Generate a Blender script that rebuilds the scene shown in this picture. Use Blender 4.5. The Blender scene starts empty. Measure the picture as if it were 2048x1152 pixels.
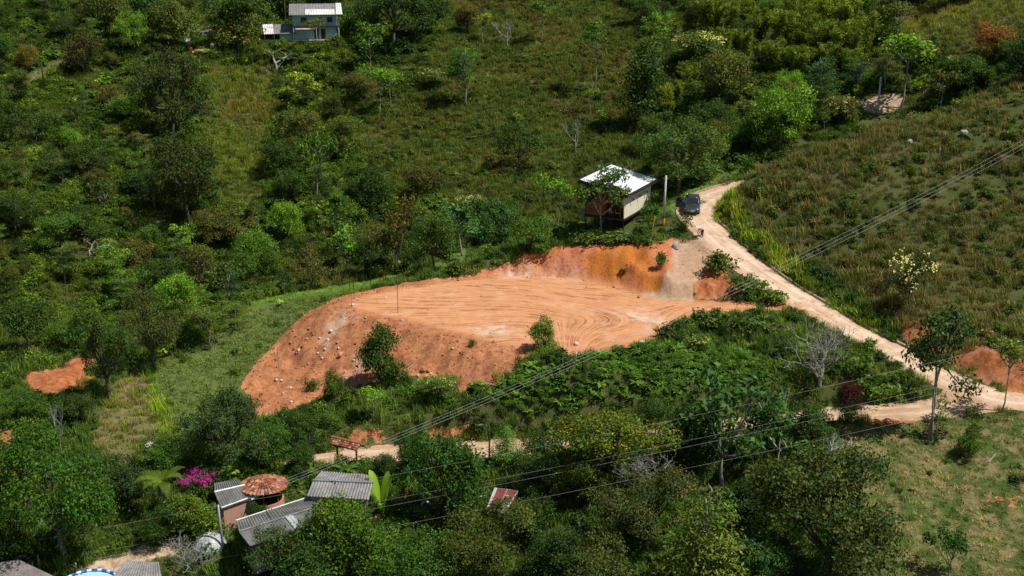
import bpy, bmesh, math, random
import numpy as np
from mathutils import Matrix, Vector
random.seed(7)
RNG = np.random.default_rng(11)
scene = bpy.context.scene
COL = scene.collection
rad = math.radians

# ------------------------------------------------------------------ camera
CAMZ = 60.0
PITCH = rad(17.0)
FPX = 2813.0                      # focal length in pixels of a 2048 wide frame
cam_d = bpy.data.cameras.new("camera")
cam_d.sensor_width = 36.0
cam_d.lens = FPX / 2048.0 * 36.0
cam_d.clip_start = 1.0
cam_d.clip_end = 3000.0
cam = bpy.data.objects.new("camera", cam_d)
cam.location = (0, 0, CAMZ)
cam.rotation_euler = (rad(90) - PITCH, 0, 0)
COL.objects.link(cam)
scene.camera = cam
CP, SP = math.cos(PITCH), math.sin(PITCH)


def ray(u, v):
    a = (u - 1024.0) / FPX
    b = (576.0 - v) / FPX
    return np.array([a, CP + b * SP, -SP + b * CP])


def tanv(v):
    d = ray(1024, v)
    return -d[2] / d[1]


def at_y(u, v, y):
    d = ray(u, v)
    t = y / d[1]
    return np.array([d[0] * t, y, CAMZ + d[2] * t])


def at_drop(u, v, drop):
    d = ray(u, v)
    t = drop / -d[2]
    return np.array([d[0] * t, d[1] * t, CAMZ - drop])


def project(P):
    P = np.asarray(P, float)
    x, y, z = P[..., 0], P[..., 1], P[..., 2] - CAMZ
    w = y * CP - z * SP
    h = y * SP + z * CP
    return 1024 + FPX * x / w, 576 - FPX * h / w, w


# ------------------------------------------------------------------ noise
def _hash(ix, iy, seed):
    n = (ix.astype(np.int64) * 374761393 + iy.astype(np.int64) * 668265263 + seed * 974711) & 0x7FFFFFFF
    n = ((n ^ (n >> 13)) * 1274126177) & 0x7FFFFFFF
    n = n ^ (n >> 16)
    return (n & 0xFFFF) / 65535.0


def vnoise(x, y, seed=0):
    x = np.asarray(x, float)
    y = np.asarray(y, float)
    ix, iy = np.floor(x), np.floor(y)
    fx, fy = x - ix, y - iy
    fx = fx * fx * (3 - 2 * fx)
    fy = fy * fy * (3 - 2 * fy)
    a = _hash(ix, iy, seed)
    b = _hash(ix + 1, iy, seed)
    c = _hash(ix, iy + 1, seed)
    d = _hash(ix + 1, iy + 1, seed)
    return (a + (b - a) * fx) * (1 - fy) + (c + (d - c) * fx) * fy


def fbm(x, y, seed=0, octv=4, lac=2.03, gain=0.5):
    s, amp, tot = 0, 1.0, 0
    for k in range(octv):
        s = s + amp * vnoise(x, y, seed + k * 17)
        tot += amp
        amp *= gain
        x = x * lac + 13.7
        y = y * lac + 7.3
    return s / tot


def sstep(a, b, x):
    t = np.clip((x - a) / (b - a), 0, 1)
    return t * t * (3 - 2 * t)


# ------------------------------------------------------------------ natural terrain
ANCH = [
    # back hillside (u, v, y)
    (640, 110, 256), (520, 95, 253), (400, 95, 250), (700, 60, 266), (640, 0, 288), (100, 400, 193), (100, 200, 226), (100, 0, 268),
    (0, 60, 250), (130, 130, 240), (300, 200, 230), (300, 400, 198), (300, 560, 178), (60, 560, 172), (200, 600, 170),
    (640, 300, 222), (640, 430, 198), (700, 500, 189), (500, 480, 190), (500, 200, 236), (900, 430, 194), (900, 480, 187),
    (1000, 300, 216), (1000, 200, 234), (1000, 0, 283), (1100, 152, 243), (1250, 165, 238), (1100, 400, 200), (1300, 300, 214), (1300, 100, 250),
    (1300, 0, 280), (800, 0, 285), (300, 0, 275), (1600, 150, 225), (1600, 50, 246), (1600, 0, 262), (1450, 250, 205), (1400, 330, 196),
    (800, 200, 236), (800, 350, 210), (200, 300, 212), (450, 330, 214),
    # left foot and orange patch
    (130, 745, 136), (30, 745, 136), (170, 725, 139), (20, 640, 155), (150, 660, 152), (0, 830, 124), (100, 850, 121),
    # grassy ridge
    (300, 742, 136), (400, 690, 142), (490, 622, 150), (600, 596, 154), (700, 580, 156.5), (800, 556, 159), (900, 520, 162), (1000, 498, 163.5),
    (380, 800, 128), (420, 740, 136), (520, 700, 140), (590, 650, 147), (460, 830, 125),
    (300, 850, 121.5), (220, 820, 125), (330, 900, 117),
    # crest above the cut bank and house spur
    (1150, 486, 158.5), (1230, 484, 158.5), (1300, 480, 159.0), (1350, 480, 158.5), (1150, 455, 166), (1240, 440, 163.5), (1300, 425, 165), (1200, 420, 171),
    (1330, 400, 171), (1400, 365, 174), (1480, 330, 176), (1330, 440, 162),
    # right hill
    (1560, 480, 157), (1700, 560, 149.5), (1850, 640, 140), (2000, 690, 132), (2048, 700, 131), (1620, 420, 159.5), (1760, 235, 178), (1690, 258, 176), (1600, 292, 173), (1500, 335, 168),
    (1550, 380, 163), (1700, 400, 159), (1850, 250, 176), (1850, 400, 159), (1850, 520, 149), (2048, 130, 186), (2048, 400, 158), (2048, 560, 145),
    (1950, 180, 182), (1950, 60, 212), (2048, 40, 214), (1850, 60, 218), (1950, 0, 236), (1750, 222, 205), (1700, 222, 206), (1820, 215, 204), (1770, 190, 212), (1740, 120, 226),
    # wedge mound, middle slope
    (1470, 540, 150.5), (1530, 585, 146.5), (1450, 650, 139), (1600, 690, 134), (1700, 740, 130), (1440, 790, 124.5), (1300, 760, 127.5), (1150, 750, 127.5),
    (1000, 800, 124), (900, 790, 126), (760, 770, 129), (640, 790, 129.5), (510, 830, 130.5), (600, 840, 125.5), (780, 850, 122), (900, 850, 121.5), (1000, 860, 121.2), (1200, 850, 122.5),
    (690, 860, 121.5), (560, 870, 120),
    # below the lower road
    (1850, 880, 119.5), (1850, 1000, 111.5), (1900, 1152, 102.5), (2048, 900, 119), (2048, 1000, 112), (2048, 1152, 103), (1720, 900, 117),
    (1700, 1152, 101.5), (1440, 950, 114), (1200, 950, 113.5), (1200, 1152, 100.5), (1440, 1152, 100.8), (1000, 960, 113.5), (1000, 1060, 106.5), (700, 1000, 111), (560, 990, 111),
    (450, 1070, 106), (180, 1140, 101.5), (330, 1000, 110), (150, 960, 113), (0, 1000, 110), (0, 1152, 100.5), (700, 1152, 100.8),
]
apts = [at_y(u, v, y) for u, v, y in ANCH]
# hidden valley behind the ridge and the ground outside the frame
HID = [(-40, 172, 5.5), (-20, 176, 6.5), (0, 178, 7.5), (12, 180, 8.0), (30, 186, 12), (42, 190, 18), (-60, 160, 4.5), (-75, 140, 3.5),
       (58, 192, 22.5), (70, 195, 24.5),
       (-100, 300, 45), (0, 330, 48), (100, 300, 50), (-160, 250, 36), (170, 250, 48), (-160, 150, 10), (150, 130, 24), (150, 180, 38), (-100, 100, 0), (100, 100, 6),
       (0, 80, -3), (-90, 70, -4), (90, 70, -3), (0, 380, 62), (-150, 380, 62), (150, 380, 62), (-110, 200, 22), (100, 150, 25.5)]
A = np.array([list(p) for p in apts] + [list(map(float, h)) for h in HID])


def tps_fit(P, z, lam=0.6):
    n = len(P)
    d2 = ((P[:, None] - P[None]) ** 2).sum(-1)
    K = 0.5 * d2 * np.log(d2 + 1e-9)
    np.fill_diagonal(K, 0)
    K += lam * np.eye(n) * 10
    Q = np.c_[np.ones(n), P]
    M = np.block([[K, Q], [Q.T, np.zeros((3, 3))]])
    return np.linalg.solve(M, np.r_[z, 0, 0, 0])


_sc = 0.02
TP = A[:, :2] * _sc
TW = tps_fit(TP, A[:, 2], lam=0.004)


def natural(x, y):
    sh = np.shape(x)
    X = np.c_[np.ravel(x), np.ravel(y)] * _sc
    out = np.empty(len(X))
    for i in range(0, len(X), 20000):
        q = X[i:i + 20000]
        d2 = ((q[:, None] - TP[None]) ** 2).sum(-1)
        out[i:i + 20000] = (0.5 * d2 * np.log(d2 + 1e-9)) @ TW[:-3] + TW[-3] + q @ TW[-2:]
    return out.reshape(sh)


# ------------------------------------------------------------------ polygons and lines in plan
def seg_dist(px, py, pts):
    """distance to polyline and index-parameter along it"""
    best = np.full(px.shape, 1e9)
    par = np.zeros(px.shape)
    for i in range(len(pts) - 1):
        ax, ay = pts[i][:2]
        bx, by = pts[i + 1][:2]
        dx, dy = bx - ax, by - ay
        t = np.clip(((px - ax) * dx + (py - ay) * dy) / (dx * dx + dy * dy + 1e-12), 0, 1)
        d = np.hypot(px - ax - t * dx, py - ay - t * dy)
        m = d < best
        best = np.where(m, d, best)
        par = np.where(m, i + t, par)
    return best, par


def inside(px, py, poly):
    r = np.zeros(px.shape, bool)
    n = len(poly)
    for i in range(n):
        x1, y1 = poly[i][:2]
        x2, y2 = poly[(i + 1) % n][:2]
        c = ((y1 > py) != (y2 > py)) & (px < (x2 - x1) * (py - y1) / (y2 - y1 + 1e-12) + x1)
        r ^= c
    return r


def signed(px, py, poly):
    d, _ = seg_dist(px, py, list(poly) + [poly[0]])
    return np.where(inside(px, py, poly), -d, d)


def smooth_line(pts, n=8):
    pts = [np.array(p, float) for p in pts]
    out = []
    for i in range(len(pts) - 1):
        p0 = pts[max(i - 1, 0)]
        p1, p2 = pts[i], pts[i + 1]
        p3 = pts[min(i + 2, len(pts) - 1)]
        for k in range(n):
            t = k / n
            out.append(0.5 * ((2 * p1) + (-p0 + p2) * t + (2 * p0 - 5 * p1 + 4 * p2 - p3) * t * t + (-p0 + 3 * p1 - 3 * p2 + p3) * t ** 3))
    out.append(pts[-1])
    return np.array(out)


ROAD_UP = smooth_line([(51, 192, 22.0), (40, 182, 20.8)] + [list(at_drop(*p)) for p in [
    (1442, 386, 40.15), (1392, 425, 40.7), (1428, 470, 42.0), (1490, 525, 43.6), (1555, 572, 45.0), (1620, 612, 46.2), (1700, 660, 47.4), (1770, 697, 48.2),
    (1860, 744, 48.9), (1950, 782, 49.4), (2060, 806, 49.8)]] + [[75, 120.5, 9.6], [110, 112, 8.5]])
ROAD_LOW = smooth_line([list(at_drop(*p)) for p in [
    (2010, 800, 49.65), (1850, 820, 50.2), (1720, 827, 50.8), (1440, 860, 51.5), (1200, 886, 51.9), (1000, 898, 52.1), (880, 905, 52.3), (780, 909, 52.4), (700, 916, 52.6), (600, 928, 53)]])
ROAD_FAR = smooth_line([(62, 206, 25.0), (57.5, 207.5, 24.75), (53.5, 207.5, 24.6)])
W_UP, W_LOW = 2.15, 2.1
PLAT_DROP = 46.0
PLAT = np.array([at_drop(u, v, PLAT_DROP) for u, v in [
    (690, 600), (740, 585), (800, 574), (900, 560), (1000, 549), (1100, 551), (1200, 561), (1280, 584), (1340, 598), (1400, 600), (1500, 603), (1570, 606),
    (1560, 621), (1450, 628), (1360, 645), (1345, 662), (1290, 688), (1200, 703), (1120, 714), (1010, 694), (900, 668), (800, 641), (730, 628), (680, 612)]])
# small levelled building pads (centre x, y, z, radius)
PADS = [(-36.2, 258.5, 28.2, 7.0), (-57.5, 256.5, 27.4, 5.0)]


def carve(x, y, z):
    # platform: cut into the hill behind, fill in front
    d = signed(x, y, PLAT)
    zp = CAMZ - PLAT_DROP
    do = np.maximum(d, 0)
    wob = (fbm(x * 0.25, y * 0.25, 5, 3) - 0.5)
    hi = zp + np.maximum(do - 0.2 + wob * 1.2 * sstep(0, 3, do), 0) * 1.15
    lo = zp - (np.sqrt(do * do + 2.2) - 1.483) * (0.64 + 0.18 * wob)
    sw = 1 - sstep(16, 24, do)
    z2 = np.clip(z, lo, hi)
    z = z * (1 - sw) + z2 * sw
    for line, w, cut, fill in ((ROAD_LOW, W_LOW, 1.5, 0.75), (ROAD_UP, W_UP, 1.0, 0.6)):
        dd, par = seg_dist(x, y, line)
        i = np.clip(par.astype(int), 0, len(line) - 2)
        t = par - i
        zr = line[i, 2] * (1 - t) + line[i + 1, 2] * t
        do = np.maximum(dd - w - 0.25, 0)
        sw = 1 - sstep(8, 13, do)
        z2 = np.clip(z, zr - do * fill, zr + do * cut)
        z = z * (1 - sw) + z2 * sw
    for cx, cy, cz, r in PADS:
        do = np.maximum(np.hypot(x - cx, y - cy) - r, 0)
        sw = 1 - sstep(3, 7, do)
        z = z * (1 - sw) + np.clip(z, cz - do * 0.8, cz + do * 0.9) * sw
    return z


# grid, fine where the photograph shows the platform and road
def axis(segs):
    out = [segs[0][0]]
    for a, b, s in segs:
        n = max(1, int(round((b - a) / s)))
        out += list(a + (b - a) * (np.arange(n) + 1) / n)
    return np.array(out)


GX = axis([(-260, -120, 10), (-120, -60, 1.6), (-60, -36, 0.9), (-36, 52, 0.36), (52, 72, 0.7), (72, 130, 1.6), (130, 260, 10)])
GY = axis([(40, 86, 4), (86, 110, 0.6), (110, 166, 0.34), (166, 215, 0.8), (215, 300, 1.3), (300, 440, 8)])
XX, YY = np.meshgrid(GX, GY)


def build_height():
    z = natural(XX, YY)
    z = z + (fbm(XX * 0.07, YY * 0.07, 3, 3) - 0.5) * 2.4 * sstep(166, 190, YY) + (fbm(XX * 0.3, YY * 0.3, 9, 3) - 0.5) * 0.7
    z = carve(XX, YY, z)
    return z


ZZ = build_height()


def H(x, y):
    x = np.asarray(x, float)
    y = np.asarray(y, float)
    i = np.clip(np.searchsorted(GX, x) - 1, 0, len(GX) - 2)
    j = np.clip(np.searchsorted(GY, y) - 1, 0, len(GY) - 2)
    tx = np.clip((x - GX[i]) / (GX[i + 1] - GX[i]), 0, 1)
    ty = np.clip((y - GY[j]) / (GY[j + 1] - GY[j]), 0, 1)
    return (ZZ[j, i] * (1 - tx) + ZZ[j, i + 1] * tx) * (1 - ty) + (ZZ[j + 1, i] * (1 - tx) + ZZ[j + 1, i + 1] * tx) * ty


YS = np.arange(84, 345, 0.3)


def ground(u, v):
    """where the sight line through pixel (u, v) meets the ground"""
    d = ray(u, v)
    t = YS / d[1]
    x, z = d[0] * t, CAMZ + d[2] * t
    k = np.nonzero(z <= H(x, YS))[0]
    i = k[0] if len(k) else len(YS) - 1
    i = max(i, 1)
    a = z[i - 1] - H(x[i - 1], YS[i - 1])
    b = z[i] - H(x[i], YS[i])
    f = a / (a - b + 1e-9)
    y = YS[i - 1] + 0.3 * float(np.clip(f, 0, 1))
    tt = y / d[1]
    return Vector((d[0] * tt, y, float(H(d[0] * tt, y))))


def ppm(p):
    """pixels (of the 2048 wide frame) per metre at a point"""
    return FPX / (p[1] * CP - (p[2] - CAMZ) * SP)


def gpoly(pix, step=25):
    """outline given on the photograph, laid on the ground as a plan polygon"""
    out = []
    n = len(pix)
    for i in range(n):
        a, b = np.array(pix[i], float), np.array(pix[(i + 1) % n], float)
        m = max(1, int(np.hypot(*(b - a)) // step))
        for k in range(m):
            q = a + (b - a) * k / m
            out.append(ground(q[0], q[1])[:2])
    return np.array(out)
# ------------------------------------------------------------------ object helpers
def tag(o, label=None, cat=None, group=None, kind=None):
    if label: o["label"] = label
    if cat: o["category"] = cat
    if group: o["group"] = group
    if kind: o["kind"] = kind
    return o


def empty(name, loc=(0, 0, 0), rz=0.0):
    o = bpy.data.objects.new(name, None)
    o.location = loc
    o.rotation_euler = (0, 0, rz)
    o.empty_display_size = 0.3
    COL.objects.link(o)
    return o


def link_mesh(name, me, parent=None, mat=None):
    o = bpy.data.objects.new(name, me)
    if mat is not None:
        me.materials.clear()
        me.materials.append(mat)
    COL.objects.link(o)
    if parent is not None:
        o.parent = parent
    return o


def np_mesh(name, V, F, attrs=None, smooth=False):
    """V (n,3); F (m,k) faces of one size; attrs: {name: (n,3|4) colours or (n,) floats}"""
    me = bpy.data.meshes.new(name)
    V = np.asarray(V, np.float32)
    F = np.asarray(F, np.int32)
    me.vertices.add(len(V))
    me.vertices.foreach_set("co", V.ravel())
    me.loops.add(F.size)
    me.loops.foreach_set("vertex_index", F.ravel())
    me.polygons.add(len(F))
    me.polygons.foreach_set("loop_start", np.arange(0, F.size, F.shape[1], dtype=np.int32))
    me.polygons.foreach_set("loop_total", np.full(len(F), F.shape[1], np.int32))
    for k, a in (attrs or {}).items():
        a = np.asarray(a, np.float32)
        if a.ndim == 1:
            at = me.attributes.new(k, "FLOAT", "POINT")
            at.data.foreach_set("value", a)
        elif a.shape[1] == 2:
            at = me.attributes.new(k, "FLOAT2", "POINT")
            at.data.foreach_set("vector", a.ravel())
        else:
            at = me.attributes.new(k, "FLOAT_VECTOR", "POINT")
            at.data.foreach_set("vector", a[:, :3].ravel())
    me.update(calc_edges=True)
    me.validate()
    if smooth:
        me.polygons.foreach_set("use_smooth", np.ones(len(F), bool))
    return me


class MB:
    """collects boxes, prisms, tubes and sheets, then links them as ONE mesh object"""

    def __init__(self):
        self.v, self.f = [], []

    def add(self, vs, fs, M=None):
        o = len(self.v)
        for p in vs:
            p = Vector(p)
            self.v.append(tuple(M @ p) if M is not None else tuple(p))
        self.f += [tuple(i + o for i in f) for f in fs]
        return self

    def box(self, x0, x1, y0, y1, z0, z1, M=None):
        return self.add([(x0, y0, z0), (x1, y0, z0), (x1, y1, z0), (x0, y1, z0), (x0, y0, z1), (x1, y0, z1), (x1, y1, z1), (x0, y1, z1)],
                        [(0, 3, 2, 1), (4, 5, 6, 7), (0, 1, 5, 4), (1, 2, 6, 5), (2, 3, 7, 6), (3, 0, 4, 7)], M)

    def hexa(self, low, top):
        """eight corners: four below, four above, same turning order"""
        return self.add(list(low) + list(top), [(0, 3, 2, 1), (4, 5, 6, 7), (0, 1, 5, 4), (1, 2, 6, 5), (2, 3, 7, 6), (3, 0, 4, 7)])

    def tube(self, pts, r, n=6, cap=True):
        pts = [Vector(p) for p in pts]
        rs = r if hasattr(r, "__len__") else [r] * len(pts)
        o = len(self.v)
        for i, p in enumerate(pts):
            t = (pts[min(i + 1, len(pts) - 1)] - pts[max(i - 1, 0)]).normalized()
            a = t.orthogonal().normalized() if i == 0 else (a - t * a.dot(t)).normalized()
            b = t.cross(a)
            for k in range(n):
                w = 2 * math.pi * k / n
                self.v.append(tuple(p + (a * math.cos(w) + b * math.sin(w)) * rs[i]))
        for i in range(len(pts) - 1):
            for k in range(n):
                k2 = (k + 1) % n
                self.f.append((o + i * n + k, o + i * n + k2, o + (i + 1) * n + k2, o + (i + 1) * n + k))
        if cap:
            self.f.append(tuple(o + k for k in range(n - 1, -1, -1)))
            self.f.append(tuple(o + (len(pts) - 1) * n + k for k in range(n)))
        return self

    def build(self, name, mat, parent=None, smooth=False, loc=None, bevel=0):
        me = bpy.data.meshes.new(name)
        me.from_pydata(self.v, [], self.f)
        if smooth:
            me.polygons.foreach_set("use_smooth", [True] * len(me.polygons))
        me.update()
        o = link_mesh(name, me, parent, mat)
        if loc is not None:
            o.location = loc
        if bevel:
            m = o.modifiers.new("bevel", "BEVEL")
            m.width = bevel
            m.segments = 2
            m.limit_method = "ANGLE"
        return o


# ------------------------------------------------------------------ materials
class NT:
    def __init__(self, name):
        self.m = bpy.data.materials.new(name)
        self.m.use_nodes = True
        self.t = self.m.node_tree
        self.t.nodes.clear()
        self.out = self.n("ShaderNodeOutputMaterial")

    def n(self, typ, **kw):
        nd = self.t.nodes.new(typ)
        for k, v in kw.items():
            if k.startswith("i_"):
                key = k[2:]
                key = int(key) if key.isdigit() else key.replace("_", " ")
                self.put(nd, key, v)
            else:
                setattr(nd, k, v)
        return nd

    def put(self, nd, key, v):
        s = nd.inputs[key]
        if isinstance(v, bpy.types.NodeSocket):
            self.t.links.new(v, s)
        elif isinstance(v, bpy.types.Node):
            self.t.links.new(v.outputs[0], s)
        else:
            if s.type == "RGBA" and not isinstance(v, (int, float)) and len(v) == 3:
                v = (*v, 1)
            s.default_value = v

    def math(self, op, a, b=0.5, c=None, clamp=False):
        nd = self.n("ShaderNodeMath", operation=op, use_clamp=clamp)
        self.put(nd, 0, a)
        self.put(nd, 1, b)
        if c is not None: self.put(nd, 2, c)
        return nd.outputs[0]

    def mix(self, f, a, b, mode="MIX"):
        nd = self.n("ShaderNodeMix", data_type="RGBA", blend_type=mode, clamp_factor=True)
        self.put(nd, 0, f)
        self.put(nd, 6, a)
        self.put(nd, 7, b)
        return nd.outputs[2]

    def noise(self, vec, scale, detail=3.0, rough=0.55, dist=0.0):
        nd = self.n("ShaderNodeTexNoise")
        if vec is not None: self.put(nd, "Vector", vec)
        self.put(nd, "Scale", scale)
        self.put(nd, "Detail", detail)
        self.put(nd, "Roughness", rough)
        self.put(nd, "Distortion", dist)
        return nd.outputs[0]

    def ramp(self, f, a, b):
        nd = self.n("ShaderNodeMapRange", interpolation_type="SMOOTHSTEP")
        self.put(nd, 0, f)
        self.put(nd, 1, a)
        self.put(nd, 2, b)
        return nd.outputs[0]

    def attr(self, name, typ="GEOMETRY"):
        return self.n("ShaderNodeAttribute", attribute_name=name, attribute_type=typ)

    def scalevec(self, vec, s):
        nd = self.n("ShaderNodeVectorMath", operation="MULTIPLY")
        self.put(nd, 0, vec)
        self.put(nd, 1, s)
        return nd.outputs[0]

    def pos(self):
        return self.n("ShaderNodeTexCoord").outputs["Object"]

    def world(self):
        return self.n("ShaderNodeNewGeometry").outputs["Position"]

    def bump(self, h, strength=0.5, dist=0.1):
        nd = self.n("ShaderNodeBump")
        self.put(nd, "Height", h)
        self.put(nd, "Strength", strength)
        self.put(nd, "Distance", dist)
        return nd.outputs[0]

    def bsdf(self, color, rough=0.7, metal=0.0, spec=0.5, normal=None, **kw):
        nd = self.n("ShaderNodeBsdfPrincipled")
        self.put(nd, "Base Color", color)
        self.put(nd, "Roughness", rough)
        self.put(nd, "Metallic", metal)
        self.put(nd, "Specular IOR Level", spec)
        if normal is not None: self.put(nd, "Normal", normal)
        for k, v in kw.items(): self.put(nd, k, v)
        return nd

    def done(self, sh):
        self.t.links.new(sh.outputs[0] if isinstance(sh, bpy.types.Node) else sh, self.out.inputs[0])
        return self.m


def plain(name, col, rough=0.6, metal=0.0, spec=0.4, var=0.25, scale=3.0, bump=0.15, dirt=None):
    """a painted, wooden or mineral surface: a base colour with uneven wear"""
    t = NT(name)
    p = t.pos()
    nz = t.noise(p, scale, 5, 0.6)
    c = t.mix(t.ramp(nz, 0.3, 0.7), [x * (1 - var) for x in col], [min(1, x * (1 + var)) for x in col])
    if dirt:
        c = t.mix(t.math("MULTIPLY", t.ramp(t.noise(p, scale * 0.6, 6, 0.65), 0.5, 0.72), 0.7), c, dirt)
    return t.done(t.bsdf(c, rough, metal, spec, t.bump(nz, bump, 0.03)))


def foliage_mat(name, scatter):
    t = NT(name)
    if scatter:
        tint = t.attr("tint", "INSTANCER").outputs["Color"]
    else:
        tint = t.n("ShaderNodeObjectInfo").outputs["Color"]
    lc = t.attr("lc").outputs["Color"]
    c = t.mix(1.0, t.mix(1.0, tint, lc, "MULTIPLY"), ((1.95, 1.88, 0.9) if scatter else (1.7, 1.66, 0.82)), "MULTIPLY")
    b = t.bsdf(c, 0.55, 0, 0.2)
    tr = t.n("ShaderNodeBsdfTranslucent")
    t.put(tr, 0, t.mix(1.0, c, (1.15, 1.25, 0.45), "MULTIPLY"))
    mx = t.n("ShaderNodeMixShader")
    t.put(mx, 0, 0.28)
    t.t.links.new(b.outputs[0], mx.inputs[1])
    t.t.links.new(tr.outputs[0], mx.inputs[2])
    return t.done(mx)


M = {}
M["foliage"] = foliage_mat("foliage", False)
M["foliage_scatter"] = foliage_mat("foliage_scatter", True)


def bark_mat(name, col):
    t = NT(name)
    p = t.pos()
    nz = t.noise(t.scalevec(p, (9, 9, 3)), 4, 5, 0.65)
    c = t.mix(t.ramp(nz, 0.3, 0.7), [x * 0.55 for x in col], [x * 1.25 for x in col])
    return t.done(t.bsdf(c, 0.85, 0, 0.2, t.bump(nz, 0.4, 0.05)))


M["bark"] = bark_mat("bark", (0.14, 0.115, 0.085))
M["bark_pale"] = bark_mat("bark_pale", (0.36, 0.33, 0.29))
M["deadwood"] = bark_mat("deadwood", (0.34, 0.33, 0.30))
# ------------------------------------------------------------------ ground zones
Z_DIRT = gpoly([(690, 594), (760, 578), (850, 561), (880, 557), (930, 552), (960, 545), (1010, 526), (1060, 508), (1150, 489), (1250, 486), (1300, 490), (1345, 478), (1420, 480), (1450, 490), (1440, 505), (1400, 545), (1385, 590), (1400, 600),
                (1500, 604), (1600, 606), (1700, 660), (1720, 680), (1600, 628), (1560, 620), (1460, 626), (1370, 640), (1350, 660), (1290, 685), (1230, 702), (1160, 708), (1150, 716),
                (1090, 706), (1050, 716), (1020, 745), (990, 770), (960, 762), (930, 782), (880, 795), (862, 770), (830, 752), (800, 760), (720, 770), (690, 800), (650, 800), (600, 812), (560, 830), (520, 842), (510, 815), (480, 770), (505, 735), (545, 695), (585, 650), (630, 620)])
Z_BANK = gpoly([(960, 545), (1010, 524), (1060, 506), (1150, 487), (1250, 484), (1300, 488), (1345, 490), (1345, 540), (1320, 580), (1280, 582), (1200, 560), (1100, 550), (1000, 547)])
Z_GRAV = gpoly([(1340, 482), (1400, 478), (1440, 490), (1440, 505), (1405, 545), (1385, 580), (1390, 605), (1330, 604), (1270, 590), (1320, 575), (1345, 535)])
Z_WEDGE = gpoly([(1392, 595), (1388, 560), (1410, 530), (1450, 540), (1480, 585), (1480, 597)])
Z_PALE = [gpoly(p) for p in ([(1005, 545), (1020, 535), (1060, 537), (1110, 540), (1160, 553), (1160, 560), (1080, 556), (1010, 556)],
                             [(1235, 625), (1290, 618), (1340, 640), (1362, 652), (1330, 665), (1290, 645), (1240, 634)],
                             [(1290, 640), (1355, 648), (1350, 664), (1300, 662)],
                             [(950, 655), (1020, 648), (1030, 668), (970, 674)],
                             [(672, 632), (700, 622), (695, 645), (660, 690), (645, 700), (655, 665)],
                             [(700, 735), (730, 715), (735, 740), (700, 760)])]
Z_ORANGE2 = [gpoly(p) for p in ([(55, 745), (110, 738), (175, 705), (195, 720), (190, 750), (180, 780), (120, 790), (60, 795), (50, 770)],
                                [(1800, 650), (1850, 640), (1880, 690), (1960, 690), (2060, 712), (2060, 800), (1980, 766), (1890, 728), (1820, 700)],
                                [(690, 866), (760, 862), (775, 878), (705, 888)], [(850, 866), (870, 852), (945, 852), (950, 874), (870, 880)],
                                [(1720, 838), (1840, 832), (1840, 850), (1730, 856)],
                                [(1940, 990), (2048, 985), (2048, 1010), (1980, 1012), (1930, 1003)], [(1905, 975), (1935, 980), (1930, 990), (1905, 988)],
                                [(1990, 1005), (2048, 1000), (2048, 1030), (2010, 1025)], [(0, 860), (45, 870), (40, 895), (0, 905)])]
Z_DRY = gpoly([(1690, 850), (1840, 838), (2060, 820), (2110, 1000), (2060, 1180), (1640, 1180), (1640, 980)])
Z_LAWN = [gpoly(p) for p in ([(1300, 440), (1320, 405), (1400, 370), (1430, 350), (1480, 322), (1520, 322), (1440, 378), (1350, 425)],
                             [(480, 610), (560, 590), (690, 568), (790, 545), (840, 545), (800, 562), (690, 590), (600, 605), (560, 625), (500, 640)],
                             [(850, 535), (960, 480), (1040, 455), (1110, 440), (1110, 455), (1030, 475), (940, 522), (870, 553)])]
Z_YELL = gpoly([(205, 800), (230, 770), (285, 735), (300, 735), (320, 790), (340, 850), (350, 880), (300, 930), (220, 930), (190, 880)])
Z_YARD = gpoly([(190, 1120), (300, 1085), (380, 1080), (390, 1100), (300, 1120), (260, 1180), (140, 1180), (140, 1140)])
Z_PALEGRASS = gpoly([(0, 175), (60, 150), (120, 120), (150, 100), (140, 130), (60, 175), (0, 215)])
Z_FARPAD = gpoly([(1715, 226), (1745, 219), (1785, 222), (1780, 231)])
Z_TEALYARD = gpoly([(375, 100), (420, 96), (450, 98), (440, 106), (385, 106)])
Z_BENCH = gpoly([(970, 143), (1040, 148), (1140, 158), (1240, 170), (1240, 180), (1130, 170), (1030, 160), (970, 152)])


def mask(polys, soft=0.35):
    if not isinstance(polys, list): polys = [polys]
    m = np.zeros_like(XX)
    for p in polys:
        x0, y0 = p.min(0) - 3
        x1, y1 = p.max(0) + 3
        s = (XX > x0) & (XX < x1) & (YY > y0) & (YY < y1)
        if s.any():
            d = signed(XX[s], YY[s], p)
            m[s] = np.maximum(m[s], 1 - sstep(-soft, soft, d))
    return m


m_dirt = mask(Z_DIRT, 0.6)
_orange_raw = np.maximum(mask(Z_ORANGE2, 1.5), mask(Z_WEDGE, 0.5))
m_orange = _orange_raw
m_bank = mask(Z_BANK, 0.8)
m_grav = mask(Z_GRAV, 0.9)
m_pale = mask(Z_PALE, 1.6)
m_dry = mask(Z_DRY, 1.5)
m_orange = m_orange * (1 - 0.42 * m_dry)
m_shoulder = mask(gpoly([(290, 735), (400, 685), (490, 625), (600, 596), (690, 586), (640, 622), (560, 680), (490, 760), (510, 840), (440, 860), (360, 870), (340, 850)]), 1.2)
m_lawn = mask(Z_LAWN, 0.8)
m_yell = mask(Z_YELL, 1.0)
m_yard = np.maximum.reduce([0.85 * mask(Z_YARD, 1.2), 1 - sstep(1.7, 3.3, np.hypot((XX - 55.0) * 0.85, YY - 207.5)), 0.8 * mask(Z_TEALYARD, 1.0)])
m_bench = mask(Z_BENCH, 1.0)
m_pgrass = mask(Z_PALEGRASS, 2)
d_low, _ = seg_dist(XX, YY, ROAD_LOW)
d_up, _ = seg_dist(XX, YY, ROAD_UP)
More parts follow.
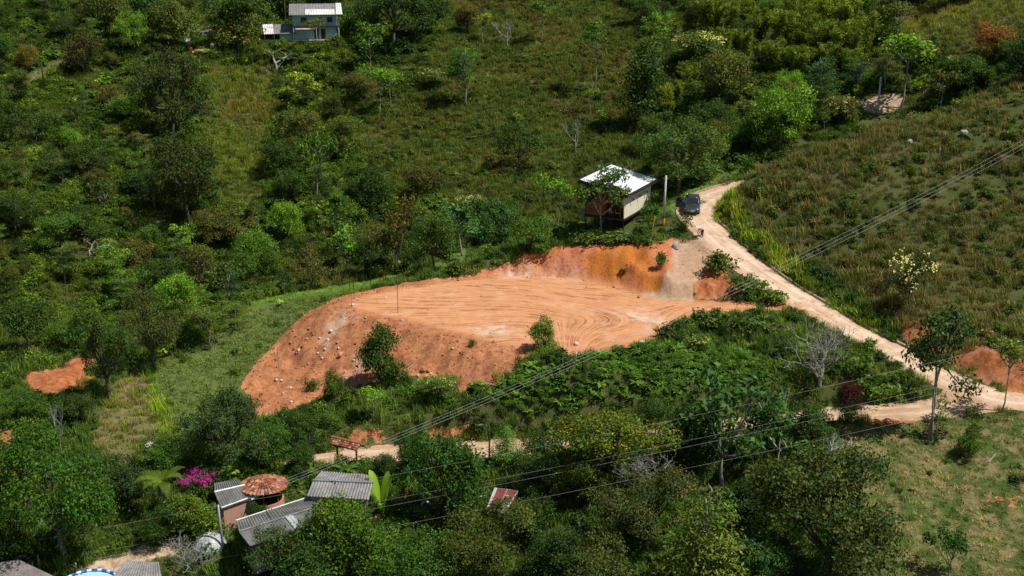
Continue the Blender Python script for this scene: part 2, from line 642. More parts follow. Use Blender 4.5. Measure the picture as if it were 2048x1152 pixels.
m_track = np.maximum(1 - sstep(W_LOW - 0.2, W_LOW + 0.5, d_low), 1 - sstep(W_UP - 0.2, W_UP + 0.5, d_up))
d_plat = signed(XX, YY, PLAT)
m_flat = 1 - sstep(-1.5, 0.3, d_plat)
m_fill = m_dirt * (1 - m_flat) * (1 - m_bank) * (1 - m_grav)

# relief of the bare earth: clods and slips on the fill, runnels down the cut bank, wheel ruts on the pad
EX, EY = PLAT[11][:2]
psi = (YY - EY + 1.5) / (1 + np.maximum(EX - XX, 0) / 11.0) * 2.2
cx, cy = at_drop(1130, 640, 46)[:2]
rr = np.hypot((XX - cx) * 0.62, (YY - cy) * 1.0)
swirl = sstep(14, 3, np.abs(XX - cx - 4)) * sstep(-6, 4, XX - cx)
trk = psi * (1 - swirl) + rr * 0.55 * swirl
along = XX
rut = fbm(along * 0.06, trk * 3.2, 21, 3) - 0.5
ZZ += m_flat * m_dirt * rut * 0.26 * sstep(0.35, 0.65, fbm(XX * 0.12, YY * 0.3, 61, 3))
clod = np.abs(fbm(XX * 0.7, YY * 0.7, 31, 4) - 0.5) * 2
slip = fbm(XX * 0.35 + YY * 0.3, (YY - XX * 0.2) * 0.9, 37, 4) - 0.5
ZZ += m_fill * (0.8 * (0.35 - clod) + 1.0 * slip) * sstep(0, 2.0, d_plat)
run = (0.35 - np.abs(fbm(XX * 0.9, (YY + 0.3 * XX) * 0.16, 41, 4) - 0.5) * 3.2) * 0.8 + (fbm(XX * 0.3, YY * 0.3, 49, 3) - 0.5) * 1.2
ZZ += m_bank * run * 0.8
ZZ += m_orange * ((fbm(XX * 0.8, YY * 0.8, 43, 4) - 0.5) * 1.2 + (fbm(XX * 1.6 + YY * 0.3, YY * 0.4, 47, 4) - 0.5) * 0.9) * (1 - m_track)
ZZ += m_grav * (fbm(XX * 0.5, YY * 0.5, 44, 4) - 0.5) * 0.4


def ground_mesh():
    nx, ny = len(GX), len(GY)
    V = np.stack([XX, YY, ZZ], -1).reshape(-1, 3)
    i = np.arange(nx * ny).reshape(ny, nx)
    F = np.stack([i[:-1, :-1], i[:-1, 1:], i[1:, 1:], i[1:, :-1]], -1).reshape(-1, 4)
    r = lambda a: a.ravel()
    at = {"zf": np.stack([r(m_shoulder), r(XX * 0), r(XX * 0)], -1), "za": np.stack([r(np.maximum(m_dirt, m_orange)), r(m_bank), r(m_grav)], -1),
          "zb": np.stack([r(m_pale), r(m_dry), r(m_lawn)], -1),
          "zc": np.stack([r(m_yell), r(m_yard), r(m_track)], -1),
          "zd": np.stack([r(m_flat * m_dirt), r(m_fill), r(np.maximum(m_bench, m_pgrass))], -1),
          "ze": np.stack([r(m_orange), r(swirl), r(XX * 0)], -1),
          "trk": np.stack([r(along * 0.09), r(trk * 2.6), r(XX * 0)], -1)}
    return np_mesh("ground", V, F, at, smooth=True)


def ground_material():
    t = NT("ground_soil_and_clay")
    p = t.world()
    za, zb, zc, zd, ze, zf = [t.n("ShaderNodeSeparateXYZ", i_0=t.attr(k).outputs["Vector"]) for k in ("za", "zb", "zc", "zd", "ze", "zf")]
    n1 = t.noise(p, 0.35, 5, 0.6)
    n2 = t.noise(p, 1.6, 5, 0.6)
    n3 = t.noise(p, 7.0, 4, 0.6)

    def edge(m, k=0.5, lo=0.42, hi=0.58):
        s = t.math("ADD", m, t.math("MULTIPLY", t.math("SUBTRACT", n2, 0.5), k))
        return t.ramp(s, lo, hi)
    # growing ground: dark earth with olive and straw
    veg = t.mix(t.ramp(n1, 0.35, 0.65), (0.055, 0.075, 0.018), (0.09, 0.092, 0.03))
    veg = t.mix(t.math("MULTIPLY", t.ramp(n2, 0.55, 0.75), 0.6), veg, (0.11, 0.08, 0.04))
    lawn = t.mix(t.ramp(n2, 0.3, 0.7), (0.085, 0.14, 0.026), (0.13, 0.185, 0.042))
    veg = t.mix(zb.outputs[2], veg, lawn)
    veg = t.mix(zf.outputs[0], veg, t.mix(t.ramp(n2, 0.3, 0.7), (0.09, 0.122, 0.032), (0.125, 0.155, 0.046)))
    yel = t.mix(t.ramp(n2, 0.35, 0.65), (0.12, 0.14, 0.035), (0.22, 0.165, 0.09))
    veg = t.mix(zc.outputs[0], veg, yel)
    dry = t.mix(t.ramp(t.noise(p, 0.55, 6, 0.68, 0.4), 0.43, 0.61), (0.062, 0.092, 0.02), (0.20, 0.16, 0.072))
    dry = t.mix(t.math("MULTIPLY", t.ramp(n3, 0.6, 0.75), 0.5), dry, (0.40, 0.32, 0.17))
    veg = t.mix(zb.outputs[1], veg, dry)
    veg = t.mix(t.math("MULTIPLY", edge(zd.outputs[2]), 0.8), veg, (0.17, 0.17, 0.07))
    # clay
    clay = t.mix(t.ramp(n1, 0.3, 0.7), (0.46, 0.185, 0.082), (0.56, 0.25, 0.118))
    clay = t.mix(t.math("MULTIPLY", t.ramp(n2, 0.5, 0.75), 0.5), clay, (0.60, 0.33, 0.19))
    tv = t.attr("trk").outputs["Vector"]
    st = t.noise(tv, 1.6, 6, 0.66, 0.35)
    st2 = t.noise(tv, 5.5, 3, 0.6, 0.2)
    brk = t.ramp(t.noise(p, 0.28, 4, 0.6), 0.38, 0.6)
    flat = t.mix(t.math("MULTIPLY", t.ramp(st, 0.54, 0.40), t.math("MULTIPLY_ADD", brk, 0.8, 0.2)), (0.61, 0.275, 0.122), (0.30, 0.108, 0.034))
    flat = t.mix(t.math("MULTIPLY", t.ramp(st2, 0.48, 0.68), 0.6), flat, (0.74, 0.46, 0.295))
    flat = t.mix(t.math("MULTIPLY", t.ramp(t.noise(p, 0.9, 6, 0.7), 0.5, 0.66), 0.5), flat, (0.66, 0.36, 0.20))
    flat = t.mix(t.math("MULTIPLY", t.ramp(n1, 0.52, 0.7), 0.55), flat, (0.66, 0.395, 0.25))
    clay = t.mix(zd.outputs[0], clay, flat)
    fillc = t.mix(t.ramp(n2, 0.32, 0.66), (0.33, 0.125, 0.052), (0.50, 0.215, 0.10))
    fillc = t.mix(t.math("MULTIPLY", t.ramp(n3, 0.62, 0.7), 0.55), fillc, (0.62, 0.38, 0.24))
    fillc = t.mix(t.math("MULTIPLY", t.ramp(t.noise(p, 3.2, 6, 0.72, 0.8), 0.44, 0.34), 0.75), fillc, (0.15, 0.055, 0.022))
    clay = t.mix(zd.outputs[1], clay, fillc)
    bn = t.noise(t.scalevec(p, (1.0, 1.0, 0.35)), 0.22, 3, 0.5)
    bank = t.mix(t.ramp(bn, 0.38, 0.6), (0.50, 0.17, 0.03), (0.55, 0.205, 0.105))
    bank = t.mix(t.math("MULTIPLY", t.ramp(t.noise(t.scalevec(p, (3.5, 3.5, 0.8)), 1.1, 5, 0.65), 0.47, 0.64), 0.8), bank, (0.33, 0.095, 0.03))
    clay = t.mix(zd.outputs[0] if False else za.outputs[1], clay, bank)
    red = t.mix(t.ramp(n2, 0.35, 0.65), (0.33, 0.095, 0.03), (0.48, 0.185, 0.08))
    red = t.mix(t.math("MULTIPLY", t.ramp(t.noise(p, 0.9, 6, 0.7, 0.5), 0.5, 0.64), 0.6), red, (0.20, 0.085, 0.035))
    clay = t.mix(ze.outputs[0], clay, red)
    vor = t.n("ShaderNodeTexVoronoi")
    t.put(vor, "Vector", p)
    t.put(vor, "Scale", 6.0)
    grv = t.mix(t.ramp(n2, 0.3, 0.7), (0.34, 0.20, 0.115), (0.50, 0.33, 0.20))
    grv = t.mix(t.math("MULTIPLY", t.n("ShaderNodeSeparateColor", i_0=vor.outputs["Color"]).outputs[0], 0.45), grv, (0.52, 0.45, 0.36))
    clay = t.mix(t.math("MULTIPLY", edge(za.outputs[2], 1.2, 0.3, 0.8), 0.85), clay, grv)
    pn = t.noise(p, 0.7, 6, 0.72, 0.6)
    clay = t.mix(t.math("MULTIPLY", t.math("MULTIPLY", zb.outputs[0], t.ramp(pn, 0.38, 0.62)), 0.85), clay, (0.68, 0.53, 0.41))
    col = t.mix(edge(za.outputs[0], 1.0), veg, clay)
    yard = t.mix(t.ramp(n2, 0.35, 0.65), (0.33, 0.22, 0.13), (0.58, 0.44, 0.30))
    col = t.mix(edge(zc.outputs[1], 0.7), col, yard)
    trk = t.mix(t.ramp(n2, 0.3, 0.7), (0.42, 0.25, 0.145), (0.60, 0.40, 0.25))
    col = t.mix(edge(zc.outputs[2], 0.6), col, trk)
    h = t.math("ADD", t.math("MULTIPLY", n3, 0.6), t.math("ADD", n2, t.math("MULTIPLY", st, t.math("MULTIPLY", zd.outputs[0], 0.5))))
    return t.done(t.bsdf(col, 0.92, 0, 0.12, t.bump(h, 0.55, 0.16)))


gnd = link_mesh("ground", ground_mesh(), None, ground_material())
tag(gnd, "hillside ground of dark earth, grass and bare orange clay", None, None, "structure")


# ------------------------------------------------------------------ roads
def road_strip(name, line, half, mat, label, lift=0.07, wob=0.0, crown=0.05):
    n = len(line)
    V, F, U = [], [], []
    K = 8
    P = line[:, :2]
    T = np.gradient(P, axis=0)
    T /= np.linalg.norm(T, axis=1)[:, None]
    L = np.r_[0, np.cumsum(np.linalg.norm(np.diff(P, axis=0), axis=1))]
    for i in range(n):
        nx, ny = T[i][1], -T[i][0]
        for k in range(K + 1):
            s = -1 + 2 * k / K
            w = half + (wob * (vnoise(L[i] * 0.5, 3.0 + (5 if s > 0 else 0), 4) - 0.5) if k in (0, K) else 0)
            x, y = P[i][0] + nx * s * w, P[i][1] + ny * s * w
            z = line[i][2] + lift + crown * (1 - s * s) - (0.12 if k in (0, K) else 0)
            V.append((x, y, z))
            U.append((s, L[i], 0))
    for i in range(n - 1):
        for k in range(K):
            a = i * (K + 1) + k
            F.append((a, a + 1, a + K + 2, a + K + 1))
    me = np_mesh(name, V, F, {"rd": np.array(U)}, smooth=True)
    o = link_mesh(name, me, None, mat)
    return tag(o, label, None, None, "structure")


def road_material(name, a, b, stones):
    t = NT(name)
    p = t.world()
    rd = t.attr("rd").outputs["Vector"]
    s = t.n("ShaderNodeSeparateXYZ", i_0=rd)
    n1 = t.noise(p, 0.5, 5, 0.62)
    n2 = t.noise(p, 2.4, 5, 0.6)
    streak = t.noise(t.scalevec(rd, (3.0, 0.12, 1)), 1.0, 4, 0.6, 0.2)
    c = t.mix(t.ramp(n1, 0.35, 0.65), a, b)
    c = t.mix(t.math("MULTIPLY", t.ramp(streak, 0.45, 0.7), 0.5), c, [x * 0.72 for x in a])
    vor = t.n("ShaderNodeTexVoronoi")
    t.put(vor, "Vector", p)
    t.put(vor, "Scale", 2.6)
    mid = t.math("MULTIPLY", t.ramp(t.math("ABSOLUTE", s.outputs[0]), 0.55, 0.15), t.ramp(t.noise(p, 0.2, 2), 0.48, 0.62))
    c = t.mix(t.math("MULTIPLY", t.math("MULTIPLY", t.ramp(vor.outputs[0], 0.42, 0.12), mid), stones), c, (0.66, 0.58, 0.47))
    ws = t.math("ABSOLUTE", t.math("SUBTRACT", t.math("ABSOLUTE", t.math("ADD", s.outputs[0], t.math("MULTIPLY", t.math("SUBTRACT", t.noise(p, 0.12, 2), 0.5), 0.5))), 0.38))
    c = t.mix(t.math("MULTIPLY", t.ramp(ws, 0.2, 0.04), t.math("MULTIPLY_ADD", t.ramp(n1, 0.4, 0.6), 0.45, 0.35)), c, [min(0.8, x * 1.16) for x in b])
    c = t.mix(t.math("MULTIPLY", t.ramp(t.noise(p, 1.1, 6, 0.7, 0.6), 0.53, 0.66), 0.6), c, (0.36, 0.205, 0.11))
    c = t.mix(t.math("MULTIPLY", t.ramp(t.noise(p, 0.8, 6, 0.7, 0.4), 0.58, 0.7), 0.6), c, (0.40, 0.37, 0.32))
    c = t.mix(t.math("MULTIPLY", t.ramp(n2, 0.6, 0.72), 0.45), c, (0.33, 0.19, 0.10))
    c = t.mix(t.math("MULTIPLY", t.ramp(t.math("ABSOLUTE", s.outputs[0]), 0.7, 1.0), 0.55), c, (0.42, 0.24, 0.13))
    return t.done(t.bsdf(c, 0.9, 0, 0.15, t.bump(t.math("ADD", n2, t.math("MULTIPLY", vor.outputs[0], -0.5)), 0.5, 0.08)))


M["road"] = road_material("road_clay_and_stone", (0.52, 0.355, 0.235), (0.65, 0.48, 0.345), 0.9)
M["lane"] = road_material("lane_clay", (0.48, 0.31, 0.19), (0.62, 0.44, 0.29), 0.25)
up_vis = ROAD_UP
road_strip("road", up_vis, W_UP, M["road"], "pale clay and stone road running down past the dark car", 0.09, 0.9)
road_strip("lower_lane", ROAD_LOW[2:], W_LOW, M["lane"], "pale dirt lane running level below the fern bank", 0.05, 0.5)
road_strip("far_lane", ROAD_FAR, 1.9, M["lane"], "bit of pale lane behind the shrubby hill", 0.05, 0.4)
# low concrete edging of the road
M["concrete"] = plain("old_concrete", (0.42, 0.33, 0.25), 0.9, 0, 0.2, 0.3, 2.5, 0.3, (0.22, 0.16, 0.10))


def kerb(name, line, side, half, i0, i1, label):
    P = line[i0:i1, :2]
    T = np.gradient(line[:, :2], axis=0)[i0:i1]
    T /= np.linalg.norm(T, axis=1)[:, None]
    mb = MB()
    rows = []
    for (x, y), (tx, ty), z in zip(P, T, line[i0:i1, 2]):
        nx, ny = ty * side, -tx * side
        a, b = half + 0.02, half + 0.24
        rows.append([(x + nx * a, y + ny * a, z - 0.1), (x + nx * a, y + ny * a, z + 0.24), (x + nx * b, y + ny * b, z + 0.24), (x + nx * b, y + ny * b, z - 0.1)])
    for r, s in zip(rows[:-1], rows[1:]):
        mb.add(r + s, [(0, 4, 5, 1), (1, 5, 6, 2), (2, 6, 7, 3)])
    mb.add(rows[0], [(0, 1, 2, 3)])
    mb.add(rows[-1], [(3, 2, 1, 0)])
    return tag(mb.build(name, M["concrete"]), label, None, None, "structure")
# ------------------------------------------------------------------ vegetation kit
def unit(a):
    return a / (np.linalg.norm(a, axis=-1, keepdims=True) + 1e-9)


def leaves(rng, C, N, size, aspect=0.5, fold=0.0):
    """diamond leaves at C facing N; returns vertices and quads"""
    n = len(C)
    r = unit(rng.normal(size=(n, 3)))
    t = unit(np.cross(N, r))
    s = np.cross(N, t)
    L = (size * rng.uniform(0.65, 1.3, n))[:, None] if np.isscalar(size) else size[:, None]
    a = C - t * L * 0.5
    b = C + s * L * aspect * 0.5 + N * L * fold
    c = C + t * L * 0.5
    d = C - s * L * aspect * 0.5 + N * L * fold
    V = np.stack([a, b, c, d], 1).reshape(-1, 3)
    return V, np.arange(4 * n).reshape(n, 4)


def leaf_tone(rng, ncl, per, var=0.28, warm=0.25, lvar=0.2):
    """colour of each leaf against its plant's colour: sprigs and single leaves differ"""
    c = np.clip(rng.normal(1, var, ncl), 0.45, 1.9)
    h = rng.normal(0, warm, ncl)
    g = np.repeat(c, per) * np.clip(rng.normal(1, lvar, ncl * per), 0.5, 1.7)
    hh = np.repeat(h, per) + rng.normal(0, warm * 0.4, ncl * per)
    col = np.stack([g * (1 + hh * 0.9), g * (1 + 0.15 * hh), g * (1 - 0.5 * hh)], -1)
    return np.clip(col, 0.1, 3)


def crown_np(seed, lobes, ncl, per, leaf, clr=0.16, up=0.55, aspect=0.55, shell=(0.72, 1.0), low=-0.35, var=0.28, warm=0.25, flat=1.0, droop=0.0):
    """lobes: (cx, cy, cz, rx, ry, rz); sprigs sit on their skins, leaves round the sprigs"""
    rng = np.random.default_rng(seed)
    w = np.array([l[3] * l[4] + l[4] * l[5] for l in lobes])
    cnt = rng.multinomial(ncl, w / w.sum())
    C, D = [], []
    for l, k in zip(lobes, cnt):
        d = unit(rng.normal(size=(k * 3 + 12, 3)))
        d = d[d[:, 2] > low][:k]
        s = rng.uniform(*shell, size=(len(d), 1))
        C.append(np.array(l[:3]) + d * s * np.array(l[3:6]))
        D.append(d)
    C, D = np.concatenate(C), np.concatenate(D)
    n = len(C)
    cl = np.repeat(C, per, 0)
    off = rng.normal(size=(n * per, 3)) * clr * np.array([1, 1, 0.7 * flat])
    P = cl + off
    if droop:
        P[:, 2] -= droop * (off[:, 0] ** 2 + off[:, 1] ** 2) / clr
    Nn = unit(np.repeat(D, per, 0) * 0.55 + np.array([0, 0, up]) + rng.normal(size=(n * per, 3)) * 0.55)
    V, F = leaves(rng, P, Nn, leaf, aspect)
    T = np.repeat(leaf_tone(rng, n, per, var, warm), 4, 0)
    return V, F, T


def rand_lobes(seed, n, R=0.5, zc=0.65, rz=0.3, lr=(0.2, 0.3), squash=0.8):
    r = random.Random(seed)
    out = [(0, 0, zc + rz * 0.25, lr[1], lr[1], lr[1] * squash)]
    for i in range(n):
        a = 2 * math.pi * i / n + r.uniform(-0.5, 0.5)
        q = R * r.uniform(0.5, 0.85)
        s = r.uniform(*lr) * r.choice((0.6, 0.85, 1.0, 1.15))
        q *= r.choice((0.8, 1.0, 1.0, 1.25))
        out.append((q * math.cos(a), q * math.sin(a), zc + r.uniform(-0.95, 0.9) * rz, s * r.uniform(.85, 1.3), s * r.uniform(.85, 1.3), s * squash))
    return out


def limbs(seed, lobes, trunk=0.03, lean=0.05, fork=0.35, n=6, bare=1.0):
    """tapered trunk with a limb into each lobe, unit height"""
    r = random.Random(seed)
    mb = MB()
    top = max(l[2] for l in lobes)
    pts = []
    for i in range(7):
        t = i / 6
        pts.append((lean * math.sin(t * 2.2) + 0.012 * r.uniform(-1, 1) * (i > 0), lean * 0.6 * math.sin(t * 3) + 0.012 * r.uniform(-1, 1) * (i > 0), -0.03 + t * (top + 0.03) * 0.97))
    mb.tube(pts, [trunk * (1.25 if i == 0 else 1 - 0.8 * i / 6) for i in range(7)], n)
    for l in lobes[1:]:
        t0 = fork + r.uniform(0, 0.25)
        k = min(5, int(t0 * 6))
        a = Vector(pts[k])
        b = Vector(l[:3])
        m = a.lerp(b, 0.5) + Vector((r.uniform(-.03, .03), r.uniform(-.03, .03), -0.02))
        mb.tube([a, m, b, b + Vector((r.uniform(-.05, .05), r.uniform(-.05, .05), l[5] * 0.6))], [trunk * 0.55, trunk * 0.42, trunk * 0.25, trunk * 0.08], 5)
        for q in range(2):
            e = b + Vector((r.uniform(-1, 1) * l[3], r.uniform(-1, 1) * l[4], r.uniform(-.2, .8) * l[5])) * 0.9
            mb.tube([m.lerp(b, 0.4), m.lerp(e, 0.7), e], [trunk * 0.25, trunk * 0.18, trunk * 0.06], 4)
    return mb


def mb_mesh(mb, name, smooth=True):
    me = bpy.data.meshes.new(name)
    me.from_pydata(mb.v, [], mb.f)
    if smooth: me.polygons.foreach_set("use_smooth", [True] * len(me.polygons))
    return me


def crown_mesh(name, *a, mat="foliage", **k):
    V, F, T = crown_np(*a, **k)
    me = np_mesh(name, V, F, {"lc": T})
    me.materials.append(M[mat])
    return me


TREES = {}      # kind -> list of (trunk mesh, crown mesh)


def kind(name, pairs):
    TREES[name] = pairs


def mk_pair(name, seed, lobes, ncl, per, leaf, bark="bark", trunk=0.03, lean=0.05, fork=0.35, **k):
    V, F, T = crown_np(seed, lobes, ncl, per, leaf, **k)
    sx = 0.5 / np.percentile(np.hypot(V[:, 0], V[:, 1]), 96)
    sz = 1.0 / np.percentile(V[:, 2], 99.7)
    V = V * np.array([sx, sx, sz])
    mb = limbs(seed, lobes, trunk, lean, fork)
    mb.v = [(a * sx, b * sx, c * sz) for a, b, c in mb.v]
    tm = mb_mesh(mb, name + "_trunk")
    tm.materials.append(M[bark])
    cm = np_mesh(name + "_crown", V, F, {"lc": T})
    cm.materials.append(M["foliage"])
    return tm, cm


# unit tree: one metre tall, crown about one metre wide
kind("broad", [mk_pair("broad", s, rand_lobes(s, 9, 0.46, 0.5, 0.32, (0.17, 0.27), 0.85), 360, 23, 0.042, clr=0.055, var=0.3) for s in (1, 2, 3, 4)])
kind("open", [mk_pair("open", s, rand_lobes(s, 7, 0.52, 0.74, 0.2, (0.11, 0.17), 0.6), 110, 12, 0.075, "bark_pale", 0.022, 0.08, 0.45, clr=0.06, up=0.9, var=0.25) for s in (11, 12, 13)])
kind("big", [mk_pair("big", s, rand_lobes(s, 13, 0.5, 0.58, 0.27, (0.15, 0.24), 0.75), 520, 25, 0.03, clr=0.042, var=0.33, warm=0.3) for s in (21, 22, 23)])
kind("feather", [mk_pair("feather", s, [(0.05 * math.sin(i * 2.1 + s), 0.05 * math.cos(i * 1.7 + s), 0.3 + 0.075 * i, 0.46 - 0.04 * i, 0.46 - 0.04 * i, 0.045) for i in range(9)], 260, 22, 0.04, "bark_pale", 0.022, 0.05, 0.3,
                        clr=0.06, up=1.2, aspect=0.35, low=-0.2, flat=0.35, droop=0.5, shell=(0.25, 1.0)) for s in (31, 32)])
kind("tier", [mk_pair("tier", s, [(random.Random(s * 9 + i).uniform(-.25, .25), random.Random(s * 7 + i).uniform(-.25, .25), 0.42 + 0.055 * i, 0.36 - 0.012 * i, 0.34 - 0.012 * i, 0.05) for i in range(10)], 260, 20, 0.04, "bark_pale", 0.02, 0.04, 0.35,
                     clr=0.055, up=1.3, aspect=0.4, low=-0.1, flat=0.35, shell=(0.2, 1.0)) for s in (41, 42)])
kind("cone", [mk_pair("cone", s, [(0.04 * math.sin(i * 2.3), 0.04 * math.cos(i * 1.9), 0.14 + 0.085 * i, 0.40 - 0.036 * i, 0.40 - 0.036 * i, 0.12) for i in range(10)], 430, 18, 0.032, "bark", 0.025, 0.02, 0.2,
                     clr=0.05, up=0.5, aspect=0.3, var=0.25) for s in (51, 52)])
kind("low_open", [mk_pair("low_open", s, rand_lobes(s, 10, 0.5, 0.6, 0.36, (0.09, 0.15), 0.65), 105, 11, 0.07, "bark_pale", 0.02, 0.05, 0.35, clr=0.055, up=0.9, var=0.28) for s in (14, 15, 16)])
kind("house_tree", [mk_pair("house_tree", 16, rand_lobes(16, 13, 0.5, 0.66, 0.34, (0.10, 0.17), 0.7), 210, 12, 0.062, "bark_pale", 0.016, 0.05, 0.4, clr=0.05, up=0.9, var=0.28)])
kind("slim", [mk_pair("slim", s, rand_lobes(s, 5, 0.3, 0.8, 0.13, (0.08, 0.13), 0.7), 75, 13, 0.045, "bark_pale", 0.013, 0.05, 0.55, clr=0.045, up=0.7) for s in (61, 62, 63)])
kind("column", [mk_pair("column", s, [(0.06 * math.sin(i * 2.3 + s), 0.06 * math.cos(i * 1.3 + s), 0.2 + 0.09 * i, 0.2 - 0.008 * i, 0.2 - 0.008 * i, 0.12) for i in range(9)], 300, 16, 0.036, "bark", 0.02, 0.03, 0.2, clr=0.05) for s in (71, 72)])
def multi_pair(name, seed):
    lobes = rand_lobes(seed, 12, 0.4, 0.78, 0.24, (0.09, 0.15), 0.8) + [(0.42, 0.05, 0.42, 0.16, 0.12, 0.1)]
    V, F, T = crown_np(seed, lobes, 190, 13, 0.05, clr=0.05, up=0.8)
    sx, sz = 0.5 / np.percentile(np.hypot(V[:, 0], V[:, 1]), 96), 1.0 / np.percentile(V[:, 2], 99.7)
    mb = limbs(seed, lobes, 0.02, 0.06, 0.62)
    m2 = limbs(seed + 1, lobes[::2], 0.016, -0.03, 0.62)
    mb.add([(x + 0.05, y, z) for x, y, z in m2.v], m2.f)
    mb.v = [(a * sx, b * sx, c * sz) for a, b, c in mb.v]
    tm = mb_mesh(mb, name + "_trunk")
    tm.materials.append(M["bark_pale"])
    cm = np_mesh(name + "_crown", V * np.array([sx, sx, sz]), F, {"lc": T})
    cm.materials.append(M["foliage"])
    return tm, cm


kind("multi", [multi_pair("multi", 5)])
kind("bushy", [mk_pair("bushy", s, [(0, 0, 0.62, 0.26, 0.26, 0.34)] + rand_lobes(s, 10, 0.44, 0.42, 0.4, (0.17, 0.25), 0.95)[1:] , 420, 17, 0.05, "bark", 0.02, 0.04, 0.12, clr=0.055, low=-0.5, var=0.3) for s in (91, 92, 93)])
kind("ragged", [mk_pair("ragged", s, rand_lobes(s, 9, 0.5, 0.55, 0.3, (0.12, 0.2), 0.7), 190, 13, 0.05, "bark", 0.022, 0.08, 0.3, clr=0.06, var=0.35, warm=0.35) for s in (81, 82, 83)])


def bush_mesh(name, seed, ncl=110, per=12, leaf=0.11, mat="foliage", nl=6, tall=1.0, **k):
    r = random.Random(seed)
    lob = [(r.uniform(-.45, .45), r.uniform(-.45, .45), r.uniform(0.1, 0.55) * tall, r.uniform(.3, .5), r.uniform(.3, .5), r.uniform(.3, .45) * tall) for _ in range(nl)]
    kw = dict(clr=0.1, up=0.5, low=-0.25, var=0.3)
    kw.update(k)
    return crown_mesh(name, seed, lob, ncl, per, leaf, mat=mat, **kw)


def grass_np(seed, n, h=0.6, spread=0.35, wid=0.03, bend=0.5):
    rng = np.random.default_rng(seed)
    a = rng.uniform(0, 2 * np.pi, n)
    r = spread * np.sqrt(rng.uniform(0, 1, n))
    b = np.stack([r * np.cos(a), r * np.sin(a), np.zeros(n)], -1)
    d = rng.uniform(0, 2 * np.pi, n)
    hh = h * rng.uniform(0.5, 1.15, n)
    dirv = np.stack([np.cos(d), np.sin(d), np.zeros(n)], -1)
    side = np.stack([-np.sin(d), np.cos(d), np.zeros(n)], -1) * wid
    k = (bend * rng.uniform(0.2, 1.3, n) * hh)[:, None]
    m = b + dirv * k * 0.35 + np.array([0, 0, 1]) * hh[:, None] * 0.6
    e = b + dirv * k + np.array([0, 0, 1]) * hh[:, None] * 0.95
    V = np.stack([b - side, b + side, m + side * 0.8, m - side * 0.8, e + side * 0.1, e - side * 0.1], 1).reshape(-1, 3)
    i = np.arange(n)[:, None] * 6
    F = np.concatenate([i + np.array([[0, 1, 2, 3]]), i + np.array([[3, 2, 4, 5]])])
    g = np.clip(rng.normal(1, 0.25, n), 0.4, 1.8)
    hh2 = rng.normal(-0.06, 0.14, n)
    T = np.repeat(np.stack([g * (1 + hh2), g, g * (1 - 0.4 * hh2)], -1), 6, 0)
    return V, F, np.clip(T, 0.1, 3)


def grass_mesh(name, *a, mat="foliage_scatter", **k):
    V, F, T = grass_np(*a, **k)
    me = np_mesh(name, V, F, {"lc": T})
    me.materials.append(M[mat])
    return me


def frond_np(seed, n=9, L=1.0, rise=0.6, droop=0.9, pin=11, plen=0.22, start=0.2, gap=1.0):
    """arching fronds with leaflets both sides (fern, palm)"""
    rng = np.random.default_rng(seed)
    C, V, T = [], [], []
    for i in range(n):
        a = 2 * np.pi * i / n + rng.uniform(-.3, .3)
        l = L * rng.uniform(0.75, 1.1)
        up = rise * rng.uniform(0.7, 1.2)
        dh = np.array([np.cos(a), np.sin(a), 0])
        sd = np.array([-np.sin(a), np.cos(a), 0])
        ts = np.linspace(0, 1, pin + 1)
        spine = dh * (ts * l)[:, None] + np.array([0, 0, 1]) * (up * ts * 1.6 - droop * ts ** 2)[:, None] * l
        tone = rng.normal(1, 0.15)
        for k in range(int(pin * start), pin):
            p, q = spine[k], spine[k + 1]
            w = plen * l * np.sin(np.pi * min(0.98, 0.18 + 0.82 * ts[k]))
            for s in (-1, 1):
                tip = p + sd * s * w + dh * w * 0.35 + np.array([0, 0, -0.25 * w])
                tip2 = q + sd * s * w * 0.9 + dh * w * 0.35 + np.array([0, 0, -0.25 * w])
                q2 = p + (q - p) * gap
                V.append([p, q2, q2 + (tip2 - q) * 0.97, tip])
                g = tone * rng.normal(1, 0.12)
                T.append([g, g, g])
    V = np.array(V).reshape(-1, 3)
    F = np.arange(len(V)).reshape(-1, 4)
    return V, F, np.repeat(np.clip(np.array(T), 0.3, 2), 4, 0)


def frond_mesh(name, *a, mat="foliage", **k):
    V, F, T = frond_np(*a, **k)
    me = np_mesh(name, V, F, {"lc": T})
    me.materials.append(M[mat])
    return me


def bare_np(seed, depth=5, spread=0.75, up=0.25, r0=0.03, n0=3, first=0.3):
    """leafless branching, unit height"""
    r = random.Random(seed)
    mb = MB()

    def grow(p, d, L, rr, k):
        m = p + d * L * 0.5 + Vector((r.uniform(-1, 1), r.uniform(-1, 1), r.uniform(-1, 1))) * L * 0.09
        q = p + d * L
        mb.tube([p, m, q], [rr, rr * 0.85, rr * 0.68], 5 if rr > 0.008 else 3, cap=False)
        if k == 0: return
        for j in range(r.choice((2, 2, 3)) if k < depth else n0):
            nd = (d + Vector((r.gauss(0, 1), r.gauss(0, 1), r.gauss(0, 0.7))) * spread + Vector((0, 0, up))).normalized()
            grow(q if j < 2 else m, nd, L * r.uniform(0.62, 0.85), rr * 0.62, k - 1)
    grow(Vector((0, 0, -0.02)), Vector((r.uniform(-.1, .1), r.uniform(-.1, .1), 1)).normalized(), first, r0, depth)
    zs = [v[2] for v in mb.v]
    s = 1 / max(zs)
    mb.v = [(x * s, y * s, z * s) for x, y, z in mb.v]
    return mb


BARE = []
for s, kw in ((5, dict(depth=5, spread=0.7)), (8, dict(depth=5, spread=0.55, up=0.35, first=0.35)), (14, dict(depth=4, spread=0.9, up=0.1)), (29, dict(depth=6, spread=0.7, up=0.3, r0=0.009, n0=6, first=0.12))):
    me = mb_mesh(bare_np(s, **kw), "bare_branches")
    me.materials.append(M["deadwood"])
    BARE.append(me)


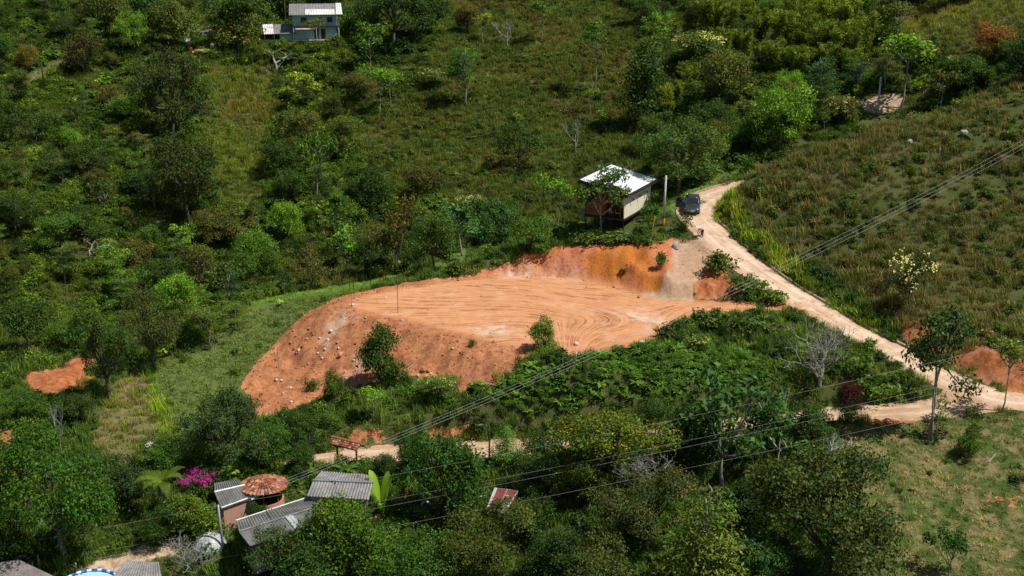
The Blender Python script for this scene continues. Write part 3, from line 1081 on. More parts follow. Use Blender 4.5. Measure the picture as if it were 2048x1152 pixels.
# ---- GN scatter of uncountable cover
def scatter(name, label, pts, rot, scl, tint, idx, meshes, kind_="stuff"):
    src = bpy.data.collections.new(name + "_source")
    for i, me in enumerate(meshes):
        o = bpy.data.objects.new("%s_sprig_%02d" % (name, i), me)
        src.objects.link(o)
    n = len(pts)
    me = bpy.data.meshes.new(name)
    me.vertices.add(n)
    me.vertices.foreach_set("co", np.asarray(pts, np.float32).ravel())
    for k, a, typ, key in (("rot", rot, "FLOAT_VECTOR", "vector"), ("scl", scl, "FLOAT_VECTOR", "vector"), ("tint", tint, "FLOAT_VECTOR", "vector"), ("idx", idx, "INT", "value")):
        at = me.attributes.new(k, typ, "POINT")
        at.data.foreach_set(key, np.asarray(a, np.int32 if typ == "INT" else np.float32).ravel())
    o = link_mesh(name, me)
    g = bpy.data.node_groups.new(name, "GeometryNodeTree")
    g.interface.new_socket("Geometry", in_out="INPUT", socket_type="NodeSocketGeometry")
    g.interface.new_socket("Geometry", in_out="OUTPUT", socket_type="NodeSocketGeometry")
    N = g.nodes.new
    gi, go = N("NodeGroupInput"), N("NodeGroupOutput")
    ci = N("GeometryNodeCollectionInfo")
    ci.inputs["Collection"].default_value = src
    ci.inputs["Separate Children"].default_value = True
    ci.inputs["Reset Children"].default_value = True
    ip = N("GeometryNodeInstanceOnPoints")
    ip.inputs["Pick Instance"].default_value = True

    def na(nm, typ):
        a = N("GeometryNodeInputNamedAttribute")
        a.data_type = typ
        a.inputs["Name"].default_value = nm
        return a.outputs["Attribute"]
    L = g.links.new
    L(gi.outputs[0], ip.inputs["Points"])
    L(ci.outputs[0], ip.inputs["Instance"])
    L(na("idx", "INT"), ip.inputs["Instance Index"])
    L(na("rot", "FLOAT_VECTOR"), ip.inputs["Rotation"])
    L(na("scl", "FLOAT_VECTOR"), ip.inputs["Scale"])
    L(ip.outputs[0], go.inputs[0])
    m = o.modifiers.new("scatter", "NODES")
    m.node_group = g
    return tag(o, label, None, None, kind_)


SH = [bush_mesh("cover_bush", 100 + i, 75, 9, 0.16, "foliage_scatter", tall=t, var=0.35) for i, t in enumerate((0.8, 1.0, 1.2, 0.7))]
SH += [bush_mesh("cover_bush_fine", 110 + i, 120, 10, 0.09, "foliage_scatter", tall=1.0) for i in range(2)]
SH += [bush_mesh("cover_bush_large_leaf", 120, 34, 7, 0.30, "foliage_scatter", up=0.9)]
SH += [bush_mesh("cover_sapling", 130 + i, 60, 9, 0.14, "foliage_scatter", nl=4, tall=2.0) for i in range(2)]
SH += [frond_mesh("cover_fern", 140 + i, 10, 1.0, 0.7, 0.8, mat="foliage_scatter") for i in range(2)]
GR = [grass_mesh("tussock", 150 + i, 46, h, 0.45, 0.022, bd) for i, (h, bd) in enumerate(((0.8, 0.5), (0.6, 0.8), (1.1, 0.45)))]
GS = [grass_mesh("short_tuft", 160 + i, 34, 0.3, 0.5, 0.03, 0.8) for i in range(2)]
FE = [frond_mesh("bracken_sprig", 170 + i, 12, 1.0, 0.8, 0.85, 22, 0.15, 0.05, mat="foliage_scatter") for i in range(3)] + [bush_mesh("bracken_tuft", 180, 90, 11, 0.1, "foliage_scatter", nl=5, tall=0.9, up=0.9)]
IB = range(0, 4)


def candidates(step, x0=-135, x1=140, y0=88, y1=330, seed=0, margin=60):
    r = np.random.default_rng(seed)
    gx, gy = np.meshgrid(np.arange(x0, x1, step), np.arange(y0, y1, step))
    x = (gx + r.uniform(-.5, .5, gx.shape) * step).ravel()
    y = (gy + r.uniform(-.5, .5, gy.shape) * step).ravel()
    z = H(x, y)
    u, v, w_ = project(np.stack([x, y, z], -1))
    k = (u > -margin * 5) & (u < 2048 + margin * 5) & (v > -margin) & (v < 1152 + margin * 1.6)
    return x[k], y[k], z[k], u[k], v[k]


_masks = {}


def samp(name, arr, x, y):
    i = np.clip(np.searchsorted(GX, x), 0, len(GX) - 1)
    j = np.clip(np.searchsorted(GY, y), 0, len(GY) - 1)
    return arr[j, i]


M_BARE = np.maximum.reduce([m_dirt, m_orange * 0.85 + 0.5 * (fbm(XX * 0.5, YY * 0.5, 71, 3) - 0.5) * m_orange, m_track, m_grav, m_yard])
# ridge line: beyond it the ground belongs to the far hillside
RIDGE = np.array([at_y(u, v, y)[:2] for u, v, y in [(-200, 760, 138), (150, 700, 141), (300, 735, 138), (400, 685, 144), (490, 618, 152), (600, 592, 157), (700, 575, 159), (800, 550, 162), (900, 515, 164.5), (1000, 492, 166), (1150, 448, 168),
                                                    (1240, 425, 170), (1330, 395, 174), (1400, 362, 177), (1490, 328, 178), (1600, 288, 177), (1690, 255, 181), (1760, 232, 184), (1850, 215, 190), (2048, 130, 192), (2300, 100, 195)]])


def beyond(x, y):
    return y > np.interp(x, RIDGE[:, 0], RIDGE[:, 1])


def pix_poly(u, v, poly):
    return inside(u, v, poly)


def zones(x, y, u, v):
    """which growth stands at each place"""
    u0, v0 = u, v
    u = u + 70 * (fbm(x * 0.12, y * 0.12, 51, 3) - 0.5)
    v = v + 50 * (fbm(x * 0.12, y * 0.12, 52, 3) - 0.5)
    b = beyond(x, y)
    z = np.zeros(len(x), int)                           # 0 village and mid slope shrubs
    z[b] = 1                                            # 1 far hillside
    right = (~b) & pix_poly(u, v, [(1400, 395), (1500, 300), (1700, 225), (2120, 90), (2120, 740), (1990, 730), (1880, 700), (1790, 655), (1700, 600), (1600, 540), (1500, 475), (1440, 440)])
    z[right] = 2                                        # 2 scrub of the right hill
    z[samp("", m_dry, x, y) + 0.9 * (fbm(x * 0.4, y * 0.4, 55, 3) - 0.5) > 0.5] = 3                  # 3 dry pasture
    z[samp("", m_lawn, x, y) > 0.5] = 4                 # 4 lawn
    z[samp("", m_yell, x, y) > 0.5] = 5                 # 5 yellow grass
    u, v = u0, v0
    nearb = y < np.interp(x, RIDGE[:, 0], RIDGE[:, 1]) + 5
    z[nearb & pix_poly(u, v, [(285, 730), (400, 685), (490, 625), (600, 596), (690, 586), (640, 622), (560, 680), (490, 760), (510, 840), (440, 860), (360, 870), (340, 850)])] = 6   # 6 grassy ridge
    z[(~b) & pix_poly(u, v, [(1000, 770), (1060, 730), (1160, 718), (1230, 700), (1320, 690), (1420, 685), (1500, 710), (1560, 760), (1500, 800), (1350, 800), (1250, 800), (1100, 830), (1000, 830), (960, 800)])] = 7   # 7 bracken bank
    z[b & pix_poly(u, v, [(1800, 15), (2100, -60), (2100, 120), (1950, 110), (1850, 110), (1800, 70)])] = 8    # 8 straw slope far right
    z[b & pix_poly(u, v, [(880, -40), (1250, -60), (1280, 60), (1300, 250), (1280, 420), (1150, 470), (900, 410), (760, 360), (720, 250), (860, 150)])] = 9    # 9 open brushy slope
    z[b & pix_poly(u, v, [(400, 130), (540, 130), (560, 230), (520, 330), (470, 420), (430, 420), (400, 260)])] = 10   # 10 grassy glade
    z[(~b) & pix_poly(u, v, [(1420, 395), (1470, 375), (1500, 440), (1560, 500), (1640, 570), (1740, 630), (1770, 660), (1740, 660), (1600, 570), (1500, 490), (1430, 440)])] = 11    # 11 tall grass along the road
    z[samp("", m_pgrass, x, y) > 0.4] = 12
    z[nearb & pix_poly(u0, v0, [(282, 735), (300, 728), (325, 790), (348, 870), (352, 890), (328, 890), (312, 810)])] = 13
    return z


ZN_S = {0: 0.72, 1: 0.95, 2: 0.36, 3: 0.02, 4: 0.0, 5: 0.02, 6: 0.02, 13: 0.0, 7: 0.05, 8: 0.1, 9: 0.78, 10: 0.25, 11: 0.3, 12: 0.03}
ZN_G = {0: 0.8, 1: 0.75, 2: 0.95, 3: 1.0, 4: 0.9, 5: 0.95, 6: 1.0, 13: 1.0, 7: 0.15, 8: 0.95, 9: 0.95, 10: 1.0, 11: 1.0, 12: 0.9}
PAL_S = {0: [(0.035, 0.075, 0.016), (0.055, 0.1, 0.02), (0.026, 0.055, 0.016)], 1: [(0.030, 0.062, 0.012), (0.05, 0.095, 0.016), (0.075, 0.12, 0.018), (0.045, 0.075, 0.016), (0.024, 0.05, 0.013)],
         2: [(0.042, 0.07, 0.018), (0.06, 0.088, 0.022), (0.032, 0.055, 0.016), (0.075, 0.066, 0.03)], 9: [(0.035, 0.06, 0.014), (0.055, 0.085, 0.02), (0.07, 0.062, 0.026)],
         11: [(0.07, 0.12, 0.02), (0.10, 0.15, 0.02)]}
PAL_G = {0: [(0.05, 0.09, 0.02), (0.08, 0.12, 0.025)], 1: [(0.06, 0.085, 0.018), (0.09, 0.1, 0.03)], 2: [(0.10, 0.083, 0.046), (0.085, 0.086, 0.036), (0.145, 0.115, 0.072), (0.07, 0.08, 0.028), (0.12, 0.10, 0.055)],
         3: [(0.045, 0.085, 0.018), (0.06, 0.1, 0.022), (0.085, 0.11, 0.032), (0.17, 0.14, 0.085), (0.25, 0.195, 0.14)], 4: [(0.085, 0.16, 0.028), (0.12, 0.2, 0.04)], 5: [(0.11, 0.13, 0.032), (0.16, 0.125, 0.085), (0.12, 0.155, 0.025), (0.15, 0.12, 0.07)], 13: [(0.13, 0.21, 0.02), (0.16, 0.22, 0.025)],
         6: [(0.078, 0.112, 0.03), (0.098, 0.13, 0.04), (0.066, 0.10, 0.026)], 8: [(0.17, 0.15, 0.055), (0.11, 0.115, 0.036)], 9: [(0.075, 0.09, 0.024), (0.06, 0.085, 0.02), (0.10, 0.095, 0.032), (0.07, 0.10, 0.022), (0.115, 0.105, 0.04)],
         10: [(0.11, 0.125, 0.022), (0.085, 0.12, 0.02), (0.13, 0.115, 0.03)], 11: [(0.16, 0.21, 0.03), (0.20, 0.22, 0.04), (0.11, 0.16, 0.025)], 12: [(0.14, 0.155, 0.06), (0.10, 0.13, 0.04)], 7: [(0.05, 0.1, 0.02)]}


def pick_tint(pal, z, x, y, r):
    out = np.zeros((len(x), 3))
    for k in np.unique(z):
        p = np.array(pal.get(k, pal[1] if pal is PAL_S else pal[0]))
        m = z == k
        # patches of one growth, then plant by plant
        fq = 0.4 if k in (3, 5) else 0.09
        q = np.clip(fbm(x[m] * fq, y[m] * fq, 77, 3) * 2.2 - 0.6 + r.normal(0, 0.16, m.sum()), 0, 0.999)
        f = q * len(p)
        i = np.clip(f.astype(int), 0, len(p) - 1)
        out[m] = p[i]
    return out * np.clip(r.normal(1, 0.2, len(x)), 0.55, 1.7)[:, None]


SBX, SBY = at_drop(1236, 432, 40.9)[:2]
FLX, FLY = 55.0, 206.0
HOLES = [(SBX, SBY, 3.2), (SBX - 1.5, SBY + 4, 3.5), (SBX + 0.5, SBY - 2.2, 2.2), (FLX, FLY, 3.2), (FLX - 2.0, FLY - 4, 2.6), (FLX - 1.0, FLY + 3, 3.0), (-36.2, 258.5, 6.5), (-42, 257.5, 3.5), (-57, 255.5, 3.2)]      # plan discs kept clear: (x, y, r)


def clear(x, y):
    ok = np.ones(len(x), bool)
    for cx_, cy_, r_ in HOLES:
        ok &= np.hypot(x - cx_, y - cy_) > r_
    return ok
# ------------------------------------------------------------------ trees and shrubs, one object each
DARK, MID, BRIGHT, YELL = (0.034, 0.066, 0.016), (0.058, 0.115, 0.02), (0.10, 0.19, 0.026), (0.155, 0.19, 0.026)
OLIVE, BROWN, BLUE, RUST, GREY = (0.078, 0.095, 0.026), (0.095, 0.082, 0.032), (0.04, 0.095, 0.038), (0.17, 0.075, 0.03), (0.13, 0.125, 0.10)
CREAM = (0.62, 0.58, 0.36)
TR = random.Random(3)
CANOPY = []         # tree feet already used


def plant(kind_, u, vb, vt, wpx, col, name, label, cat="tree", group=None, var=None, loc=None, h=None, w=None, rz=None, jit=0.12):
    p = ground(u, vb) if loc is None else Vector(loc)
    s = ppm(p)
    h = (vb - vt) / s / 0.95 if h is None else h
    w = wpx / s if w is None else w
    if p.y < 123 and kind_ != 'bushy': col = (col[0] * 0.66, col[1] * 0.78, col[2] * 0.8)  # near crowns made greener and darker, deep shadow put into the leaf colour
    o = empty(name, p - Vector((0, 0, 0.05)), TR.uniform(0, 6.28) if rz is None else rz)
    o.scale = (w, w, h)
    tm, cm = TREES[kind_][TR.randrange(len(TREES[kind_])) if var is None else var]
    t = link_mesh("trunk", tm, o)
    c = link_mesh("crown", cm, o)
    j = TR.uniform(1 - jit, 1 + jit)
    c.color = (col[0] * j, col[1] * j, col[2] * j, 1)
    tag(o, label, cat, group)
    CANOPY.append((p.x, p.y, w * 0.5))
    return o


def blossom(o, cm, col, name="blossoms"):
    b = link_mesh(name, cm, o)
    b.color = (*col, 1)
    return b


def blossom_mesh(name, seed, lobes, ncl, per, leaf, clr=0.05, low=0.15):
    V, F, T = crown_np(seed, lobes, ncl, per, leaf, clr=clr, up=0.9, low=low, var=0.12, warm=0.06, shell=(1.0, 1.12))
    sx = 0.5 / np.percentile(np.hypot(V[:, 0], V[:, 1]), 97)
    V = V * np.array([sx, sx, 1.0 / V[:, 2].max()])
    me = np_mesh(name, V, F, {"lc": T})
    me.materials.append(M["foliage"])
    return me


_bl = rand_lobes(2, 8, 0.46, 0.58, 0.26, (0.17, 0.27), 0.8)
BL = blossom_mesh("blossoms", 5, _bl, 120, 14, 0.045, 0.05, 0.25)
BL2 = blossom_mesh("blossoms_sparse", 6, _bl, 60, 7, 0.05, 0.035, -0.2)

T_ = [
    # --- far hillside, by the teal house
    ("broad", 470, 82, -14, 140, DARK, "broadleaf_tree", "big dark tree shading the yard left of the teal house"),
    ("ragged", 478, 104, 30, 110, OLIVE, "scraggly_tree", "scraggly grey-green tree left of the teal house's outbuilding"),
    ("slim", 628, 90, 40, 60, OLIVE, "thin_tree", "thin open tree standing against the teal house wall"),
    ("broad", 560, 40, -40, 90, DARK, "broadleaf_tree", "dark tree rising right behind the outbuilding roof"),
    ("broad", 520, 30, -50, 110, DARK, "broadleaf_tree", "dark tree behind the yard, left of the outbuilding"),
    ("broad", 655, 8, -45, 90, DARK, "broadleaf_tree", "dark tree behind the teal house roof"),
    ("broad", 720, 84, 5, 90, MID, "broadleaf_tree", "green tree touching the right end of the teal house"),
    ("big", 785, 96, -24, 150, DARK, "broadleaf_tree", "wide dark tree with pale trunks right of the teal house"),
    ("broad", 850, 75, -10, 95, DARK, "broadleaf_tree", "dark tree at the right end of the teal house grove"),
    ("open", 740, 146, 48, 82, MID, "large_leaf_tree", "open large-leaved tree on a thin trunk below the dark grove"),
    ("slim", 757, 232, 132, 70, BRIGHT, "slender_tree", "slender light-green tree, taller of the pair on the mid slope"),
    ("slim", 783, 222, 142, 55, BRIGHT, "slender_tree", "slender light-green tree, shorter of the pair on the mid slope"),
    ("tier", 932, 212, 96, 88, (0.05, 0.13, 0.02), "layered_tree", "fresh green layered tree with flat tiers on the brushy slope"),
    ("slim", 967, 90, 30, 42, YELL, "slender_tree", "small yellow-green tree beside the grey leafless tree"),
    ("broad", 935, 66, 10, 60, BROWN, "broadleaf_tree", "low brownish tree left of the yellow-green sapling"),
    ("slim", 1081, 84, 6, 56, MID, "slender_tree", "slender pale-trunked tree high on the brushy slope"),
    ("slim", 1192, 188, 48, 62, MID, "slender_tree", "tall slender tree at the right end of the straw terrace"),
    ("slim", 1182, 232, 178, 34, BRIGHT, "slender_tree", "small bright sapling below the straw terrace"),
    ("column", 1285, 250, 88, 92, DARK, "columnar_tree", "tall dark narrow tree at the edge of the bamboo"),
    ("broad", 1324, 240, 168, 48, YELL, "young_tree", "bright yellow-green young tree beside the tall dark narrow tree"),
    ("ragged", 1040, 340, 246, 98, DARK, "scraggly_tree", "dark scraggly tree alone in the middle of the brushy slope"),
    ("open", 606, 218, 148, 86, YELL, "large_leaf_tree", "bright yellow-green large-leaved tree in the green hillside"),
    ("open", 632, 398, 268, 84, MID, "umbrella_tree", "umbrella tree on a tall bare thin trunk"),
    ("broad", 562, 365, 278, 78, DARK, "broadleaf_tree", "dark green tree just left of the umbrella tree"),
    ("broad", 740, 428, 334, 92, DARK, "broadleaf_tree", "dense dark tree right of the umbrella tree"),
    ("big", 345, 292, 116, 150, (0.036, 0.052, 0.02), "broadleaf_tree", "large dark grey-green tree high on the left hillside"),
    ("big", 380, 455, 278, 155, (0.034, 0.052, 0.018), "broadleaf_tree", "large dark tree with two thin pale stems below it"),
    ("slim", 412, 472, 395, 36, MID, "slender_tree", "thin pale-stemmed sapling under the large dark tree"),
    ("open", 690, 552, 455, 96, BRIGHT, "large_leaf_tree", "bright green large-leaved tree just behind the grassy ridge"),
    ("open", 742, 548, 470, 66, MID, "large_leaf_tree", "green sapling right beside the ridge fence"),
    ("ragged", 795, 548, 396, 112, BROWN, "scraggly_tree", "tall brownish tree behind the clay platform"),
    ("broad", 868, 540, 420, 95, (0.045, 0.085, 0.022), "broadleaf_tree", "green rounded tree behind the clay platform's rear edge"),
    ("open", 925, 512, 398, 112, BLUE, "large_leaf_tree", "dark large-leaved tree behind the rear grassy strip"),
    ("broad", 1000, 492, 398, 92, BLUE, "broadleaf_tree", "dark blue-green tree right of the cream-flowered tree"),
    ("slim", 1112, 468, 352, 84, BRIGHT, "slender_tree", "light feathery tree on pale stems left of the stilt house"),
    ("broad", 1066, 500, 432, 84, MID, "broadleaf_tree", "bushy green tree at the top of the cut bank's left end"),
    ("big", 1352, 392, 248, 176, (0.055, 0.1, 0.03), "broadleaf_tree", "big spreading tree behind the white concrete pole"),
    ("broad", 1405, 372, 262, 96, (0.07, 0.11, 0.035), "broadleaf_tree", "smaller tree joined to the big tree behind the car"),
    ("broad", 1450, 214, 108, 104, OLIVE, "broadleaf_tree", "grey-green rounded tree in front of the bamboo"),
    ("broad", 1568, 286, 172, 112, BRIGHT, "broadleaf_tree", "bright green rounded tree in the gully left of the far lane"),
    ("broad", 1520, 300, 215, 90, MID, "broadleaf_tree", "mid green tree in the gully above the road's end"),
    ("feather", 1640, 200, 118, 100, BLUE, "feathery_tree", "blue-green feathery tree behind the far lane"),
    ("tier", 1715, 190, 120, 70, BLUE, "feathery_tree", "dark feathery tree just above the far lane pole"),
    ("slim", 1800, 215, 72, 110, BRIGHT, "slender_tree", "light-leaved slender tree right of the far lane pole"),
    ("open", 1790, 80, 6, 80, OLIVE, "thin_tree", "sparse crooked tree at the foot of the straw slope"),
    ("broad", 1985, 122, 48, 88, RUST, "rusty_tree", "rusty brown-leaved tree on the right skyline slope"),
    ("broad", 2046, 165, 70, 100, DARK, "broadleaf_tree", "dark green tree beside the rusty brown tree"),
    ("broad", 1830, 14, -60, 110, DARK, "broadleaf_tree", "dark tree on the top edge above the straw slope, nearer the bamboo"),
    ("broad", 1915, 10, -50, 100, DARK, "broadleaf_tree", "dark tree on the top edge above the straw slope, farther from the bamboo"),
    ("broad", 215, 75, -28, 100, (0.085, 0.115, 0.04), "broadleaf_tree", "pale green tall tree at the top of the left hillside"),
    ("broad", 268, 110, 28, 70, BRIGHT, "broadleaf_tree", "bright green tree below the pale tall tree"),
    ("broad", 300, 60, -40, 110, BLUE, "broadleaf_tree", "dark blue-green tree at the top left of the yard"),
    ("broad", 350, 92, 0, 110, (0.075, 0.105, 0.035), "broadleaf_tree", "grey-green leaning tree at the yard's left edge"),
    ("broad", 55, 140, 92, 50, (0.11, 0.09, 0.025), "broadleaf_tree", "small ochre tree beside the pale grassy slope"),
    ("broad", 168, 150, 70, 80, (0.05, 0.05, 0.022), "broadleaf_tree", "dark brownish tree right of the pale grassy slope"),
    ("ragged", 215, 215, 165, 70, (0.11, 0.085, 0.03), "scraggly_tree", "ochre flat tree amid the green left hillside"),
    # --- left foot of the hill
    ("big", 215, 800, 612, 130, DARK, "broadleaf_tree", "big black-green tree over the orange clay patch"),
    ("big", 310, 738, 585, 130, (0.045, 0.06, 0.022), "broadleaf_tree", "dark grey-green tree at the top of the fence line"),
    ("tier", 418, 690, 610, 110, (0.075, 0.115, 0.02), "layered_tree", "layered olive tree beside the grassy ridge"),
    ("tier", 470, 660, 602, 70, (0.075, 0.115, 0.02), "layered_tree", "small layered olive tree nearer the lawn strip"),
    ("broad", 352, 640, 545, 90, BRIGHT, "broadleaf_tree", "bright green tree above the dark grey-green tree"),
    ("slim", 571, 600, 545, 26, DARK, "lollipop_tree", "tiny round-headed tree on the lawn strip"),
    ("broad", 60, 700, 600, 110, DARK, "broadleaf_tree", "dark tree at the left edge above the orange clay patch"),
    ("broad", 130, 700, 640, 80, MID, "broadleaf_tree", "mid green low tree just above the orange clay patch"),
    # --- clay platform
    ("bushy", 762, 768, 646, 92, (0.038, 0.08, 0.018), "bushy_tree", "dark bushy tree growing on the clay fill slope"),
    ("bushy", 1088, 700, 630, 64, (0.075, 0.12, 0.026), "bushy_tree", "lone round green bush-tree on the clay platform's front edge"),
    ("bushy", 665, 804, 734, 46, MID, "young_tree", "small dark young tree at the foot of the clay slope"),
    ("slim", 745, 842, 772, 56, BRIGHT, "young_tree", "bright light-green sapling below the clay slope"),
    # --- right
    ("multi", 1856, 878, 606, 150, (0.06, 0.09, 0.03), "tall_tree", "tall pale-trunked tree standing below the road junction"),
    ("slim", 2003, 822, 672, 82, (0.085, 0.12, 0.035), "slender_tree", "slender leaning tree at the road junction"),
    ("bushy", 1936, 916, 843, 54, (0.06, 0.115, 0.02), "conical_bush", "dense conical bush on the dry pasture"),
    ("open", 1893, 1160, 1052, 94, (0.04, 0.10, 0.02), "small_tree", "small two-stemmed tree on the dry pasture"),
    ("ragged", 1820, 618, 498, 104, (0.042, 0.058, 0.024), "flowering_shrub", "big shrub dotted with white flowers on the brown hill"),
    # --- village and foreground
    ("big", 452, 948, 790, 170, (0.06, 0.088, 0.04), "broadleaf_tree", "grey-green round tree below the clay slope"),
    ("big", 130, 1118, 862, 250, (0.05, 0.105, 0.015), "broadleaf_tree", "huge glossy dark tree with brown trunks above the pool"),
    ("broad", 30, 1030, 905, 110, (0.06, 0.085, 0.03), "broadleaf_tree", "grey-green tree with yellow blossom left of the huge glossy tree"),
    ("broad", 255, 1010, 915, 110, (0.04, 0.065, 0.025), "broadleaf_tree", "dark tree between the huge glossy tree and the palm"),
    ("broad", 380, 1075, 978, 118, (0.11, 0.16, 0.022), "broadleaf_tree", "yellow-green round tree by the plastic dome"),
    ("broad", 60, 840, 780, 80, MID, "broadleaf_tree", "small leaning green tree below the orange clay patch"),
    ("broad", 160, 852, 785, 70, (0.06, 0.085, 0.022), "broadleaf_tree", "small dark tree beside the dead grey trunk"),
    ("broad", 545, 935, 850, 90, MID, "broadleaf_tree", "leafy green tree behind the round tiled pavilion"),
    ("broad", 610, 900, 820, 90, (0.045, 0.085, 0.02), "broadleaf_tree", "dark green tree left of the tiled gate roof"),
    ("broad", 905, 1040, 872, 165, (0.045, 0.095, 0.02), "broadleaf_tree", "dark green tree with bare trunk before the lamp post"),
    ("broad", 830, 960, 860, 70, MID, "broadleaf_tree", "small leafy tree right beside the lower lane"),
    ("feather", 1010, 935, 850, 70, BRIGHT, "feathery_tree", "light feathery tree right of the lamp post"),
    ("big", 1205, 985, 800, 255, (0.125, 0.145, 0.022), "spreading_tree", "wide yellow-green flat-topped tree below the lower lane"),
    ("big", 1290, 1100, 935, 200, (0.075, 0.082, 0.035), "spreading_tree", "brown-green tree with pale bare twigs in its crown"),
    ("big", 1150, 1020, 905, 130, (0.095, 0.12, 0.022), "spreading_tree", "olive lower crown left of the brown-green tree"),
    ("big", 975, 1170, 1006, 190, (0.085, 0.10, 0.024), "broadleaf_tree", "glossy tree with reddish young leaves below the rusty shed"),
    ("feather", 1408, 1200, 970, 190, (0.13, 0.155, 0.03), "feathery_tree", "pale yellow-green feathery tree at the front"),
    ("big", 1655, 1180, 912, 300, (0.065, 0.082, 0.024), "spreading_tree", "huge dark olive tree beside the dry pasture"),
    ("cone", 1660, 1175, 990, 120, (0.04, 0.085, 0.022), "conical_tree", "dark pointed tree in front of the huge olive tree"),
    ("low_open", 1447, 975, 735, 210, (0.06, 0.11, 0.035), "large_leaf_tree", "tall large-leaved tree with pale trunk below the bracken"),
    ("low_open", 1550, 955, 755, 160, (0.055, 0.10, 0.03), "large_leaf_tree", "second tall large-leaved tree, nearer the purple shrub"),
    ("broad", 1380, 960, 800, 130, DARK, "broadleaf_tree", "dark tree in the hollow left of the tall large-leaved pair"),
    ("broad", 1620, 900, 800, 110, (0.05, 0.085, 0.022), "broadleaf_tree", "dark green tree left of the purple shrub"),
    ("broad", 1500, 1175, 1060, 130, (0.06, 0.11, 0.04), "broadleaf_tree", "glossy green tree with white-backed leaves at the front"),
    ("broad", 1490, 1060, 960, 120, DARK, "broadleaf_tree", "dark tree behind the pale feathery tree"),
    ("broad", 690, 1150, 1000, 160, (0.085, 0.135, 0.02), "broadleaf_tree", "light yellow-green broadleaf tree in front of the long roof"),
    ("broad", 760, 1190, 1040, 150, (0.07, 0.125, 0.02), "broadleaf_tree", "bright leafy tree below the banana plant"),
    ("low_open", 690, 1025, 952, 74, (0.05, 0.08, 0.03), "scraggly_tree", "thin scraggly tree growing in front of the ridged grey roof"),
    ("broad", 560, 1150, 1050, 130, (0.06, 0.095, 0.03), "broadleaf_tree", "grey-green tree in front right of the plastic dome"),
    ("broad", 620, 1200, 1090, 150, (0.045, 0.085, 0.022), "broadleaf_tree", "dark green tree along the bottom, right of the grey tree"),
    ("broad", 850, 1190, 1070, 150, (0.05, 0.10, 0.022), "broadleaf_tree", "dark green tree left of the reddish-leaved tree"),
    ("broad", 1120, 1180, 1060, 130, (0.035, 0.07, 0.02), "broadleaf_tree", "dark tree right of the reddish-leaved tree"),
    ("broad", 1200, 1210, 1080, 150, (0.075, 0.085, 0.03), "broadleaf_tree", "olive tree along the bottom below the brown-green tree"),
    ("broad", 1060, 1090, 990, 110, (0.045, 0.085, 0.02), "broadleaf_tree", "dark bushy tree right of the rusty shed"),
    ("broad", 520, 1060, 1000, 46, (0.05, 0.085, 0.022), "young_tree", "small tree between the brick hut and the long roof"),
    ("broad", 775, 960, 905, 60, (0.035, 0.065, 0.02), "broadleaf_tree", "dark tree right of the tiled gate"),
    ("bushy", 765, 1010, 955, 40, (0.045, 0.095, 0.025), "young_tree", "round dark shrub-tree at the right end of the ridged grey roof"),
    ("broad", 1310, 880, 790, 80, (0.055, 0.1, 0.026), "broadleaf_tree", "green tree at the foot of the bracken bank"),
    ("broad", 0, 1090, 985, 90, (0.035, 0.06, 0.018), "broadleaf_tree", "dark tree at the left edge behind the grey roof"),
    ("broad", 330, 940, 872, 100, MID, "broadleaf_tree", "mid green tree behind the palm"),
    ("broad", 640, 1100, 1022, 90, (0.06, 0.11, 0.022), "broadleaf_tree", "leafy tree covering the front eave of the long mossy roof"),
    ("broad", 735, 1045, 985, 56, (0.05, 0.095, 0.024), "young_tree", "small tree in front of the ridged roof's white end wall"),
    ("broad", 505, 1120, 1055, 70, (0.05, 0.09, 0.024), "young_tree", "small green tree at the near end of the long mossy roof"),
    ("big", 330, 1090, 1000, 100, (0.05, 0.09, 0.02), "broadleaf_tree", "dark tree with red flowers below the palm"),
    ("broad", 200, 1000, 900, 100, (0.05, 0.10, 0.02), "broadleaf_tree", "glossy tree joined to the right side of the huge glossy tree"),
    ("broad", 20, 1130, 1010, 110, DARK, "broadleaf_tree", "black-green tree behind the tarpaulin shelter"),
    ("big", 1080, 1000, 900, 120, (0.055, 0.09, 0.022), "broadleaf_tree", "dark tree between lamp post and wide flat-topped tree"),
    ("broad", 848, 938, 878, 72, MID, "broadleaf_tree", "low leafy tree hiding the lane left of the lamp post"),
    ("broad", 1085, 940, 862, 90, (0.05, 0.09, 0.022), "broadleaf_tree", "green tree hiding the lane right of the light feathery tree"),
    ("broad", 600, 950, 885, 70, (0.05, 0.095, 0.022), "broadleaf_tree", "leafy tree just left of the tiled gateway's black post"),
    ("broad", 488, 1100, 1040, 60, (0.06, 0.11, 0.024), "young_tree", "round young tree hiding the left end of the long mossy roof"),
    ("broad", 1690, 845, 790, 60, (0.06, 0.10, 0.03), "young_tree", "light green sapling beside the purple shrub"),
]
for a in T_:
    plant(*a)

q = at_y(1203, 446, 160.4)
q = Vector((q[0], 160.4, float(H(q[0], 160.4))))
plant("house_tree", 0, 0, 0, 0, (0.042, 0.085, 0.028), "large_leaf_tree", "open dark-leaved tree standing in front of the stilt house", loc=q, h=float(at_y(1203, 330, 160.4)[2]) - q.z, w=6.2, var=0)

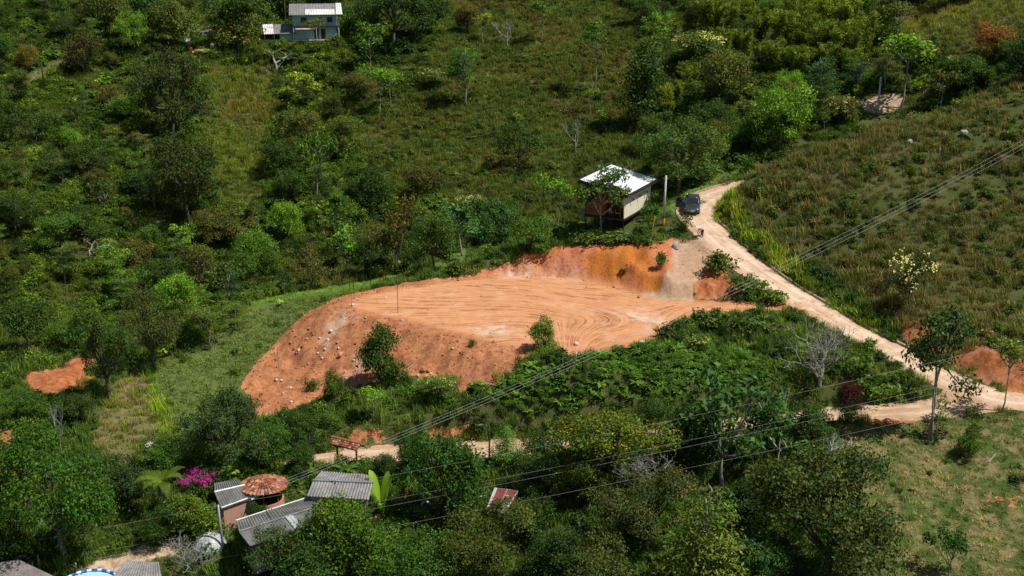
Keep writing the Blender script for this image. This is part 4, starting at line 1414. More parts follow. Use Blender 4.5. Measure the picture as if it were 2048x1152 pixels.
# flowering ones
for u, vb, vt, wp, col, bl, lab in (
        (936, 442, 388, 68, (0.06, 0.09, 0.03), BL, "cream-flowered tree on the slope behind the platform"),
        (1400, 130, 66, 110, (0.06, 0.09, 0.03), BL, "wide cream-flowered tree left of the bamboo"),
        (1545, 130, 82, 60, (0.06, 0.085, 0.03), BL, "small cream-flowered tree in front of the bamboo"),
        (1680, 250, 194, 76, (0.08, 0.09, 0.035), BL2, "pale brown-flowered round tree beside the far lane"),
        (1425, 345, 280, 60, (0.065, 0.10, 0.035), BL, "cream-flowered tree above the road's visible end"),
        (1915, 150, 110, 58, (0.07, 0.085, 0.035), BL, "low cream-flowered shrub below the rusty brown tree"),
        (1495, 235, 200, 50, (0.06, 0.095, 0.03), BL2, "cream-flowered shrub left of the bright green rounded tree"),
        (875, 795, 748, 82, (0.07, 0.13, 0.03), BL2, "light green shrub with cream tips at the foot of the clay slope"),
        (1398, 702, 670, 52, (0.07, 0.12, 0.03), BL2, "white-flowered shrub on the bank above the bracken"),
        (868, 172, 138, 60, (0.07, 0.105, 0.03), BL2, "pale-flowered shrub left of the layered tree"),
        (392, 492, 466, 40, (0.07, 0.11, 0.03), BL2, "pale-flowered shrub below the pale-stemmed sapling")):
    o = plant("broad", u, vb, vt, wp, col, "flowering_tree", lab, "tree")
    blossom(o, bl, CREAM if bl is BL else (0.5, 0.48, 0.33))
for o in scene.objects:
    if o.name.startswith("flowering_shrub"):
        blossom(o, BL2, (0.72, 0.70, 0.62))
    if "yellow blossom" in str(o.get("label")):
        blossom(o, BL2, (0.45, 0.38, 0.02))

# bare trees
for i, (u, vb, vt, wp, lab, nm) in enumerate((
        (1640, 776, 632, 160, "big leafless grey tree sprawling between road and bracken", "leafless_tree"),
        (1655, 918, 862, 110, "leafless grey tree above the huge olive tree", "leafless_tree"),
        (1016, 94, 38, 56, "small leafless grey tree high on the brushy slope", "leafless_tree"),
        (1152, 306, 236, 48, "pale bare tree below the dark scraggly tree's right", "leafless_tree"),
        (552, 146, 100, 70, "bare fallen branches below the teal house's outbuilding", "leafless_tree"),
        (178, 520, 478, 60, "bleached forked branches in the left hillside growth", "leafless_tree"),
        (124, 905, 798, 50, "dead grey trunk with broken limbs above the huge glossy tree", "leafless_tree"),
        (1290, 1000, 940, 120, "tangle of pale bare twigs in the brown-green tree", "leafless_tree"),
        (1298, 130, 96, 40, "two-stemmed bare top behind the tall dark narrow tree", "leafless_tree"),
        (375, 1150, 1062, 120, "grey leafless bush in front of the plastic dome", "leafless_bush"))):
    p = ground(u, vb)
    s = ppm(p)
    k = (3, 0, 1, 1, 2, 2, 1, 3, 1, 3)[i]
    o = link_mesh(nm, BARE[k])
    o.location = p
    w_ = wp / s / 0.9
    o.scale = (w_, w_, (vb - vt) / s)
    if "tangle" in lab:
        o.location = p + Vector((0, -2.2, 2.2))
        o.scale = (w_, w_, 3.2)
    o.rotation_euler = (0, 0, TR.uniform(0, 6.28))
    tag(o, lab, "tree" if "tree" in nm else "bush")


# bamboo
def bamboo(seed):
    r = random.Random(seed)
    rng = np.random.default_rng(seed)
    mb = MB()
    C, N = [], []
    for i in range(15):
        a = r.uniform(0, 6.28)
        b = r.uniform(0.02, 0.12)
        o_ = Vector((b * math.cos(a), b * math.sin(a), -0.02))
        hh, lean = r.uniform(0.7, 1.0), r.uniform(0.1, 0.42)
        pts = []
        for k in range(7):
            t = k / 6
            pts.append(o_ + Vector((math.cos(a) * lean * t ** 2.2, math.sin(a) * lean * t ** 2.2, hh * (t - 0.16 * t ** 4))))
        mb.tube(pts, [0.009 * (1 - 0.8 * k / 6) for k in range(7)], 5)
        for k in range(36):
            t = r.uniform(0.22, 1.0)
            j = min(5, int(t * 6))
            q = pts[j].lerp(pts[j + 1], t * 6 - j) if j < 6 else pts[6]
            m = 11
            sp = rng.normal(size=(m, 3)) * np.array([0.05, 0.05, 0.028]) * (1.25 - 0.6 * t)
            C.append(np.array(q) + sp - np.array([0, 0, 0.02]))
            N.append(unit(rng.normal(size=(m, 3)) * 0.6 + np.array([math.cos(a) * 0.3, math.sin(a) * 0.3, 0.7])))
    C, N = np.concatenate(C), np.concatenate(N)
    V, F = leaves(rng, C, N, 0.055, 0.28)
    T = np.repeat(leaf_tone(rng, len(C) // 11, 11, 0.25, 0.22), 4, 0)
    cm = np_mesh("bamboo_leaves", V, F, {"lc": T})
    cm.materials.append(M["foliage"])
    tm = mb_mesh(mb, "bamboo_culms")
    tm.materials.append(M["culm"])
    return tm, cm


M["culm"] = bark_mat("bamboo_culm", (0.20, 0.21, 0.06))
BAM = [bamboo(s) for s in (1, 2, 3)]
for i, (u, vb, vt) in enumerate(((1470, 75, -20), (1520, 80, 0), (1560, 100, 0), (1600, 120, 8), (1640, 125, 15), (1680, 130, 20), (1720, 135, 40), (1590, 75, -30), (1640, 80, -25), (1690, 85, -25), (1740, 100, 5),
                                 (1450, 110, 40), (1495, 125, 45), (1545, 150, 60), (1600, 160, 75), (1655, 150, 70), (1700, 155, 80), (1430, 60, -20), (1350, 215, 150), (1380, 180, 110))):
    p = ground(u, vb)
    s = ppm(p)
    o = empty("bamboo", p, TR.uniform(0, 6.28))
    h = (vb - vt) / s * 1.05
    o.scale = (h * 0.95, h * 0.95, h)
    tm, cm = BAM[i % 3]
    link_mesh("culms", tm, o)
    c = link_mesh("foliage", cm, o)
    j = TR.uniform(0.8, 1.2)
    c.color = (0.105 * j, 0.145 * j, 0.018, 1)
    tag(o, "yellow-green bamboo clump in the grove at the top of the gully" if i < 18 else "yellow-green bamboo clump low in the dark gully", "bamboo", "bamboo clumps of the grove" if i < 18 else "bamboo clumps low in the gully")
    CANOPY.append((p.x, p.y, 2.0))


# palm, banana plants
def palm(u, vb, vt, label, L):
    p = ground(u, vb)
    s = ppm(p)
    h = (vb - vt) / s
    o = empty("palm_tree", p)
    mb = MB()
    mb.tube([(0.1 * math.sin(k), 0.06 * k, h * k / 6 * 0.8 - 0.05) for k in range(7)], [0.19 - 0.015 * k for k in range(7)], 8)
    mb.build("trunk", M["bark"], o, True)
    me = frond_mesh("palm_fronds", 3, 13, L, 0.72, 1.05, 34, 0.22, 0.08, gap=0.5)
    c = link_mesh("crown", me, o)
    c.location = (0.1, 0.36, h * 0.8)
    c.color = (0.075, 0.115, 0.02, 1)
    return tag(o, label, "palm")


palm(325, 1050, 936, "feather palm with arching fronds beside the magenta bougainvillea", 2.3)


def banana_mesh(seed, n=7, L=1.0, upright=1.0):
    r = random.Random(seed)
    V, F, T = [], [], []
    for i in range(n):
        a = 6.28 * i / n + r.uniform(-.4, .4)
        dh, sd = Vector((math.cos(a), math.sin(a), 0)), Vector((-math.sin(a), math.cos(a), 0))
        l = L * r.uniform(.75, 1.1)
        up = r.uniform(0.75, 1.5) * upright
        K = 9
        tone = r.uniform(.8, 1.3)
        o = len(V)
        for k in range(K + 1):
            t = k / K
            c = dh * l * (0.08 + 0.6 * t) + Vector((0, 0, 1)) * l * (up * t - 0.62 * t ** 2.4)
            w = 0.17 * l * math.sin(math.pi * min(0.99, 0.06 + 0.93 * t)) ** 0.6
            V += [c + sd * w + Vector((0, 0, w * 0.25)), c, c - sd * w + Vector((0, 0, w * 0.25))]
            T += [[tone] * 3, [tone * 1.25] * 3, [tone] * 3]
        for k in range(K):
            q = o + 3 * k
            F += [(q, q + 1, q + 4, q + 3), (q + 1, q + 2, q + 5, q + 4)]
    me = np_mesh("banana_leaves", np.array([tuple(v) for v in V]), np.array(F), {"lc": np.array(T)}, smooth=True)
    me.materials.append(M["foliage"])
    return me


for i, (u, vb, vt, up, col, lab) in enumerate(((764, 1042, 972, 1.7, (0.12, 0.21, 0.022), "banana plant with one tall bright upright leaf"), (610, 946, 905, 1.0, (0.09, 0.17, 0.03), "small banana plant behind the ridged grey roof"),
                                               (12, 1085, 985, 1.4, (0.05, 0.11, 0.02), "banana plant with long dark leaves at the left edge"), (825, 985, 955, 1.0, (0.11, 0.2, 0.03), "small banana plant in the garden below the lane"),
                                               (90, 565, 540, 1.2, (0.22, 0.28, 0.03), "yellow-green rosette plant in the left hillside growth"), (562, 612, 594, 0.9, (0.18, 0.27, 0.03), "lime-green fan plant on the lawn strip"))):
    p = ground(u, vb)
    h = (vb - vt) / ppm(p)
    o = empty("banana_plant" if "banana" in lab else "leafy_plant", p, TR.uniform(0, 6))
    mb = MB()
    mb.tube([(0, 0, -0.05), (0.02, 0, h * 0.25), (0.03, 0, h * 0.5)], [0.1 * h, 0.075 * h, 0.03 * h], 8)
    mb.build("stem", M["culm"], o, True)
    c = link_mesh("leaves", banana_mesh(i + 3, 6 if i else 5, h * 0.78, up), o)
    c.location = (0.03, 0, h * 0.3)
    c.color = (*col, 1)
    tag(o, lab, "plant")

# bougainvillea and other colour
MAG = (0.34, 0.022, 0.42)
for u, vb, vt, wp, col, fl, lab in ((405, 985, 938, 84, MID, MAG, "magenta bougainvillea in full flower behind the brick hut"), (468, 1032, 1006, 44, MID, MAG, "magenta bougainvillea against the brick hut door"),
                                    (425, 1050, 1018, 50, MID, MAG, "small magenta bougainvillea above the plastic dome"), (742, 1048, 1020, 34, MID, (0.5, 0.05, 0.25), "pink flowering bush beside the banana plant"),
                                    (815, 1018, 985, 50, MID, (0.45, 0.16, 0.02), "orange-flowered bush in the garden")):
    o = plant("ragged", u, vb, vt, wp, col, "flowering_bush", lab, "bush")
    blossom(o, BL2 if "small" in lab or "orange" in lab else BL, fl, "flowers")
plant("broad", 1697, 845, 760, 50, (0.075, 0.022, 0.035), "purple_shrub", "dark purple-leaved shrub where the lower lane meets the trees", "shrub")

# ---- repeated trees of the far hillside and gully
n_fill = 0
rf = random.Random(21)
KINDS_F = ["broad", "broad", "broad", "big", "ragged", "open", "slim", "tier"]
COLS_F = [DARK, DARK, MID, MID, BRIGHT, OLIVE, MID, (0.075, 0.08, 0.026), (0.045, 0.075, 0.02), (0.06, 0.085, 0.02)]
NOUN = {"broad": "broadleaf_tree", "big": "broadleaf_tree", "ragged": "scraggly_tree", "open": "large_leaf_tree", "slim": "slender_tree", "tier": "layered_tree"}
for i in range(4000):
    u, vb = rf.uniform(-30, 2078), rf.uniform(5, 640)
    if n_fill >= 190: break
    q = ground(u, vb)
    X1 = np.array([q.x]); Y1 = np.array([q.y])
    zn = int(zones(X1, Y1, np.array([u]), np.array([vb]))[0])
    left_top = zn == 1 and (u < 420 or vb < 110 or u > 1250 or (u < 720 and 300 < vb))
    if zn == 1 and not left_top and rf.random() < 0.75: continue
    if zn not in (1,): continue
    if float(samp("", M_BARE, X1, Y1)[0]) > 0.2: continue
    if 500 < u < 700 and vb < 150: continue
    if 370 < u < 460 and 60 < vb < 150: continue
    if 40 < u < 150 and 100 < vb < 260: continue
    if 1690 < u < 1800 and 195 < vb < 330: continue
    if any(math.hypot(q.x - a, q.y - b) < c * 0.75 + 1.2 for a, b, c in CANOPY): continue
    kd = rf.choice(KINDS_F)
    h = rf.uniform(2.6, 6.0)
    wd = h * {"slim": 0.5, "tier": 0.85, "open": 0.9}.get(kd, rf.uniform(0.8, 1.2))
    gp = "upper" if vb < 130 else ("left" if u < 760 else "gully")
    lab = {"broadleaf_tree": "rounded green tree", "scraggly_tree": "scraggly open tree", "large_leaf_tree": "large-leaved open tree", "slender_tree": "slender thin tree", "layered_tree": "layered flat-topped tree"}[NOUN[kd]]
    where = {"upper": "in the woodland along the top of the far hillside", "left": "in the thick growth of the far left hillside", "gully": "in the gully and slope behind the platform and road"}[gp]
    plant(kd, u, vb, 0, 0, rf.choice(COLS_F), NOUN[kd], "%s %s" % (lab, where), "tree", "%ss %s" % (lab, where), loc=q, h=h, w=wd, jit=0.25)
    n_fill += 1
print("fill trees", n_fill)

# ---- countable shrubs
SHM = [bush_mesh("shrub_leaves", 200 + i, 80, 10, 0.15, tall=t, var=0.33) for i, t in enumerate((0.8, 1.0, 1.25, 0.9))]
HILL_LABEL = {2: ("dark green shrub dotting the brown scrub hill above the road", "shrubs dotting the brown scrub hill", 90, (0.35, 1.25)), 6: ("round shrub on the grassy ridge left of the clay slope", "shrubs on the grassy ridge", 9, (0.5, 0.9)),
              0: ("leafy shrub on the slope between platform and lower lane", "shrubs between platform and lower lane", 60, (0.6, 1.15)), 9: ("bushy shrub on the open brushy slope", "shrubs on the open brushy slope", 90, (0.6, 1.2)),
              1: ("dense bush in the thick growth of the far hillside", "bushes in the growth of the far hillside", 120, (0.9, 1.9)), 3: ("small green bush on the dry pasture", "bushes on the dry pasture", 9, (0.3, 0.5)),
              11: ("yellow-green bush in the tall roadside grass", "bushes in the roadside grass", 14, (0.5, 0.9))}
left = {k: v[2] for k, v in HILL_LABEL.items()}
SHC = {2: [(0.04, 0.075, 0.018), (0.06, 0.095, 0.022)], 6: [(0.045, 0.085, 0.018)], 0: [(0.05, 0.105, 0.02), (0.075, 0.13, 0.024), (0.04, 0.075, 0.02)], 9: [(0.04, 0.075, 0.016), (0.07, 0.105, 0.022)],
       1: [(0.04, 0.08, 0.014), (0.065, 0.12, 0.018), (0.095, 0.15, 0.02)], 3: [(0.05, 0.10, 0.02)], 11: [(0.11, 0.16, 0.02)]}
for i in range(6000):
    if not any(left.values()): break
    u, vb = rf.uniform(-10, 2058), rf.uniform(30, 1060)
    q = ground(u, vb)
    X1 = np.array([q.x]); Y1 = np.array([q.y])
    zn = int(zones(X1, Y1, np.array([u]), np.array([vb]))[0])
    if left.get(zn, 0) <= 0 or float(samp("", M_BARE, X1, Y1)[0]) > 0.15: continue
    if not clear(X1, Y1)[0]: continue
    if zn == 0 and (vb > 900 or u < 560): continue
    lab, gp, _, (s0, s1) = HILL_LABEL[zn]
    o = link_mesh("shrub" if zn != 1 else "bush", SHM[rf.randrange(4)])
    o.location = q - Vector((0, 0, 0.05))
    o.rotation_euler = (0, 0, rf.uniform(0, 6.28))
    s = rf.uniform(s0, s1)
    o.scale = (s * rf.uniform(.85, 1.25), s, s * rf.uniform(.8, 1.15))
    c = rf.choice(SHC[zn])
    j = rf.uniform(.75, 1.3)
    o.color = (c[0] * j, c[1] * j, c[2] * j, 1)
    tag(o, lab, "shrub", gp)
    left[zn] -= 1
# particular shrubs
for u, vb, vt, wp, col, lab in ((1445, 545, 500, 70, (0.07, 0.10, 0.03), "grey-green shrub on the mound between ramp and road"), (1500, 580, 540, 80, (0.055, 0.095, 0.022), "green shrub low on the mound beside the road fork"),
                                (1540, 600, 565, 66, (0.075, 0.125, 0.024), "yellow-tipped shrub at the road fork end of the mound"), (1410, 655, 608, 90, (0.05, 0.08, 0.025), "dark shrub in front of the track, nearer the ramp"),
                                (1485, 660, 612, 110, (0.055, 0.085, 0.025), "dark broad shrub in front of the track, nearer the road fork"), (1250, 484, 456, 84, (0.07, 0.10, 0.028), "shrub at the brink of the middle of the cut bank"),
                                (1300, 486, 462, 60, (0.055, 0.085, 0.026), "shrub at the brink of the right end of the cut bank"), (1180, 482, 450, 76, (0.06, 0.10, 0.026), "shrub at the brink of the left part of the cut bank"),
                                (1085, 500, 472, 50, (0.05, 0.09, 0.022), "shrub at the left tip of the cut bank"), (1326, 530, 500, 30, (0.045, 0.10, 0.02), "small bush clinging to the cut bank"),
                                (1246, 548, 532, 20, (0.06, 0.07, 0.03), "tiny weed growing in the orange cut bank"), (920, 545, 520, 60, (0.07, 0.10, 0.03), "shrub on the grassy strip behind the platform"),
                                (640, 830, 790, 60, (0.06, 0.11, 0.022), "leafy shrub at the toe of the clay slope, beside the dark young tree"), (945, 690, 672, 16, (0.08, 0.14, 0.02), "small weed tuft on the platform's front edge"),
                                (625, 780, 745, 30, (0.06, 0.11, 0.03), "pale shrub standing out on the clay slope's foot"), (1760, 790, 740, 90, (0.06, 0.105, 0.024), "round shrub beside the road above the lower lane"),
                                (1720, 740, 690, 80, (0.065, 0.115, 0.022), "shrub along the road's lower edge beside the sprawling leafless tree")):
    p = ground(u, vb)
    s = ppm(p)
    o = link_mesh("shrub", SHM[rf.randrange(4)])
    o.location = p - Vector((0, 0, 0.05))
    o.rotation_euler = (0, 0, rf.uniform(0, 6.28))
    o.scale = (wp / s / 1.6, wp / s / 1.6, (vb - vt) / s / 0.95)
    o.color = (*col, 1)
    tag(o, lab, "shrub")
# ------------------------------------------------------------------ buildings
def at_z(u, v, z):
    d = ray(u, v)
    t = (z - CAMZ) / d[2]
    return Vector((d[0] * t, d[1] * t, z))


def corrugated(mb, a, b, c, d, pitch=0.18, amp=0.035, thick=0.03, across=True, rows=1):
    """wavy sheet over the quad a-b (upper edge) to d-c (lower edge); the waves run down the slope"""
    a, b, c, d = map(Vector, (a, b, c, d))
    n = max(4, int((b - a).length / pitch) * 4)
    nrm = (b - a).cross(d - a).normalized()
    if nrm.z < 0: nrm = -nrm
    o = len(mb.v)
    for i in range(n + 1):
        t = i / n
        h = nrm * (amp * math.sin(2 * math.pi * i / 4))
        for k in range(rows + 1):
            q = k / rows
            p = a.lerp(b, t).lerp(d.lerp(c, t), q) + h + nrm * (0.02 * (rows - k) if rows > 1 else 0)
            mb.v += [tuple(p), tuple(p - nrm * thick)]
    w = 2 * (rows + 1)
    for i in range(n):
        for k in range(rows):
            p = o + i * w + 2 * k
            mb.f += [(p, p + 2, p + w + 2, p + w), (p + 1, p + w + 1, p + w + 3, p + 3)]
        p = o + i * w
        mb.f.append((p, p + w, p + w + 1, p + 1))
        p = o + i * w + 2 * rows
        mb.f.append((p, p + 1, p + w + 1, p + w))
    for i in (0, n):
        p = o + i * w
        mb.f.append((p, p + 1, p + 2 * rows + 1, p + 2 * rows))
    return mb


def slab(mb, quad, th):
    """flat panel under the quad (upper face given)"""
    q = [Vector(p) for p in quad]
    n = (q[1] - q[0]).cross(q[3] - q[0]).normalized()
    if n.z < 0: n = -n
    return mb.hexa([p - n * th for p in q], q)




def roof_mat(name, a, b, dirt, rough=0.75, metal=0.0):
    t = NT(name)
    p = t.pos()
    n1 = t.noise(p, 1.1, 5, 0.65)
    n2 = t.noise(p, 5.0, 4, 0.6)
    c = t.mix(t.ramp(n1, 0.35, 0.65), a, b)
    c = t.mix(t.math("MULTIPLY", t.ramp(n2, 0.5, 0.72), 0.6), c, dirt)
    return t.done(t.bsdf(c, rough, metal, 0.35, t.bump(n2, 0.2, 0.02)))


M["roof_grey"] = roof_mat("weathered_fibre_cement", (0.20, 0.192, 0.188), (0.31, 0.298, 0.29), (0.12, 0.11, 0.10))
M["roof_dark"] = roof_mat("mossy_fibre_cement", (0.14, 0.14, 0.138), (0.24, 0.235, 0.225), (0.08, 0.10, 0.06))
M["roof_brown"] = roof_mat("worn_fibre_cement", (0.24, 0.205, 0.19), (0.34, 0.30, 0.28), (0.14, 0.115, 0.10))
M["sheet_white"] = roof_mat("white_painted_sheet", (0.68, 0.68, 0.66), (0.78, 0.78, 0.76), (0.5, 0.49, 0.46), 0.5)
M["white_roof"] = plain("white_roof_coating", (0.86, 0.87, 0.88), 0.45, 0, 0.4, 0.03, 1.0, 0.05)
M["zinc"] = roof_mat("zinc_sheet", (0.50, 0.54, 0.60), (0.62, 0.66, 0.72), (0.40, 0.40, 0.42), 0.42, 0.35)
M["rust"] = roof_mat("rusted_sheet", (0.16, 0.035, 0.025), (0.23, 0.055, 0.035), (0.30, 0.12, 0.08), 0.8)
M["teal"] = plain("teal_wall_paint", (0.36, 0.62, 0.58), 0.8, 0, 0.3, 0.12, 1.2, 0.1, (0.38, 0.47, 0.43))
M["white_wall"] = plain("white_wall_paint", (0.70, 0.70, 0.67), 0.8, 0, 0.3, 0.08, 1.5, 0.1, (0.5, 0.46, 0.4))
M["dull_wall"] = plain("dull_plaster", (0.26, 0.24, 0.21), 0.85, 0, 0.2, 0.2, 1.5, 0.1, (0.16, 0.13, 0.1))
M["cream_wall"] = plain("cream_wall_paint", (0.74, 0.69, 0.53), 0.75, 0, 0.3, 0.06, 1.0, 0.08)
M["dark_metal"] = plain("dark_painted_steel", (0.028, 0.03, 0.036), 0.45, 0.3, 0.4, 0.3, 4, 0.05)
M["black"] = plain("black_paint", (0.012, 0.012, 0.013), 0.6, 0, 0.3, 0.2)
M["wood_dark"] = plain("dark_timber", (0.07, 0.042, 0.026), 0.8, 0, 0.2, 0.35, 6, 0.3)
M["wood_red"] = plain("red_brown_timber", (0.24, 0.085, 0.04), 0.75, 0, 0.25, 0.3, 6, 0.3)
M["wood_grey"] = plain("grey_timber", (0.30, 0.26, 0.21), 0.85, 0, 0.2, 0.3, 6, 0.3)
M["pole_grey"] = plain("pale_concrete", (0.56, 0.56, 0.57), 0.8, 0, 0.3, 0.10, 2, 0.1)
M["steel_grey"] = plain("galvanised_steel", (0.34, 0.36, 0.39), 0.5, 0.5, 0.4, 0.15, 3, 0.05)
M["yellow"] = plain("yellow_paint", (0.78, 0.46, 0.02), 0.55, 0, 0.4, 0.08)
M["skylight"] = roof_mat("clear_corrugated_plastic", (0.36, 0.40, 0.40), (0.46, 0.50, 0.48), (0.25, 0.27, 0.25), 0.35)
M["roof_moss"] = roof_mat("green_moss_sheet", (0.13, 0.17, 0.12), (0.20, 0.25, 0.17), (0.10, 0.13, 0.05))
M["green_door"] = plain("dark_green_paint", (0.015, 0.06, 0.04), 0.5, 0, 0.4, 0.15)
M["wire"] = plain("aluminium_cable", (0.40, 0.40, 0.39), 0.5, 0.3, 0.4, 0.1)
M["wire_dark"] = plain("black_cable", (0.05, 0.05, 0.055), 0.6, 0, 0.3, 0.1)


def planks_mat(name, a, b):
    t = NT(name)
    p = t.pos()
    s = t.n("ShaderNodeSeparateXYZ", i_0=p)
    row = t.math("FRACT", t.math("MULTIPLY", s.outputs[2], 6.0))
    idx = t.math("FLOOR", t.math("MULTIPLY", s.outputs[2], 6.0))
    cv = t.n("ShaderNodeCombineXYZ", i_0=idx)
    wn = t.n("ShaderNodeTexWhiteNoise", noise_dimensions="3D", i_0=cv)
    c = t.mix(wn.outputs[0], a, b)
    c = t.mix(t.math("MULTIPLY", t.ramp(t.noise(p, 2.0, 5), 0.4, 0.7), 0.5), c, [x * 0.6 for x in a])
    c = t.mix(t.ramp(row, 0.12, 0.03), c, (0.02, 0.012, 0.008))
    return t.done(t.bsdf(c, 0.7, 0, 0.3, t.bump(row, 0.2, 0.02)))


def brick_mat(name, a, b, mortar, scale=3.5):
    t = NT(name)
    br = t.n("ShaderNodeTexBrick")
    p = t.pos()
    s = t.n("ShaderNodeSeparateXYZ", i_0=p)
    t.put(br, "Vector", t.n("ShaderNodeCombineXYZ", i_0=t.math("ADD", s.outputs[0], s.outputs[1]), i_1=s.outputs[2]))
    t.put(br, "Color1", a)
    t.put(br, "Color2", b)
    t.put(br, "Mortar", mortar)
    t.put(br, "Scale", scale)
    t.put(br, "Mortar Size", 0.045)
    br.inputs["Brick Width"].default_value = 0.9
    br.inputs["Row Height"].default_value = 0.42
    return t.done(t.bsdf(br.outputs[0], 0.85, 0, 0.2, t.bump(br.outputs[1], 0.3, 0.02)))


M["brown_planks"] = planks_mat("brown_cladding", (0.20, 0.082, 0.045), (0.27, 0.115, 0.06))
M["brick"] = brick_mat("brick_with_white_joints", (0.42, 0.12, 0.055), (0.50, 0.17, 0.08), (0.72, 0.68, 0.62))
M["brick_red"] = brick_mat("red_brick", (0.34, 0.10, 0.05), (0.42, 0.15, 0.08), (0.40, 0.28, 0.2), 6)


def tile_mat(name, tones):
    t = NT(name)
    c = t.mix(1.0, (1, 1, 1), t.attr("tone").outputs["Color"], "MULTIPLY")
    n = t.noise(t.pos(), 7, 5, 0.65)
    c = t.mix(t.math("MULTIPLY", t.ramp(n, 0.5, 0.68), 0.75), c, (0.05, 0.035, 0.028))
    return t.done(t.bsdf(c, 0.85, 0, 0.2, t.bump(n, 0.3, 0.02)))


M["tiles"] = tile_mat("clay_roof_tiles", None)


def tile_tone(r):
    k = r.random()
    b = (0.42, 0.15, 0.075) if k < 0.4 else (0.30, 0.10, 0.055) if k < 0.65 else (0.52, 0.27, 0.16) if k < 0.85 else (0.13, 0.06, 0.045)
    j = r.uniform(0.8, 1.15)
    return [x * j for x in b]


def tile_roof_np(rows_fn, n_rows, n_cols, seed, rad_):
    """barrel tiles: rows_fn(i, k) gives the upper mid point, lower mid point and sideways unit of tile row k, column i"""
    r = random.Random(seed)
    V, F, T = [], [], []
    for i in range(n_cols):
        for k in range(n_rows):
            a, b, s, n, wa, wb = rows_fn(i, k)
            o = len(V)
            tone = tile_tone(r)
            lift = r.uniform(0, 0.012)
            for q in range(6):
                w = math.pi * q / 5
                V.append(tuple(a + s * math.cos(w) * wa + n * (math.sin(w) * rad_ + lift)))
                V.append(tuple(b + s * math.cos(w) * wb + n * (math.sin(w) * rad_ * 1.15 + 0.03 + lift)))
                T += [tone, tone]
            for q in range(5):
                p = o + 2 * q
                F.append((p, p + 1, p + 3, p + 2))
    me = np_mesh("tiles", np.array(V), np.array(F), {"tone": np.array(T)}, smooth=True)
    me.materials.append(M["tiles"])
    return me


